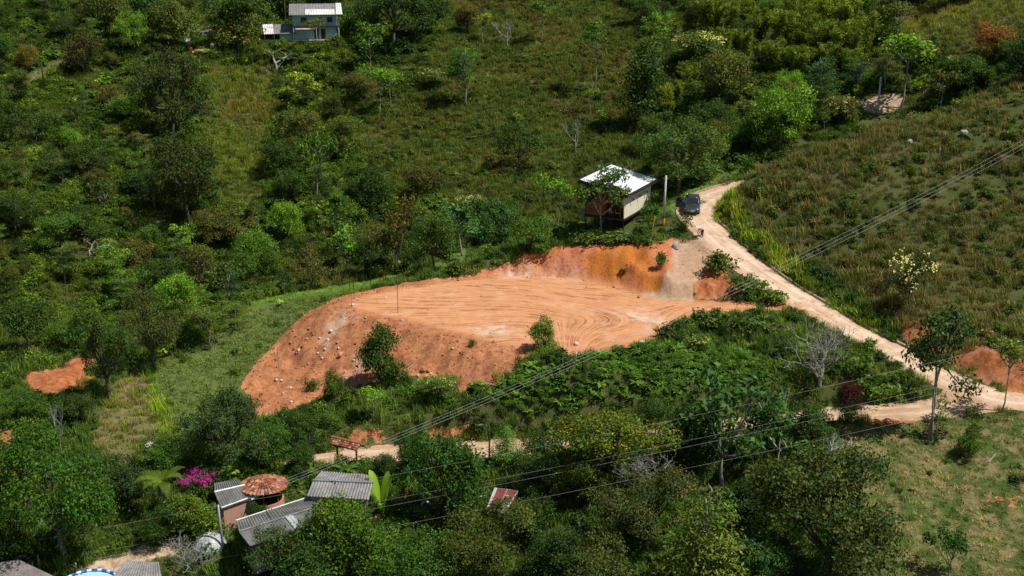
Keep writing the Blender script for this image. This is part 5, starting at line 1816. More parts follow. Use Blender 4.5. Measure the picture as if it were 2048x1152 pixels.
# ---------------- house on stilts with the white roof
def stilt_house():
    zf = CAMZ - 40.45
    B0 = at_z(1248, 437, zf)
    ax = Vector((0.45, 0.893, 0)).normalized()      # along the cream wall, away
    bx = Vector((-0.893, 0.45, 0)).normalized()                  # along the brown wall, to its left
    LA, LB = 8.6, 5.0
    o = empty("stilt_house", B0)
    tag(o, "small house on dark stilts with white sloping roof, brown and cream walls", "house")

    def P(a, b, z): return ax * a + bx * b + Vector((0, 0, z))
    hB, hL = 2.85, 3.85

    def top(b): return hB + (hL - hB) * b / LB

    def wall(mb, a0, b0, a1, b1, z0, th=0.12):
        d = (P(a1, b1, 0) - P(a0, b0, 0)).normalized()
        n = Vector((-d.y, d.x, 0)) * th
        pts = [P(a0, b0, z0), P(a1, b1, z0), P(a1, b1, z0) + n, P(a0, b0, z0) + n]
        mb.hexa(pts, [P(a0, b0, top(b0)), P(a1, b1, top(b1)), P(a1, b1, top(b1)) + n, P(a0, b0, top(b0)) + n])
    m = MB(); wall(m, 0.02, 0, LA, 0, -0.05); m.build("side_wall", M["cream_wall"], o)
    m = MB(); wall(m, 0, LB, 0, 2.55, 0.0); m.build("front_wall", M["brown_planks"], o)
    m = MB(); wall(m, LA, 0, LA, LB, 0); wall(m, LA, LB, 0, LB, 0); m.build("rear_wall", M["brown_planks"], o)
    m = MB(); wall(m, 2.2, 2.55, 2.2, 0.14, 0.0); wall(m, 0.1, 2.45, 2.2, 2.45, 0); m.build("porch_wall", M["brown_planks"], o)
    m = MB(); wall(m, 0.1, 0.62, 0.1, 0.5, 0.0, 0.12); m.build("corner_post", M["wood_red"], o)
    # floor frame
    m = MB()
    m.hexa([P(-0.1, -0.1, -0.32), P(LA + .1, -0.1, -0.32), P(LA + .1, LB + .1, -0.32), P(-0.1, LB + .1, -0.32)], [P(-0.1, -0.1, -0.06), P(LA + .1, -0.1, -0.06), P(LA + .1, LB + .1, -0.06), P(-0.1, LB + .1, -0.06)])
    m.build("floor_frame", M["dark_metal"], o)
    m = MB()
    m.hexa([P(0.3, LB + .15, -0.3), P(3.2, LB + .15, -0.3), P(3.2, LB + 1.3, -0.3), P(0.3, LB + 1.3, -0.3)], [P(0.3, LB + .15, -0.1), P(3.2, LB + .15, -0.1), P(3.2, LB + 1.3, -0.1), P(0.3, LB + 1.3, -0.1)])
    m.build("deck", M["wood_grey"], o)
    # stilts stand on the ground
    for a in (0.1, 2.9, 5.7, LA - 0.1):
        for b in (0.1, 1.75, 3.4, LB - 0.1):
            q = B0 + P(a, b, 0)
            g = float(H(q.x, q.y)) - B0.z - 0.2
            if g > -0.4: continue
            m = MB().tube([P(a, b, g), P(a, b, -0.3)], 0.085, 4)
            if b > 3 and g < -1.0: m.tube([P(a, b, g + 0.3), P(a, b - 1.4, -0.3)], 0.04, 4)
            m.build("stilt", M["dark_metal"], o)
    # roof: a mono-pitch slab with dark trim
    e = 0.55
    k = (hL - hB) / LB

    def R(a, b, dz=0.0): return P(a, b, hB + 0.08 + k * b + dz)
    q = [R(-e, -e), R(LA + e, -e), R(LA + e, LB + e), R(-e, LB + e)]
    m = MB(); m.hexa([p for p in q], [p + Vector((0, 0, 0.14)) for p in q])
    rf_ = m.build("roof", M["white_roof"], o)
    c = [R(-e - .1, -e - .1), R(LA + e + .1, -e - .1), R(LA + e + .1, LB + e + .1), R(-e - .1, LB + e + .1)]
    m = MB()
    for i in range(4):
        a, b = c[i], c[(i + 1) % 4]
        a2, b2 = q[i], q[(i + 1) % 4]
        dn, up = Vector((0, 0, -0.16)), Vector((0, 0, 0.2))
        m.hexa([a + dn, b + dn, b2 + dn, a2 + dn], [a + up, b + up, b2 + up, a2 + up])
    m.build("roof_trim", M["dark_metal"], rf_)
    # lamps along the cream wall
    for a in (2.0, 4.2, 6.4):
        n = -bx
        p = P(a, 0, 1.95)
        m = MB().tube([p, p + n * 0.28, p + n * 0.34 + Vector((0, 0, -0.05))], 0.025, 5)
        m.tube([p + n * 0.34 + Vector((0, 0, 0.06)), p + n * 0.34 + Vector((0, 0, -0.16))], [0.05, 0.10], 8)
        m.build("wall_lamp", M["black"], o)
    m = MB().tube([P(2.0, -0.09, 1.95), P(6.4, -0.09, 1.95)], 0.018, 5); m.build("lamp_rail", M["black"], o)
    # porch furniture belongs to nobody else: a round dark table and pale chairs
    return o, B0, P


sh, SB, SP_ = stilt_house()
for i, (a, b) in enumerate(((0.7, 1.9), (0.7, 1.1))):
    p = SB + SP_(a, b, -0.06)
    ch = empty("porch_chair", p, 0.5 + i)
    m = MB()
    for sx in (-.2, .2):
        for sy in (-.2, .2): m.tube([(sx, sy, 0), (sx * .9, sy * .9, 0.42)], 0.02, 5)
    m.build("legs", M["steel_grey"], ch)
    MB().box(-.23, .23, -.23, .23, 0.42, 0.47).build("seat", M["pole_grey"], ch)
    MB().hexa([(-.23, .2, .47), (.23, .2, .47), (.23, .24, .47), (-.23, .24, .47)], [(-.2, .3, .9), (.2, .3, .9), (.2, .34, .9), (-.2, .34, .9)]).build("backrest", M["pole_grey"], ch)
    tag(ch, "pale metal chair on the stilt house porch, %s" % ("nearer the brown wall" if i == 0 else "nearer the cream wall"), "chair", "chairs on the porch")


# ---------------- teal house far up the hill
def teal_house():
    z0 = 28.05
    p0 = at_z(632, 83, z0)
    p0 = Vector((p0.x, 257.0, z0))
    rz = 0.10
    o = empty("teal_house", p0, rz)
    tag(o, "two-storey teal house with grey and white corrugated roof, far up the hill", "house")
    W, Dp = 3.9, 5.0
    m = MB().box(-W, W, 0, Dp, -0.6, 0.5); m.build("plinth", M["brick_red"], o)
    m = MB().box(-W + .05, W - .05, 0.15, Dp - .1, 0.5, 2.75); m.build("lower_wall", M["teal"], o)
    m = MB().box(-W, W + 0.6, -0.55, Dp, 2.753, 2.95); m.build("floor_slab", M["wood_dark"], o)
    m = MB().box(-W, W, 0, Dp, 2.953, 5.0); m.build("upper_wall", M["teal"], o)
    m = MB().box(-W - .25, W + .25, -0.4, 0.0, 0.3, 0.5); m.build("ledge", M["white_wall"], o)
    # openings
    for x0, x1, nm in ((-0.1, 0.7, "door"), (1.1, 1.9, "door")):
        d = MB().box(x0, x1, 0.10, 0.147, 0.5, 2.35).build(nm, M["wood_dark"], o)
        MB().box(x0 + .65, x0 + .70, 0.06, 0.099, 1.4, 1.5).build("handle", M["steel_grey"], d)
    for x0, x1 in ((-2.4, -1.4), (0.4, 1.4), (2.3, 3.2)):
        wdw = MB().box(x0, x1, -0.05, -0.003, 3.55, 4.45).build("window", M["wood_dark"], o)
        MB().box(x0 + .08, x1 - .08, -0.075, -0.052, 3.63, 4.37).build("pane", M["glass"], wdw)
    for x in (-3.8, 0.3, 4.3):
        MB().tube([(x, -0.5, -0.3), (x, -0.5, 2.75)], 0.06, 6).build("veranda_post", M["white_wall"], o)
    MB().tube([(4.35, 0.3, -.3), (4.35, 0.3, 4.9)], 0.05, 6).build("drainpipe", M["teal"], o)
    # canopy, pinkish
    m = MB(); corrugated(m, (-3.4, -0.05, 2.72), (0.1, -0.05, 2.72), (0.1, -1.0, 2.45), (-3.4, -1.0, 2.45), 0.2, 0.03)
    m.build("canopy", M["canopy"], o)
    zb, zf = 6.35, 4.95
    def rp(x, t): return Vector((x, Dp + 0.5 + t * (-0.7 - Dp - 0.5), zb + t * (zf - zb)))
    m = MB(); corrugated(m, rp(-4.7, 0), rp(4.1, 0), rp(4.1, 1), rp(-4.5, 1), 0.28, 0.05)
    r_ = m.build("roof", M["roof_grey"], o)
    up = Vector((0, 0, 0.08))
    m = MB(); corrugated(m, rp(-1.7, .52) + up, rp(3.6, .55) + up, rp(3.7, 1.01) + up, rp(-1.6, 1.01) + up, 0.28, 0.05); m.build("white_sheet", M["sheet_white"], r_)
    m = MB(); corrugated(m, rp(3.75, 0) + up, rp(4.75, 0) + up, rp(5.1, 1.0) + up, rp(3.9, 1.0) + up, 0.28, 0.05); m.build("white_sheet", M["sheet_white"], r_)
    m = MB()
    for x in (-W, W - 0.12):
        m.add([(x, 0, 5.0), (x, Dp, 5.0), (x, Dp, 6.15), (x + .12, 0, 5.0), (x + .12, Dp, 5.0), (x + .12, Dp, 6.15)], [(0, 1, 2), (3, 5, 4), (0, 2, 5, 3), (1, 4, 5, 2)])
    m.build("gable_wall", M["teal"], o)
    # outbuilding
    q0 = at_z(562, 84, z0 - 0.1)
    q0 = Vector((q0.x, 256.4, z0 - 0.1))
    o2 = empty("outbuilding", q0, rz)
    tag(o2, "low outbuilding with half white, half grey roof at the teal house's left", "outbuilding")
    MB().box(-2.8, 2.8, 0.2, 3.2, -0.6, 0.35).build("plinth", M["brick_red"], o2)
    MB().box(-2.7, 2.7, 3.0, 3.2, 0.35, 2.3).build("rear_wall", M["wood_dark"], o2)
    MB().box(0.2, 2.7, 0.4, 0.55, 0.35, 1.9).build("front_wall", M["teal"], o2)
    MB().box(-2.75, 0.1, 0.1, 0.25, 0.352, 0.6).build("low_wall", M["white_wall"], o2)
    for x in (-2.6, -0.9, 0.15): MB().tube([(x, 0.2, 0.3), (x, 0.2, 1.8)], 0.06, 6).build("post", M["white_wall"], o2)
    m = MB(); corrugated(m, (-3.2, 3.6, 3.0), (-1.3, 3.6, 3.05), (-0.9, -0.5, 1.75), (-2.7, -0.5, 1.7), 0.28, 0.05); m.build("white_roof_sheet", M["sheet_white"], o2)
    m = MB(); corrugated(m, (-1.3, 3.6, 3.0), (2.9, 3.6, 3.1), (3.1, -0.4, 1.8), (-0.9, -0.4, 1.7), 0.28, 0.05); m.build("roof", M["roof_grey"], o2)
    return o


M["glass"] = plain("dark_window_glass", (0.03, 0.04, 0.045), 0.12, 0, 0.6, 0.1)
M["canopy"] = roof_mat("faded_pink_sheet", (0.55, 0.36, 0.32), (0.62, 0.45, 0.40), (0.4, 0.28, 0.25))
teal_house()
# aerial on its mast behind the house
p = ground(583, 45) if False else Vector((-41.0, 257.6, 28.0))
o = empty("aerial", p)
MB().tube([(0, 0, -0.2), (0, 0, 8.0)], 0.04, 6).build("mast", M["steel_grey"], o)
m = MB().tube([(-0.6, 0, 7.6), (0.5, 0.1, 7.75)], 0.035, 5)
for k in range(5): m.tube([(-0.55 + .24 * k, -.35, 7.62 + .03 * k), (-0.55 + .24 * k, .45, 7.62 + .03 * k)], 0.025, 4)
m.build("antenna_bars", M["wood_red"], o)
tag(o, "television aerial on a thin mast at the teal house's left gable", "aerial")


# ---------------- village
def vz(u, v): return float(ground(u, v).z)


def quad_roof(name, label, pts, mat, cat="house", pitch=0.2, amp=0.035, wall=None, base=None, inset=0.25, parent=None, rows=1):
    """pts: four (u, v, z) corners - upper edge left, upper edge right, lower edge right, lower edge left"""
    P4 = [at_z(*p) for p in pts]
    return P4


ZV = vz(560, 1010)
print("village z", ZV)


def gable_house(name, label, back, ridge, front, zg, hs, mat, wall_mat, cat, flash=None, extra=None, pitch=0.24, amp=0.045):
    """pixel corners of back eave, ridge, front eave (left, right each), with their heights hs above the ground"""
    ob = empty(name, (0, 0, 0))
    K = [at_z(u, v, zg + h) for (u, v), h in zip(back + ridge + front, (hs[0], hs[0], hs[1], hs[1], hs[2], hs[2]))]
    c = sum(K, Vector()) / 6
    c.z = zg
    ob.location = c
    K = [k - c for k in K]
    m = MB(); corrugated(m, K[2], K[3], K[5], K[4], pitch, amp); rf_ = m.build("front_roof", mat, ob)
    m = MB(); corrugated(m, K[2] + Vector((0, 0, .01)), K[3] + Vector((0, 0, .01)), K[1], K[0], pitch, amp); m.build("rear_roof", mat, ob)
    m = MB()
    dr = (K[3] - K[2]).normalized()
    m.tube([K[2] + Vector((0, 0, .05)), K[3] + Vector((0, 0, .05))], 0.09, 6)
    m.build("ridge_cap", flash or mat, rf_)
    # walls
    s = 0.86
    ctr = (K[0] + K[1] + K[4] + K[5]) / 4
    cc = [ctr + (k - ctr) * s for k in (K[0], K[1], K[5], K[4])]
    g = -0.7
    hts = [hs[0] - 0.1, hs[0] - 0.1, hs[2] - 0.1, hs[2] - 0.1]
    for i in range(4):
        a, b = cc[i], cc[(i + 1) % 4]
        d = (b - a).normalized(); d.z = 0; d.normalize()
        n = Vector((-d.y, d.x, 0)) * 0.12
        m = MB()
        za, zb = hts[i], hts[(i + 1) % 4]
        A, Bq = Vector((a.x, a.y, 0)), Vector((b.x, b.y, 0))
        m.hexa([A + Vector((0, 0, g)), Bq + Vector((0, 0, g)), Bq + n + Vector((0, 0, g)), A + n + Vector((0, 0, g))],
               [A + Vector((0, 0, za)), Bq + Vector((0, 0, zb)), Bq + n + Vector((0, 0, zb)), A + n + Vector((0, 0, za))])
        if i in (1, 3):      # gable peak
            r_ = (K[3] if i == 1 else K[2]) * 1.0
            r_ = ctr + (r_ - ctr) * s
            pk = Vector((r_.x, r_.y, hs[1] - 0.12))
            m.add([A + Vector((0, 0, za)), Bq + Vector((0, 0, zb)), pk, A + n + Vector((0, 0, za)), Bq + n + Vector((0, 0, zb)), pk + n], [(0, 1, 2), (3, 5, 4), (0, 2, 5, 3), (1, 4, 5, 2)])
        m.build("wall", wall_mat, ob)
    tag(ob, label, cat)
    return ob, c, K


# ridged grey house behind
gh, gc, gK = gable_house("grey_roof_house", "house with ridged pale grey corrugated roof and white end wall, below the lane", [(643, 942), (746, 950)], [(626, 961), (747, 966)], [(613, 992), (738, 999)], vz(690, 1010) + 0.1, (2.55, 3.0, 2.25),
                         M["roof_grey"], M["dull_wall"], "house", M["steel_grey"])
# long low house
lh, lc, lK = gable_house("long_house", "long low house with dark mossy corrugated roof in the middle of the village", [(472, 1042), (618, 995)], [(478, 1064), (642, 1012)], [(500, 1092), (662, 1036)], vz(560, 1060) + 0.1, (2.2, 2.5, 2.05),
                         M["roof_dark"], M["dull_wall"], "house", M["roof_dark"])
m = MB(); a, b = lK[0], lK[1]
MB().tube([a + Vector((0, 0, .06)), b + Vector((0, 0, .06))], 0.055, 6).build("eave_edging", M["sheet_white"], lh)
c4 = [lK[1].lerp(lK[0], t) for t in (0.0, 0.16)]
# clear plastic sheets let into the roof
u1 = Vector((0, 0, 0.09))
m = MB(); corrugated(m, lK[2].lerp(lK[3], .55) + u1, lK[2].lerp(lK[3], .64) + u1, lK[4].lerp(lK[5], .64) + u1, lK[4].lerp(lK[5], .55) + u1, 0.24, 0.045); m.build("skylight_sheet", M["skylight"] if "skylight" in M else M["zinc"], lh)
m = MB(); corrugated(m, lK[2].lerp(lK[3], .4) + u1, lK[2].lerp(lK[3], .5) + u1, lK[0].lerp(lK[1], .5) + u1, lK[0].lerp(lK[1], .4) + u1, 0.24, 0.045); m.build("moss_sheet", M["roof_moss"] if "roof_moss" in M else M["roof_dark"], lh)

# brick hut
zh = vz(478, 1042) + 0.05
bh, bc, bK = gable_house("brick_hut", "small brick hut with dark grey corrugated roof and green door beside the tiled pavilion", [(428, 966), (478, 958)], [(429, 985), (489, 971)], [(442, 1015), (506, 992)], zh, (2.15, 2.6, 2.05), M["roof_dark"], M["brick"], "hut", M["sheet_white"], pitch=0.2)
d = (bK[5] - bK[4]).normalized(); d.z = 0; d.normalize()
n = Vector((d.y, -d.x, 0))
mid = (bK[4] + bK[5]) / 2; mid.z = 0
w0 = mid - n * 0.0 + d * -0.1
ctr = (bK[0] + bK[1] + bK[4] + bK[5]) / 4
e0 = ctr + (bK[4] - ctr) * .86; e1 = ctr + (bK[5] - ctr) * .86
e0.z = e1.z = 0
A, Bq = e0.lerp(e1, .38) + n * .06, e0.lerp(e1, .62) + n * .06
dr = MB().hexa([A, Bq, Bq - n * .05, A - n * .05], [p + Vector((0, 0, 1.85)) for p in (A, Bq, Bq - n * .05, A - n * .05)]).build("door", M["green_door"] if "green_door" in M else M["wood_dark"], bh)
MB().tube([A.lerp(Bq, .85) + Vector((0, 0, .9)) + n * .05, A.lerp(Bq, .85) + Vector((0, 0, 1.05)) + n * .05], 0.03, 6).build("handle", M["steel_grey"], dr)
MB().tube([bK[4] + Vector((0, 0, -.03)), bK[5] + Vector((0, 0, -.03))], 0.07, 6).build("gutter", M["sheet_white"], bh)
# white lean-to sheet between hut and pavilion
q = [at_z(494, 982, zh + 2.2), at_z(505, 981, zh + 2.2), at_z(527, 989, zh + 2.1), at_z(504, 1000, zh + 2.05)]
c = sum(q, Vector()) / 4
ob = empty("lean_to", Vector((c.x, c.y, zh)))
m = MB(); corrugated(m, q[0] - ob.location, q[1] - ob.location, q[2] - ob.location, q[3] - ob.location, 0.2, 0.03); m.build("roof", M["sheet_white"], ob)
for k in (1, 2, 3): MB().tube([q[k] - ob.location + Vector((0, 0, -.05)), Vector((q[k].x, q[k].y, float(H(q[k].x, q[k].y)) - .1)) - ob.location], 0.05, 6).build("post", M["wood_dark"], ob)
tag(ob, "white sheet lean-to between the brick hut and the round tiled pavilion", "lean-to")

# round pavilion with tiled cone roof
pg = ground(530, 1013)
ob = empty("round_pavilion", pg)
tag(ob, "round pavilion with conical clay tile roof and low brick wall", "pavilion")
RP, HE, HP = 1.95, 2.0, 2.78


def cone_rows(i, k, n=34):
    a = 2 * math.pi * i / n
    rows = 6
    r0, r1 = RP * (k / rows) + 0.06, RP * ((k + 1) / rows) + 0.1
    dv = Vector((math.cos(a), math.sin(a), 0))
    s = Vector((-math.sin(a), math.cos(a), 0))
    z = lambda r_: HP - (HP - HE) * r_ / RP
    nn = (dv * (HP - HE) + Vector((0, 0, RP))).normalized()
    w = lambda r_: max(0.02, math.pi * r_ / n * 0.92)
    return dv * r0 + Vector((0, 0, z(r0))), dv * r1 + Vector((0, 0, z(r1))), s, nn, w(r0), w(r1)


me = tile_roof_np(cone_rows, 6, 34, 4, 0.075)
rf_ = link_mesh("roof", me, ob)
m = MB()
ring = [(math.cos(2 * math.pi * k / 34) * RP, math.sin(2 * math.pi * k / 34) * RP, HE - 0.02) for k in range(34)]
m.add([(0, 0, HP - 0.02)] + ring + [(0, 0, HE - 0.1)], [(0, k + 1, (k + 1) % 34 + 1) for k in range(34)] + [(35, (k + 1) % 34 + 1, k + 1) for k in range(34)])
m.build("roof_boarding", M["wood_dark"], rf_)
MB().tube([(0, 0, HP - .02), (0, 0, HP + .16)], [0.15, 0.08], 8).build("finial", M["brick_red"], rf_)
for k in range(7):
    a = 2 * math.pi * k / 7 + 0.35
    MB().tube([(math.cos(a) * 1.5, math.sin(a) * 1.5, -0.5), (math.cos(a) * 1.5, math.sin(a) * 1.5, 2.15)], 0.075, 6).build("post", M["wood_red"], ob)
m = MB()
K = 30
for k in range(K):
    a0, a1 = -1.9 + 4.2 * k / K, -1.9 + 4.2 * (k + 1) / K
    f = lambda r_, a, z: (r_ * math.cos(a), r_ * math.sin(a), z)
    m.hexa([f(1.5, a0, -.5), f(1.66, a0, -.5), f(1.66, a1, -.5), f(1.5, a1, -.5)], [f(1.5, a0, .8), f(1.66, a0, .8), f(1.66, a1, .8), f(1.5, a1, .8)])
m.build("low_wall", M["brick"], ob)
MB().tube([(0, 0, -.5), (0, 0, 0.02)], 1.66, 30).build("floor", M["concrete"], ob)

# tiled gate over the lane entrance
zg = vz(690, 922)
r0, r1 = at_z(663, 874, zg + 2.75), at_z(723, 889, zg + 2.75)
e0, e1 = at_z(657, 886, zg + 2.35), at_z(711, 900, zg + 2.35)
c = (r0 + r1 + e0 + e1) / 4
ob = empty("tiled_gate", Vector((c.x, c.y, zg)))
tag(ob, "gateway with red timber posts under a small clay tile roof by the lower lane", "gateway")
r0, r1, e0, e1 = [p - ob.location for p in (r0, r1, e0, e1)]
f0, f1 = r0 * 2 - e0, r1 * 2 - e1
f0.z = e0.z; f1.z = e1.z


def gate_rows(a0, a1, b0, b1, n, rows):
    def fn(i, k):
        t = (i + 0.5) / n
        p, q_ = a0.lerp(a1, t), b0.lerp(b1, t)
        s = (a1 - a0).normalized()
        nn = s.cross(q_ - p).normalized()
        if nn.z < 0: nn = -nn
        w = (a1 - a0).length / n * 0.5
        return p.lerp(q_, k / rows), p.lerp(q_, (k + 1.15) / rows), s, nn, w, w
    return fn


rf_ = link_mesh("roof", tile_roof_np(gate_rows(r0, r1, e0, e1, 11, 3), 3, 11, 9, 0.085), ob)
link_mesh("rear_roof", tile_roof_np(gate_rows(r0, r1, f0, f1, 11, 3), 3, 11, 10, 0.085), ob)
m = MB()
dn = Vector((0, 0, -.05))
m.hexa([r0 + dn * 2, r1 + dn * 2, e1 + dn * 2, e0 + dn * 2], [r0 + dn, r1 + dn, e1 + dn, e0 + dn])
m.hexa([f0 + dn * 2, f1 + dn * 2, r1 + dn * 2.1, r0 + dn * 2.1], [f0 + dn, f1 + dn, r1 + dn * 1.1, r0 + dn * 1.1])
m.build("roof_boarding", M["wood_dark"], rf_)
MB().tube([r0 + Vector((0, 0, .06)), r1 + Vector((0, 0, .06))], 0.11, 8).build("ridge_tiles", M["brick_red"], rf_)
pa, pb = r0.lerp(r1, .18), r0.lerp(r1, .82)
for p_ in (pa, pb):
    MB().tube([(p_.x, p_.y, -0.5), (p_.x, p_.y, 2.62)], 0.12, 4).build("post", M["wood_red"], ob)
m = MB()
for k in range(13):
    p_ = pa.lerp(pb, (k + .5) / 13)
    m.tube([(p_.x, p_.y, 0.05), (p_.x, p_.y, 1.25)], 0.018, 4)
for z_ in (0.15, 0.7, 1.2): m.tube([(pa.x, pa.y, z_), (pb.x, pb.y, z_)], 0.025, 4)
m.build("barred_gate", M["dark_metal"], ob)

# grey roofs at the bottom left corner
zc = vz(60, 1190)
for nm, lab, pts, hs_, mt in (("corner_house", "brown-grey corrugated roof at the picture's bottom corner, left of the pool", [(-70, 1138), (37, 1119), (150, 1172), (20, 1215)], (2.5, 2.6, 2.1, 2.0), M["roof_brown"]),
                              ("pool_house", "grey corrugated roof right of the pool, half under the leafless bush", [(250, 1122), (318, 1124), (330, 1190), (200, 1185)], (2.3, 2.3, 2.0, 2.0), M["roof_grey"])):
    q = [at_z(u, v, zc + h) for (u, v), h in zip(pts, hs_)]
    c = sum(q, Vector()) / 4
    ob = empty(nm, Vector((c.x, c.y, zc)))
    q = [p - ob.location for p in q]
    m = MB(); corrugated(m, q[0], q[1], q[2], q[3], 0.16, 0.03); m.build("roof", mt, ob)
    ctr = sum(q, Vector()) / 4
    cc = [ctr + (k - ctr) * .85 for k in q]
    for i in range(4):
        a, b = cc[i], cc[(i + 1) % 4]
        dd = (b - a); dd.z = 0; dd.normalize()
        n = Vector((-dd.y, dd.x, 0)) * .12
        MB().hexa([Vector((a.x, a.y, -1)), Vector((b.x, b.y, -1)), Vector((b.x, b.y, -1)) + n, Vector((a.x, a.y, -1)) + n], [a - Vector((0, 0, .08)), b - Vector((0, 0, .08)), b + n - Vector((0, 0, .08)), a + n - Vector((0, 0, .08))]).build("wall", M["white_wall"], ob)
    tag(ob, lab, "house")

# rusty shed
zs = vz(1000, 1040)
q = [at_z(989, 975, zs + 2.2), at_z(1037, 981, zs + 2.2), at_z(1009, 1028, zs + 1.7), at_z(974, 1014, zs + 1.75)]
c = sum(q, Vector()) / 4
ob = empty("rusty_shed", Vector((c.x, c.y, zs)))
q = [p - ob.location for p in q]
L2 = lambda s, t: q[0].lerp(q[1], s).lerp(q[3].lerp(q[2], s), t)
up = Vector((0, 0, .05))
m = MB(); corrugated(m, q[0], q[1], q[2], q[3], 0.14, 0.012); rf_ = m.build("roof", M["zinc"], ob)
for s0, s1, t0, t1 in ((0.14, 0.53, 0.03, 0.97), (0.57, 0.97, 0.03, 0.56)):
    m = MB(); corrugated(m, L2(s0, t0) + up, L2(s1, t0) + up, L2(s1, t1) + up, L2(s0, t1) + up, 0.14, 0.012); m.build("rusty_sheet", M["rust"], rf_)
ctr = sum(q, Vector()) / 4
for k in q:
    k2 = ctr + (k - ctr) * .9
    MB().tube([(k2.x, k2.y, -0.6), (k2.x, k2.y, k2.z - .05)], 0.06, 6).build("post", M["wood_grey"], ob)
for i, (a, b) in enumerate(((1, 2), (0, 1))):
    a, b = ctr + (q[a] - ctr) * .88, ctr + (q[b] - ctr) * .88
    dd = (b - a); dd.z = 0; dd.normalize()
    n = Vector((-dd.y, dd.x, 0)) * .04
    MB().hexa([Vector((a.x, a.y, -.5)), Vector((b.x, b.y, -.5)), Vector((b.x, b.y, -.5)) + n, Vector((a.x, a.y, -.5)) + n], [a - Vector((0, 0, .15)), b - Vector((0, 0, .15)), b + n - Vector((0, 0, .15)), a + n - Vector((0, 0, .15))]).build("board_wall", M["wood_dark"], ob)
tag(ob, "small shed with rusty red and silver sheet roof", "shed")
bk = MB()
cb = L2(.72, .4) + ob.location
for k in range(3): bk.box(-.14, .14, -.1 + .0, .1, .06 + .075 * k, .13 + .075 * k, Matrix.Rotation(.2 * k, 4, "Z"))
o2 = bk.build("stone_weight", M["concrete"]); o2.location = cb; tag(o2, "grey block stack weighing down the rusty shed roof", "blocks")
# white sheeting beside the shed
q = [at_z(955, 992, zs + 1.3), at_z(975, 990, zs + 1.4), at_z(972, 1004, zs + .7), at_z(965, 1011, zs + .3), at_z(958, 1003, zs + .6)]
c = sum(q, Vector()) / 5
m = MB(); m.add([p - c for p in q] + [p - c - Vector((0, .05, .05)) for p in q], [(0, 1, 2, 3, 4), (9, 8, 7, 6, 5)] + [(i, (i + 1) % 5, (i + 1) % 5 + 5, i + 5) for i in range(5)])
o2 = m.build("sheeting", M["sheet_white"]); o2.location = c
tag(o2, "crumpled white sheet hanging beside the rusty shed", "sheet")
for k in (0, 1): MB().tube([q[k] - c, Vector((q[k].x, q[k].y, float(H(q[k].x, q[k].y)))) - c], 0.04, 5).build("post", M["wood_dark"], o2)

# translucent dome
M["dome"] = plain("milky_plastic", (0.44, 0.47, 0.48), 0.35, 0, 0.4, 0.05, 2.0, 0.05)
gp = ground(421, 1098)
ob = empty("plastic_dome", gp)
RD = 1.42
m = MB()
nu, nv = 24, 8
vs = [(RD * math.cos(2 * math.pi * i / nu) * math.cos(math.pi / 2 * k / nv), RD * math.sin(2 * math.pi * i / nu) * math.cos(math.pi / 2 * k / nv), -0.1 + 1.5 * math.sin(math.pi / 2 * k / nv)) for k in range(nv) for i in range(nu)] + [(0, 0, 1.4)]
fs = [(k * nu + i, k * nu + (i + 1) % nu, (k + 1) * nu + (i + 1) % nu, (k + 1) * nu + i) for k in range(nv - 1) for i in range(nu)] + [((nv - 1) * nu + i, (nv - 1) * nu + (i + 1) % nu, nv * nu) for i in range(nu)]
m.add(vs, fs); m.build("shell", M["dome"], ob, True)
m = MB()
for j in range(6):
    a = math.pi * j / 6 + .2
    m.tube([(1.012 * RD * math.cos(a) * math.cos(w), 1.012 * RD * math.sin(a) * math.cos(w), -0.1 + 1.515 * math.sin(w)) for w in [math.pi * t / 14 for t in range(15)]], 0.025, 5)
for hk in (0.35, 0.8):
    m.tube([(1.012 * RD * math.cos(hk) * math.cos(2 * math.pi * t / 28), 1.012 * RD * math.cos(hk) * math.sin(2 * math.pi * t / 28), -0.1 + 1.515 * math.sin(hk)) for t in range(29)], 0.025, 5)
m.build("seams", M["white_wall"], ob)
tag(ob, "milky white plastic dome with pale seams beside the metal pole", "dome")

# pool
gp = at_z(178, 1166, vz(178, 1172) + 0.75)
gz = vz(178, 1180)
ob = empty("swimming_pool", Vector((gp.x, gp.y, gp.z - 0.75)))
R1 = 2.2
t = NT("pool_rim_blue_white")
s = t.n("ShaderNodeSeparateXYZ", i_0=t.pos())
an = t.math("ARCTAN2", s.outputs[1], s.outputs[0])
st = t.math("FRACT", t.math("MULTIPLY", an, 2.6))
M["pool_rim"] = t.done(t.bsdf(t.mix(t.ramp(st, 0.55, 0.6), (0.02, 0.16, 0.55), (0.75, 0.78, 0.8)), 0.4))
M["pool_in"] = plain("pool_liner_pale_blue", (0.42, 0.70, 0.82), 0.5, 0, 0.4, 0.03)
t = NT("pool_water")
M["water"] = t.done(t.bsdf((0.40, 0.70, 0.84), 0.06, 0, 0.5, t.bump(t.noise(t.pos(), 4, 3), 0.08, 0.03)))
m = MB().tube([(0, 0, -.6), (0, 0, .7)], R1 - .05, 40, False); m.build("side_wall", M["pool_rim"], ob, True)
m = MB().tube([(R1 * math.cos(2 * math.pi * k / 40), R1 * math.sin(2 * math.pi * k / 40), .72) for k in range(41)], 0.11, 8); m.build("rim", M["pool_rim"], ob, True)
m = MB().add([((R1 - .08) * math.cos(2 * math.pi * k / 40), (R1 - .08) * math.sin(2 * math.pi * k / 40), .6) for k in range(40)], [tuple(range(40))]); m.build("water_surface", M["water"], ob)
tag(ob, "round above-ground pool with blue and white rim", "pool")
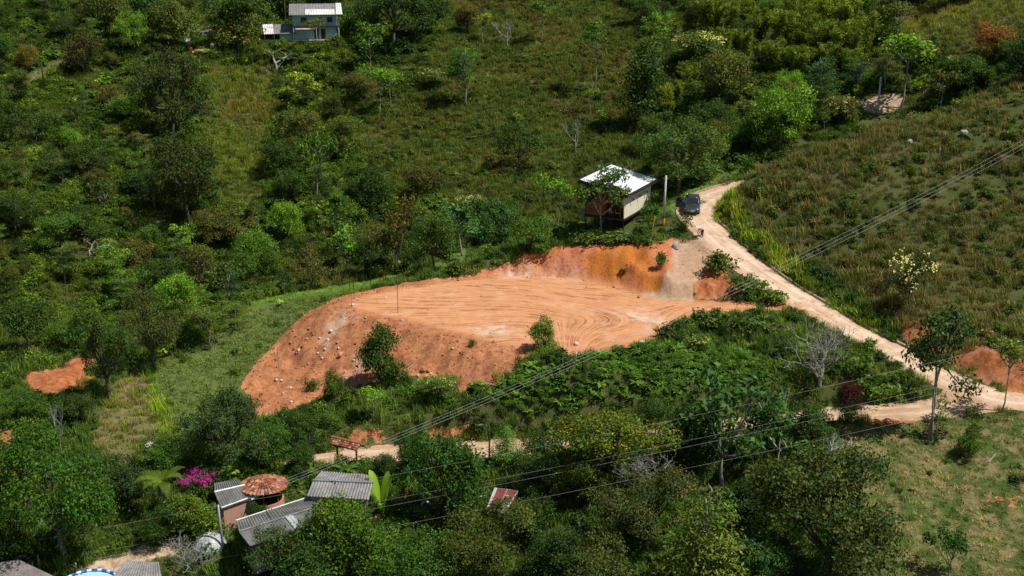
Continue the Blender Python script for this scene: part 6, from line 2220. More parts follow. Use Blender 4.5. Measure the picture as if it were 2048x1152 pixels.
for nm, u, vb, vt, r_, mt, lab in (("post", 153, 1143, 1126, .06, M["white_wall"], "short white post beside the pool"), ("post", 81, 1136, 1118, .035, M["steel_grey"], "thin grey post at the brown-grey corner roof")):
    g = ground(u, vb)
    o2 = MB().tube([(0, 0, -.2), (0, 0, (vb - vt) / ppm(g) * 1.1)], r_, 8).build(nm, mt)
    o2.location = g
    o2.name = "garden_post"
    tag(o2, lab, "post")
# black tarpaulin roof behind the corner house
q = [at_z(20, 1112, zc + 2.0), at_z(75, 1108, zc + 2.3), at_z(64, 1122, zc + 2.0), at_z(0, 1132, zc + 2.0)]
c = sum(q, Vector()) / 4
ob = empty("tarpaulin_shelter", Vector((c.x, c.y, zc)))
q = [p - ob.location for p in q]
slab(MB(), q, .03).build("tarpaulin", M["black"], ob)
for k in q: MB().tube([(k.x, k.y, -.5), (k.x, k.y, k.z - .04)], .04, 5).build("post", M["wood_grey"], ob)
tag(ob, "black tarpaulin shelter behind the brown-grey corner roof", "shelter")
# ------------------------------------------------------------------ kerbs
kerb("kerb", ROAD_UP, 1, W_UP, 14, 30, "low concrete edging on the outside of the road bend by the car")
kerb("kerb", ROAD_UP, -1, W_UP, 27, 79, "low concrete edging along the foot of the brown scrub hill")

# ------------------------------------------------------------------ car
t = NT("car_paint")
M["car"] = t.done(t.bsdf((0.065, 0.08, 0.115), 0.28, 0.55, 0.5, None, **{"Coat Weight": 0.6, "Coat Roughness": 0.08}))
M["car_glass"] = plain("car_glass", (0.02, 0.024, 0.03), 0.06, 0, 0.7, 0.05)
M["rubber"] = plain("tyre_rubber", (0.02, 0.02, 0.02), 0.85, 0, 0.2, 0.2)
M["lamp_glass_reflection"] = plain("headlight_glass_reflection", (0.55, 0.68, 0.72), 0.1, 0.3, 0.7, 0.05)  # pale teal puts a reflection into the colour of headlights and grille
M["chrome"] = plain("bright_metal", (0.6, 0.62, 0.64), 0.2, 0.9, 0.5, 0.05)
M["plate_yellow"] = plain("yellow_plate", (0.85, 0.52, 0.01), 0.5, 0, 0.4, 0.03)


def loft(mb, secs, cap=True):
    n = len(secs[0])
    o = len(mb.v)
    for s in secs: mb.v += [tuple(p) for p in s]
    for i in range(len(secs) - 1):
        for k in range(n):
            k2 = (k + 1) % n
            mb.f.append((o + i * n + k, o + i * n + k2, o + (i + 1) * n + k2, o + (i + 1) * n + k))
    if cap:
        mb.f.append(tuple(o + k for k in range(n - 1, -1, -1)))
        mb.f.append(tuple(o + (len(secs) - 1) * n + k for k in range(n)))
    return mb


def car():
    g = ground(1384, 421)
    o = empty("parked_car", g + Vector((0, 0, 0.10)), rad(4))
    gx = float(H(g.x, g.y - 1.3) - H(g.x, g.y + 1.3)) / 2.6
    o.rotation_euler = (math.atan(-gx) * 0.85, 0, rad(-9))
    o.scale = (1.08, 1.0, 1.08)
    tag(o, "dark blue-grey hatchback with its passenger side front door wide open on the pale road", "car")

    def half(y, zb, zbelt, zt, w0, w1, w2):
        r = [(w0 * .86, zb), (w0, zb + .14), (w1, zbelt - .22), (w1 * .97, zbelt - .02), (w2, zt - .03), (w2 * .55, zt)]
        return [(x, y, z) for x, z in r] + [(-x, y, z) for x, z in reversed(r)]
    S = [(-2.05, .32, .58, .60, .62, .64, .52), (-1.98, .22, .66, .70, .76, .78, .62), (-1.7, .19, .74, .82, .85, .86, .70), (-1.2, .19, .82, .92, .88, .89, .74), (-.8, .19, .88, .98, .88, .89, .76), (0, .19, .92, .99, .88, .89, .78),
         (1.0, .19, .96, 1.02, .88, .89, .78), (1.6, .2, .98, 1.04, .86, .87, .74), (1.95, .26, .96, 1.0, .80, .82, .66), (2.03, .4, .8, .84, .7, .74, .6)]
    body = loft(MB(), [half(*s) for s in S]).build("body", M["car"], o, True)
    m = body.modifiers.new("soft", "SUBSURF"); m.levels = m.render_levels = 1

    def cab(y, zl, zh, wl, wh):
        return [(wl, y, zl), (wh, y, zh), (-wh, y, zh), (-wl, y, zl)]
    loft(MB(), [cab(-.85, .93, .95, .72, .70), cab(-.15, .93, 1.40, .76, .60), cab(.9, .95, 1.43, .77, .60), cab(1.55, .97, 1.32, .75, .57), cab(1.9, .97, .99, .70, .60)]).build("windows", M["car_glass"], o)
    loft(MB(), [[(.60, y, z), (.40, y, z + .035), (-.40, y, z + .035), (-.60, y, z), (-.58, y, z - .03), (.58, y, z - .03)] for y, z in ((-.12, 1.41), (.3, 1.445), (.9, 1.45), (1.5, 1.35))]).build("roof", M["car"], o, True)
    for s in (-1, 1):
        m = MB().tube([(s * .715, -.84, .95), (s * .61, -.15, 1.41)], .035, 6).tube([(s * .77, .42, .95), (s * .61, .42, 1.43)], .04, 6).tube([(s * .74, 1.75, .98), (s * .59, 1.5, 1.36)], .06, 6)
        m.build("window_pillar", M["car"], o)
        MB().hexa([(s * .40, -2.0, .58), (s * .70, -1.92, .60), (s * .70, -1.80, .60), (s * .40, -1.85, .58)], [(s * .42, -1.97, .68), (s * .74, -1.84, .72), (s * .72, -1.72, .72), (s * .42, -1.8, .70)]).build("headlight", M["lamp_glass_reflection"], o)
        MB().box(s * .82 if s > 0 else -.98, .98 if s > 0 else -.82, -.70, -.52, .95, 1.07).build("mirror", M["car"], o)
        MB().box(.62 if s > 0 else -.80, .80 if s > 0 else -.62, 1.93, 2.0, .62, .85).build("tail_light", M["rust"], o)
        for y in (-1.28, 1.28):
            w = empty("wheel", (s * .79, y, .31)); w.parent = o
            MB().tube([(-.10, 0, 0), (.10, 0, 0)], .31, 20).build("tyre", M["rubber"], w)
            MB().tube([(s * .08, 0, 0), (s * .112, 0, 0)], .19, 12).build("rim", M["chrome"], w)
    m = MB().box(-.42, .42, -2.075, -2.03, .52, .60); m.build("grille", M["lamp_glass_reflection"], o)
    MB().box(-.7, .7, -2.05, -1.97, .24, .38).build("bumper_intake", M["black"], o)
    MB().box(-.24, .24, -2.10, -2.077, .38, .50).build("number_plate", M["plate_yellow"], o)
    MB().tube([(-.06, -2.085, .63), (.06, -2.085, .63)], .05, 8).build("badge", M["chrome"], o)
    # open door on its own left-hand side seen from the front
    MB().box(-.905, -.885, -.50, .38, .30, .90).build("door_opening_shade", M["black"], o)  # black panel standing in for the dark shade inside the doorway
    d = empty("door", (-.90, -.52, 0), rad(66)); d.parent = o
    MB().hexa([(-.045, 0, .28), (.045, 0, .28), (.045, 1.02, .28), (-.045, 1.02, .28)], [(-.04, 0, .92), (.04, 0, .92), (.04, 1.02, .96), (-.04, 1.02, .96)]).build("door_panel", M["car"], d, bevel=.02)
    MB().tube([(0, .05, .92), (.2, .5, 1.36), (.22, .95, 1.38), (.05, 1.0, .95)], .03, 6).build("window_frame", M["car"], d)
    MB().add([(0, .12, .93), (.19, .52, 1.34), (.21, .93, 1.35), (.05, .97, .95), (.012, .12, .93), (.202, .52, 1.34), (.222, .93, 1.35), (.062, .97, .95)], [(0, 1, 2, 3), (7, 6, 5, 4), (0, 4, 5, 1), (1, 5, 6, 2), (2, 6, 7, 3), (3, 7, 4, 0)]).build("pane", M["car_glass"], d)
    MB().box(-.075, -.046, .80, .96, .80, .84).build("handle", M["chrome"], d)


car()

# ------------------------------------------------------------------ people
M["skin"] = plain("skin", (0.36, 0.20, 0.13), 0.6, 0, 0.3, 0.05)
M["hair"] = plain("dark_hair", (0.015, 0.012, 0.01), 0.7, 0, 0.3, 0.1)


def cloth(name, c): return plain(name, c, 0.9, 0, 0.15, 0.12, 8, 0.2)


def skin_mesh(name, J, B, mat, parent, root):
    names = list(J)
    ix = {n: i for i, n in enumerate(names)}
    me = bpy.data.meshes.new(name)
    me.from_pydata([J[n][0] for n in names], [(ix[a], ix[b]) for a, b in B], [])
    o = link_mesh(name, me, parent, mat)
    m = o.modifiers.new("skin", "SKIN")
    m.use_smooth_shade = True
    for i, n in enumerate(names):
        r = J[n][1]
        v = me.skin_vertices[0].data[i]
        v.radius = (r, r) if not isinstance(r, tuple) else r
        v.use_root = n == root
    s = o.modifiers.new("soft", "SUBSURF")
    s.levels = s.render_levels = 1
    return o


def person(label, loc, rz, J, shirt, trousers, hat=None):
    o = empty("person", loc, rz)
    tag(o, label, "person")
    for s in ("l", "r"):      # fingers and thumb root in the palm
        w, h_ = Vector(J["wrist_" + s][0]), Vector(J["palm_" + s][0])
        d = (h_ - w).normalized()
        a = d.orthogonal().normalized()
        for k in range(4):
            b = h_ + a * (k - 1.5) * .021 + d * .03
            J["f%d_%s" % (k, s)] = (tuple(b), .0095)
            J["g%d_%s" % (k, s)] = (tuple(b + d * (.05, .062, .056, .042)[k] + d.cross(a) * .02), .0085)
        J["t0_" + s] = (tuple(h_ - d * .02 - a * .045), .011)
        J["t1_" + s] = (tuple(h_ + d * .02 - a * .07), .0095)
    B = [("hip", "waist"), ("waist", "chest"), ("chest", "neck"), ("neck", "head"), ("head", "crown")]
    for s in ("l", "r"):
        B += [("hip", "thigh_" + s), ("thigh_" + s, "knee_" + s), ("knee_" + s, "ankle_" + s), ("ankle_" + s, "toe_" + s), ("chest", "shoulder_" + s), ("shoulder_" + s, "elbow_" + s), ("elbow_" + s, "wrist_" + s), ("wrist_" + s, "palm_" + s)]
        for k in range(4): B += [("palm_" + s, "f%d_%s" % (k, s)), ("f%d_%s" % (k, s), "g%d_%s" % (k, s))]
        B += [("palm_" + s, "t0_" + s), ("t0_" + s, "t1_" + s)]
    skin_mesh("body", J, B, M["skin"], o, "hip")
    up = ("hip", "waist", "chest", "neck", "shoulder_l", "shoulder_r", "elbow_l", "elbow_r")
    Js = {n: (J[n][0], tuple(x * 1.0 + .018 for x in (J[n][1] if isinstance(J[n][1], tuple) else (J[n][1], J[n][1])))) for n in up}
    nk = Vector(J["neck"][0]); ch = Vector(J["chest"][0])
    Js["neck"] = (tuple(ch.lerp(nk, .6)), .075)
    for s in "lr": Js["elbow_" + s] = (tuple(Vector(J["shoulder_" + s][0]).lerp(Vector(J["elbow_" + s][0]), .8)), .065)
    skin_mesh("shirt", Js, [("hip", "waist"), ("waist", "chest"), ("chest", "neck"), ("chest", "shoulder_l"), ("chest", "shoulder_r"), ("shoulder_l", "elbow_l"), ("shoulder_r", "elbow_r")], shirt, o, "waist")
    lo = ("hip", "thigh_l", "thigh_r", "knee_l", "knee_r", "ankle_l", "ankle_r")
    Jt = {n: (J[n][0], tuple(x + .02 for x in (J[n][1] if isinstance(J[n][1], tuple) else (J[n][1], J[n][1])))) for n in lo}
    skin_mesh("trousers", Jt, [("hip", "thigh_l"), ("hip", "thigh_r"), ("thigh_l", "knee_l"), ("thigh_r", "knee_r"), ("knee_l", "ankle_l"), ("knee_r", "ankle_r")], trousers, o, "hip")
    for s in "lr":
        skin_mesh("shoe", {"a": (tuple(Vector(J["ankle_" + s][0]) - Vector((0, 0, .03))), .055), "b": (J["toe_" + s][0], .05)}, [("a", "b")], M["rubber"], o, "a")
    hd, cr = Vector(J["head"][0]), Vector(J["crown"][0])
    f = (Vector(J["toe_l"][0]) - Vector(J["ankle_l"][0])); f.z = 0; f.normalize()
    ax_ = (cr - hd).normalized()
    fx = (f - ax_ * f.dot(ax_)).normalized()
    hair = skin_mesh("hair", {"a": (tuple(hd.lerp(cr, .35) - fx * .035), .085), "b": (tuple(cr + ax_ * .015 - fx * .01), .07)}, [("a", "b")], hat or M["hair"], o, "a")
    sd_ = ax_.cross(fx)
    fc = hd.lerp(cr, .3) + fx * .092
    m = MB()
    m.tube([fc - ax_ * .005, fc + fx * .022 - ax_ * .03], [.008, .014], 5)
    m.build("nose", M["skin"], o)
    for q in (-1, 1):
        m = MB().tube([fc + sd_ * q * .03 + ax_ * .012 - fx * .01, fc + sd_ * q * .03 + ax_ * .012 + fx * .004], .009, 6); m.build("eye", M["black"], o)
    m = MB().tube([fc - ax_ * .06 - sd_ * .022, fc - ax_ * .06 + sd_ * .022], .006, 5); m.build("mouth", M["rust"], o)
    return o


def standing(ht=1.7):
    k = ht / 1.7
    J = {"hip": ((0, 0, .95 * k), (.145, .11)), "waist": ((0, -.01, 1.1 * k), (.135, .1)), "chest": ((0, 0, 1.34 * k), (.155, .11)), "neck": ((0, 0, 1.48 * k), .055), "head": ((0, -.02, 1.56 * k), .08), "crown": ((0, -.02, 1.66 * k), .075)}
    for s, q in (("l", -1), ("r", 1)):
        J.update({"thigh_" + s: ((q * .1, 0, .86 * k), .085), "knee_" + s: ((q * .11, -.02, .5 * k), .06), "ankle_" + s: ((q * .12, .02, .09), .042), "toe_" + s: ((q * .13, -.13, .045), .035),
                  "shoulder_" + s: ((q * .19, 0, 1.39 * k), .06), "elbow_" + s: ((q * .25, .03, 1.1 * k), .043), "wrist_" + s: ((q * .26, -.06, .86 * k), .03), "palm_" + s: ((q * .26, -.08, .79 * k), .034)})
    return J


g = ground(1402, 474)
J = {"hip": ((.22, .02, .86), (.14, .12)), "waist": ((.08, 0, .98), (.13, .11)), "chest": ((-.16, 0, 1.0), (.15, .12)), "neck": ((-.31, 0, .93), .055), "head": ((-.38, 0, .87), .08), "crown": ((-.47, 0, .83), .075)}
for s, q in (("l", -1), ("r", 1)):
    J.update({"thigh_" + s: ((.2, q * .11, .78), .088), "knee_" + s: ((.12, q * .15, .45), .062), "ankle_" + s: ((.14, q * .17, .09), .043), "toe_" + s: ((-.01, q * .18, .045), .036),
              "shoulder_" + s: ((-.2, q * .19, .97), .06), "elbow_" + s: ((-.3, q * .2, .68), .044), "wrist_" + s: ((-.42, q * .14, .45), .031), "palm_" + s: ((-.45, q * .12, .38), .034)})
person("person in grey-blue shirt and black trousers bending over the roadside grass", g, rad(25), J, cloth("grey_blue_shirt", (0.22, 0.25, 0.34)), cloth("black_trousers", (0.014, 0.014, 0.018)))
g = ground(425, 104)
person("person in light blue shirt and dark trousers standing in the yard by the wood stack", g, rad(40), standing(), cloth("light_blue_shirt", (0.42, 0.52, 0.66)), cloth("navy_trousers", (0.025, 0.03, 0.06)))
g = ground(518, 93)
person("person in white shirt and blue trousers standing at the outbuilding's left end", g, rad(-20), standing(1.65), cloth("white_shirt", (0.62, 0.64, 0.66)), cloth("blue_trousers", (0.05, 0.08, 0.18)))

# ------------------------------------------------------------------ poles
POLES = []


def pole_h(u, vb, vt):
    g = ground(u, vb)
    return g, (vb - vt) / ppm(g) / 0.97


g, h = pole_h(1327, 450, 352)
GP = g
o = empty("utility_pole", g)
MB().tube([(0, 0, 1.05), (0.12, 0, h)], [0.15, 0.10], 12).build("shaft", M["pole_grey"], o, True)
MB().tube([(0, 0, -.3), (0, 0, .85)], .165, 12).build("yellow_band", M["yellow"], o)
MB().tube([(0, 0, .85), (0, 0, 1.05)], .162, 12).build("black_band", M["black"], o)
MB().tube([(-.15, 0, h - .35), (.4, 0, h - .35)], .035, 6).build("bracket", M["steel_grey"], o)
tag(o, "pale concrete pole with yellow and black base beside the stilt house", "pole")
TOP1 = g + Vector((.12, 0, h - .2))
g, h = pole_h(1302, 470, 433)
o = MB().tube([(0, 0, -.3), (.38, 0, h)], .06, 6).build("marker_stake", M["yellow"])
o.location = g
tag(o, "leaning yellow stake left of the concrete pole", "stake")
g, h = pole_h(1755, 228, 156)
o = empty("utility_pole", g)
MB().tube([(0, 0, -.3), (.08, 0, h)], [.17, .12], 10).build("shaft", M["pole_grey"], o, True)
MB().tube([(-.1, -.16, h - 1.0), (-.1, -.16, h - .5)], .09, 8).build("bracket", M["steel_grey"], o)
tag(o, "grey concrete pole standing by the bit of far lane", "pole")
g, h = pole_h(88, 172, 120)
o = empty("utility_pole", g)
MB().tube([(0, 0, -.3), (-.1, 0, h)], [.14, .1], 8).build("shaft", M["wood_dark"], o, True)
MB().box(-.7, .5, -.05, .05, h - .5, h - .38).build("crossarm", M["wood_dark"], o)
tag(o, "dark wooden pole on the pale grassy slope at the upper left", "pole")
g = ground(448, 1108)
h = (1108 - 1012) / ppm(g) / .89
o = empty("utility_pole", g)
MB().tube([(0, 0, -.5), (-.22, 0, h)], [.12, .085], 10).build("shaft", M["steel_grey"], o, True)
MB().box(-.5, .06, -.04, .04, h - .22, h - .14).build("crossarm", M["steel_grey"], o)
tag(o, "slim grey metal pole beside the plastic dome", "pole")
TOP2 = g + Vector((-.22, 0, h))
g = ground(979, 938)
h = (938 - 852) / ppm(g) / .9
o = empty("lamp_post", g)
MB().tube([(0, 0, -.3), (0, 0, h)], [.085, .06], 8).build("post", M["dark_metal"], o, True)
a_ = MB().tube([(0, 0, h - .1), (-.35, -.05, h), (-.6, -.08, h + .02)], .03, 6).build("arm", M["dark_metal"], o)
MB().hexa([(-1.0, -.16, h - .03), (-.55, -.12, h - .03), (-.55, 0, h - .03), (-1.0, -.02, h - .03)], [(-.95, -.14, h + .06), (-.55, -.1, h + .08), (-.55, -.02, h + .08), (-.95, -.04, h + .06)]).build("lamp_head", M["steel_grey"], o)
tag(o, "dark street lamp with one arm beside the lower lane", "street lamp")
g = ground(621, 928)
h = (928 - 871) / ppm(g) / .9
o = empty("lamp_post", g)
MB().tube([(0, 0, -.3), (0, 0, h)], .1, 8).build("post", M["black"], o, True)
MB().tube([(0, 0, h - .05), (.6, 0, h + .05)], .04, 6).build("arm", M["black"], o)
tag(o, "black post with short arm left of the tiled gateway", "post")


# ------------------------------------------------------------------ wires
def wire(name, label, pts, sag, mat, r=0.02, group=None):
    out = []
    for i in range(len(pts) - 1):
        a, b = Vector(pts[i]), Vector(pts[i + 1])
        n = 26
        for k in range(n + (i == len(pts) - 2)):
            t = k / n
            out.append(a.lerp(b, t) - Vector((0, 0, 4 * sag[i] * t * (1 - t))))
    o = MB().tube(out, r, 5).build(name, mat, None, True)
    return tag(o, label, "power line", group)


def yz(u, v, y): return Vector(at_y(u, v, y))


far_ = yz(2330, 118, 172)
for i, (dz, dx) in enumerate(((0.0, 0.0), (-.42, .25), (-.85, .5))):
    wire("power_line", "%s of the three wires climbing from the metal pole across the platform's front" % ("upper", "middle", "lower")[i], [TOP2 + Vector((0, 0, dz * .55 - .05)), far_ + Vector((dx, 0, dz * 1.0)), far_ + Vector((62 + dx, 26, 16 + dz))], [2.6, 1.0], M["wire"], .0085)
wire("power_line", "topmost of the four long low wires, touching the metal pole's top", [yz(-250, 1135, 101), TOP2 + Vector((0, 0, -.06)), yz(2260, 628, 113), yz(3300, 420, 122)], [.15, .9, .5], M["wire"], .0085)
for lab, a, b, sg in (("second of the four long low wires, close above the third", (-250, 1176, 101), (2260, 686, 112), 1.1), ("third of the four long low wires, close below the second", (-250, 1190, 100.5), (2260, 697, 111.5), 1.1),
                      ("lowest of the four long low wires, passing over the rusty shed", (-250, 1232, 98.5), (2260, 740, 110), 1.1)):
    wire("power_line", lab, [yz(*a), yz(*b), yz(b[0] + 1040, b[1] - 205, b[2] + 9)], [sg, .5], M["wire"], .0085)
wire("power_line", "thin dark wire running from the concrete pole down along the brown hill", [TOP1, yz(2150, 770, 128), yz(2900, 900, 122)], [1.0, .4], M["wire_dark"], .011)

# ------------------------------------------------------------------ posts and stakes
def stake(name, u, vb, vt, r, mat, label, cat="post", group=None, lean=0.0):
    g = ground(u, vb)
    h = (vb - vt) / ppm(g) / .95
    o = MB().tube([(0, 0, -.2), (lean * .5, 0, h * .5), (lean, 0, h)], [r, r * .9, r * .8], 6).build(name, mat)
    o.location = g
    return tag(o, label, cat, group)


stake("survey_stake", 796, 626, 568, .035, M["wood_dark"], "tall thin dark stake on the clay platform")
stake("survey_stake", 704, 616, 588, .03, M["wood_grey"], "thin grey stake at the platform's left corner")
stake("survey_stake", 557, 736, 694, .03, M["wood_grey"], "thin pale stake on the left edge of the clay slope")
for u, vb, vt in ((699, 582, 556), (707, 580, 553), (741, 575, 552), (771, 568, 543), (805, 564, 539), (812, 561, 545), (932, 532, 508), (942, 529, 504), (975, 512, 488)):
    stake("fence_post", u, vb, vt, .05, M["wood_dark"], "weathered fence post along the grassy strip behind the platform", "fence post", "fence posts behind the platform", .05)
for u, vb, vt in ((289, 742, 715), (298, 748, 724), (312, 778, 752), (322, 806, 780), (332, 838, 808), (340, 872, 846)):
    stake("fence_post", u, vb, vt, .045, M["wood_grey"], "pale stick fence post beside the bright grass line left of the clay slope", "fence post", "stick fence posts left of the clay slope", .06)
for u, vb, vt in ((1602, 545, 520), (1618, 552, 530)):
    stake("roadside_stick", u, vb, vt, .03, M["wood_grey"], "thin stick at the road fork mound" if u == 1602 else "thin stick in the grass across the road", "stick")

# ------------------------------------------------------------------ stones
M["rock"] = plain("white_stone", (0.62, 0.58, 0.52), 0.9, 0, 0.2, 0.15, 4, 0.4, (0.45, 0.33, 0.24))
M["rock_grey"] = plain("grey_stone", (0.40, 0.39, 0.37), 0.9, 0, 0.2, 0.2, 4, 0.4, (0.25, 0.22, 0.18))


def rock_mesh(name, seed, mat, sub=2):
    bm = bmesh.new()
    bmesh.ops.create_icosphere(bm, subdivisions=sub, radius=0.5)
    r = np.random.default_rng(seed)
    pl = unit(r.normal(size=(9, 3)))
    dd = r.uniform(.28, .44, 9)
    for v in bm.verts:
        p = np.array(v.co)
        for n_, d_ in zip(pl, dd):
            e = p @ n_ - d_
            if e > 0: p = p - n_ * e
        v.co = p
    me = bpy.data.meshes.new(name)
    bm.to_mesh(me)
    bm.free()
    me.materials.append(mat)
    return me


RK = [rock_mesh("white_rock", s, M["rock"]) for s in (1, 2, 3)]
RG = [rock_mesh("grey_rock", s, M["rock_grey"]) for s in (4, 5)]


def rock(u, v, wpx, hpx, label, me, name="rock", group=None):
    g = ground(u, v)
    s = ppm(g)
    o = link_mesh(name, me)
    o.location = g + Vector((0, 0, hpx / s * .3))
    o.scale = (wpx / s * 1.2, wpx / s, hpx / s * 1.2)
    o.rotation_euler = (0, 0, TR.uniform(0, 6))
    return tag(o, label, "rock", group)


rock(1153, 690, 10, 8, "white stone on the platform's front edge, upper of two", RK[0])
rock(1150, 711, 13, 7, "white stone on the platform's front edge, lower of two", RK[1])
rock(1285, 686, 20, 6, "flat white slab near the platform's right front corner", RK[2])
rock(1928, 272, 16, 17, "pale boulder standing upright high on the brown scrub hill", RG[0], "boulder")
rock(1820, 286, 12, 9, "small grey boulder high on the brown scrub hill", RG[1], "boulder")
rock(295, 892, 24, 8, "white slab lying in the yellow grass", RK[1], "slab")
rock(1352, 498, 16, 16, "pale boulder at the top of the gravel ramp", RG[1], "boulder")
rock(681, 714, 12, 12, "tan angular stone on the clay slope, largest there", rock_mesh("tan_rock", 7, plain("tan_stone", (0.55, 0.33, 0.2), 0.9, 0, 0.2, 0.15)))
rock(847, 742, 13, 11, "brown boulder on the lower clay slope beside the dark bushy tree", rock_mesh("brown_rock", 8, plain("brown_stone", (0.42, 0.22, 0.11), 0.9, 0, 0.2, 0.2)))
o = MB().tube([(-.45, 0, .05), (0, .05, .16), (.4, 0, .1)], [.06, .05, .03], 6).build("branch", M["deadwood"]); o.location = ground(823, 728); o.rotation_euler = (0, -.3, .6); tag(o, "short bleached branch lying on the clay slope", "branch")
o = MB().tube([(-.3, 0, .1), (.3, .2, .8)], [.07, .05], 6).build("white_post_stump", M["rock"]); o.location = ground(1984, 926); tag(o, "short white leaning stick in the dry pasture", "stick")
for u, v, w_ in ((655, 681, 7), (662, 664, 7), (650, 700, 6), (645, 717, 5), (676, 697, 5), (597, 702, 8), (594, 706, 5), (614, 678, 5), (636, 707, 5), (617, 728, 4), (563, 762, 6), (553, 760, 5), (581, 777, 6), (583, 805, 6), (706, 611, 7), (716, 600, 5), (707, 722, 6), (692, 758, 6), (640, 677, 5), (835, 752, 7), (862, 748, 6), (868, 756, 6), (690, 744, 5), (772, 596, 4)):
    rock(u, v, w_, w_ * .8, "small pale stone lying on the clay fill slope", RK[u % 3], "stone", "small pale stones on the clay slope")


def loose():
    r = np.random.default_rng(9)
    x = r.uniform(-32, 24, 26000); y = r.uniform(122, 160, 26000)
    f = samp("", m_fill, x, y)
    fl = samp("", m_flat * m_dirt, x, y)
    b = samp("", m_bank, x, y)
    gv = samp("", m_grav, x, y)
    k = r.uniform(size=len(x)) < np.maximum.reduce([f * .33, fl * .004, b * .02, gv * .3])
    x, y = x[k], y[k]
    n = len(x)
    cl = M["foliage_scatter"]
    me1 = rock_mesh("clod", 11, M["clod"], 1); me2 = rock_mesh("clod", 12, M["clod"], 1)
    s = np.clip(r.lognormal(-2.3, .6, n), .04, .5)
    pal = np.array([(0.40, 0.165, 0.075), (0.30, 0.11, 0.045), (0.48, 0.22, 0.11), (0.56, 0.40, 0.28)])
    ti = pal[r.choice(4, n, p=[.36, .36, .2, .08])]
    gv = samp("", m_grav, x, y)
    s = np.where(gv > .4, s * .55, s)
    ti = np.where((gv > .4)[:, None], np.array([0.50, 0.37, 0.25]) * r.uniform(.6, 1.2, n)[:, None], ti)
    scatter("loose_clods", "loose clay clods and stones strewn over the fill slope and gravel ramp", np.stack([x, y, H(x, y) + s * .12], -1), r.uniform(0, 6.28, (n, 3)), np.stack([s * 1.2, s, s * .8], -1), ti, r.integers(0, 2, n), [me1, me2])


t = NT("clay_clod")
M["clod"] = t.done(t.bsdf(t.attr("tint", "INSTANCER").outputs["Color"], 0.95, 0, 0.1))
loose()

# ------------------------------------------------------------------ yard of the teal house
g = ground(381, 105)
o = empty("water_barrel", g)
MB().tube([(0, 0, 0), (0, 0, .08), (0, 0, .45), (0, 0, .9), (0, 0, .98)], [.3, .32, .36, .32, .3], 14).build("drum", plain("orange_plastic", (0.70, 0.14, 0.02), 0.5, 0, 0.4, 0.08), o, True)
MB().tube([(0, 0, .98), (0, 0, 1.03)], [.31, .27], 14).build("lid", M["rust"], o)
tag(o, "orange barrel at the left edge of the yard", "barrel")
g = ground(376, 92)
o = empty("satellite_dish", g)
m = MB()
vs, fs = [], []
for k in range(5):
    for j in range(14):
        r_ = .55 * k / 4 + .01
        vs.append((r_ * math.cos(2 * math.pi * j / 14), r_ * math.sin(2 * math.pi * j / 14), .45 * (r_ / .55) ** 2 * .5))
fs = [(k * 14 + j, k * 14 + (j + 1) % 14, (k + 1) * 14 + (j + 1) % 14, (k + 1) * 14 + j) for k in range(4) for j in range(14)]
m.add(vs, fs, Matrix.Translation((0, 0, 1.2)) @ Matrix.Rotation(rad(60), 4, "X"))
m.build("bowl", M["sheet_white"], o, True)
MB().tube([(0, 0, -.2), (0, 0, 1.25)], .05, 6).build("mast", M["steel_grey"], o)
tag(o, "white dish-like panel on a post above the orange barrel", "dish")
g = ground(387, 82)
o = empty("lean_to_shed", g)
MB().box(-.9, .9, 0, 1.2, 0, 1.7).build("wall", M["wood_red"], o)
MB().box(.55, .95, -.08, -.003, 0, 1.75).build("blue_panel", plain("blue_paint", (0.03, 0.06, 0.25), 0.6), o)
m = MB(); corrugated(m, (-1.1, 1.4, 2.0), (1.1, 1.4, 2.0), (1.1, -.3, 1.75), (-1.1, -.3, 1.75), .2, .03); m.build("roof", M["roof_grey"], o)
tag(o, "small brown shed with a blue panel at the yard's rear left", "shed")
a, b = ground(398, 84) + Vector((0, 0, 1.9)), ground(427, 84) + Vector((0, 0, 2.5))
o = empty("washing_line", a)
MB().tube([Vector(), (b - a) * .5 - Vector((0, 0, .1)), b - a], .012, 4).build("line", M["wire"], o)
m = MB()
n_ = 14
for k in range(n_ + 1):
    t_ = .03 + .92 * k / n_
    p = (b - a) * t_ + Vector((0, .05 * math.sin(k * 1.4), -.08 * math.sin(math.pi * t_)))
    m.v += [tuple(p), tuple(p + Vector((0, .08 * math.sin(k * 1.1), -.62 - .08 * math.sin(k * .9))))]
m.f += [(2 * k, 2 * k + 2, 2 * k + 3, 2 * k + 1) for k in range(n_)]
sh_ = m.build("hanging_cloth", cloth("grey_cloth", (0.36, 0.36, 0.35)), o, True)
sm = sh_.modifiers.new("thick", "SOLIDIFY"); sm.thickness = .012
for p in (Vector(), b - a):
    q = a + p
    MB().tube([p + Vector((0, 0, .1)), Vector((p.x, p.y, float(H(q.x, q.y)) - a.z - .2))], .04, 5).build("post", M["wood_grey"], o)
tag(o, "grey cloth hanging on a line in the yard's shade", "washing line")
g = ground(434, 92)
o = empty("firewood_stack", g, .1)
for i in range(3):
    for k in range(5 - i):
        MB().tube([(-.9 + .02 * k, .22 * (k - 2 + i * .5), .12 + .19 * i), (.9, .22 * (k - 2 + i * .5), .12 + .19 * i)], .1, 7).build("log", M["wood_red"], o)
tag(o, "red-brown stack of logs behind the person in the light blue shirt", "log stack")
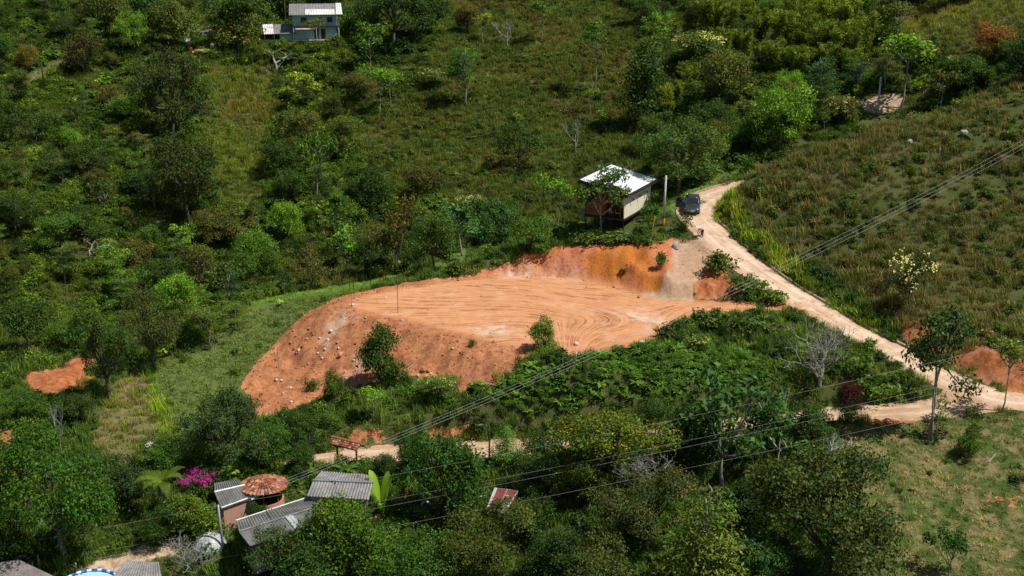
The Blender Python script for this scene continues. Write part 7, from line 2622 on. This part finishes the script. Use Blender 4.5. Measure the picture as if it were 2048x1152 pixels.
# garden of the village
g = ground(852, 1020)
bm = bmesh.new()
R_, r_ = .42, .14
m = MB()
m.tube([(R_ * math.cos(2 * math.pi * k / 22), R_ * math.sin(2 * math.pi * k / 22), 0) for k in range(19)], r_, 8)
o = m.build("old_tyre", M["steel_grey"], None, True)
bm.free()
o.location = g + Vector((0, 0, .3)); o.rotation_euler = (rad(60), 0, .4)
tag(o, "cut grey tyre standing in the garden below the lane", "tyre")
# ------------------------------------------------------------------ ground cover, nobody could count it
def cover():
    r = np.random.default_rng(5)
    # shrubs
    x, y, z, u, v = candidates(1.0, seed=1)
    zn = zones(x, y, u, v)
    dens = np.vectorize(lambda k: ZN_S[k])(zn)
    lump = fbm(x * 0.16, y * 0.16, 91, 3)
    dens = dens * sstep(0.30, 0.58, lump) * 1.5
    k = (r.uniform(size=len(x)) < dens) & (samp("", M_BARE, x, y) < 0.3) & clear(x, y)
    k &= (np.hypot(x - GP.x, y - GP.y) > 1.9) & (np.hypot(x - GP.x + .3, y - GP.y + 2) > 1.5)
    x, y, z, zn, lump = x[k], y[k], z[k], zn[k], lump[k]
    n = len(x)
    s = np.clip(r.lognormal(-0.12, 0.38, n), 0.35, 1.9)
    s *= np.vectorize(lambda q: {0: 0.85, 1: 1.2, 2: 0.72, 9: 0.75, 6: 0.6, 11: 0.6, 10: 0.6}.get(q, 0.6))(zn)
    idx = r.choice(len(SH), n, p=np.array([.16, .16, .12, .12, .13, .1, .05, .05, .04, .04, .03]))
    scl = np.stack([s * r.uniform(.85, 1.2, n), s * r.uniform(.85, 1.2, n), s * r.uniform(.75, 1.15, n)], -1)
    rot = np.stack([r.normal(0, .1, n), r.normal(0, .1, n), r.uniform(0, 6.28, n)], -1)
    scatter("undergrowth", "dense green shrubby undergrowth covering the hillsides", np.stack([x, y, z - 0.06], -1), rot, scl, pick_tint(PAL_S, zn, x, y, r), idx, SH)
    print("undergrowth", n)
    # long grass
    x, y, z, u, v = candidates(0.72, seed=2)
    zn = zones(x, y, u, v)
    dens = np.vectorize(lambda k: ZN_G[k])(zn)
    dens = dens * np.where(zn == 2, 0.25 + 1.4 * sstep(0.3, 0.6, fbm(x * 0.22, y * 0.22, 44, 4)), 1.0)
    k = (r.uniform(size=len(x)) < dens) & (samp("", M_BARE, x, y) < 0.25 + 0.55 * fbm(x * 0.9, y * 0.9, 33, 2)) & clear(x, y)
    x, y, z, zn = x[k], y[k], z[k], zn[k]
    n = len(x)
    short = np.isin(zn, (3, 4, 12)) | (zn == 6) | ((zn == 5) & (r.uniform(size=n) < 0.4))
    s = r.uniform(.6, 1.25, n)
    s = s * np.vectorize(lambda q: {11: 1.25, 3: 0.8, 4: 0.6, 8: .9, 12: .8, 6: 0.9, 13: 1.0, 5: 0.8, 2: 0.85}.get(q, 0.95))(zn)
    s = s * np.where(zn == 2, 0.6 + 1.0 * fbm(x * 0.15, y * 0.15, 45, 3), 1.0)
    s = s * np.where(np.hypot(x - GP.x, y - GP.y + .8) < 2.0, 0.45, 1.0)
    idx = np.where(short, 3 + r.integers(0, 2, n), r.integers(0, 3, n))
    scl = np.stack([s * 1.2, s * 1.2, s * r.uniform(.7, 1.1, n)], -1)
    rot = np.stack([r.normal(0, .08, n), r.normal(0, .08, n), r.uniform(0, 6.28, n)], -1)
    scatter("grass", "long and short grass covering the slopes", np.stack([x, y, z - 0.03], -1), rot, scl, pick_tint(PAL_G, zn, x, y, r), idx, GR + GS)
    print("grass", n)
    # bracken
    x, y, z, u, v = candidates(0.44, x0=-10, x1=40, y0=112, y1=150, seed=3)
    zn = zones(x, y, u, v)
    k = (zn == 7) & (samp("", M_BARE, x, y) < 0.4) & (r.uniform(size=len(x)) < 0.85)
    x, y, z = x[k], y[k], z[k]
    n = len(x)
    s = r.uniform(.35, .8, n) * (0.7 + 0.7 * fbm(x * 0.5, y * 0.5, 8, 2))
    tint = np.array([(0.055, 0.115, 0.022)]) * np.clip(r.normal(1, .3, n), .4, 1.8)[:, None] * (0.7 + 0.6 * fbm(x * 0.35, y * 0.35, 66, 2))[:, None]
    scatter("bracken", "bright green bracken ferns covering the bank below the clay platform", np.stack([x, y, z + 0.1], -1), np.stack([r.normal(0, .2, n), r.normal(0, .2, n), r.uniform(0, 6.28, n)], -1),
            np.stack([s, s, s * 1.1], -1), tint, r.choice(4, n, p=[.2, .2, .2, .4]), FE)


cover()
# ------------------------------------------------------------------ light
SUN_DIR = Vector((0.62, -0.16, 1.1)).normalized()      # towards the sun
sd = bpy.data.lights.new("sun", "SUN")
sd.energy = 4.6
sd.angle = rad(0.53)
sd.color = (1.0, 0.955, 0.88)
so = bpy.data.objects.new("sun", sd)
so.rotation_euler = SUN_DIR.to_track_quat("Z", "Y").to_euler()
so.location = (0, 100, 150)
COL.objects.link(so)
w = bpy.data.worlds.new("World")
scene.world = w
w.use_nodes = True
nt = w.node_tree
bg = nt.nodes["Background"]
sky = nt.nodes.new("ShaderNodeTexSky")
sky.sky_type = "NISHITA"
sky.sun_disc = False
sky.sun_elevation = math.asin(SUN_DIR.z)
sky.sun_rotation = math.atan2(SUN_DIR.x, SUN_DIR.y)
nt.links.new(sky.outputs[0], bg.inputs[0])
bg.inputs[1].default_value = 0.058
scene.view_settings.view_transform = "Standard"
scene.view_settings.look = "None"
scene.view_settings.exposure = 0.08
scene.view_settings.gamma = 1.0
scene.view_settings.use_curve_mapping = False
scene.cycles.max_bounces = 6
scene.cycles.diffuse_bounces = 3
scene.cycles.glossy_bounces = 2
scene.cycles.transmission_bounces = 4
scene.cycles.transparent_max_bounces = 6
scene.cycles.caustics_reflective = False
scene.cycles.caustics_refractive = False
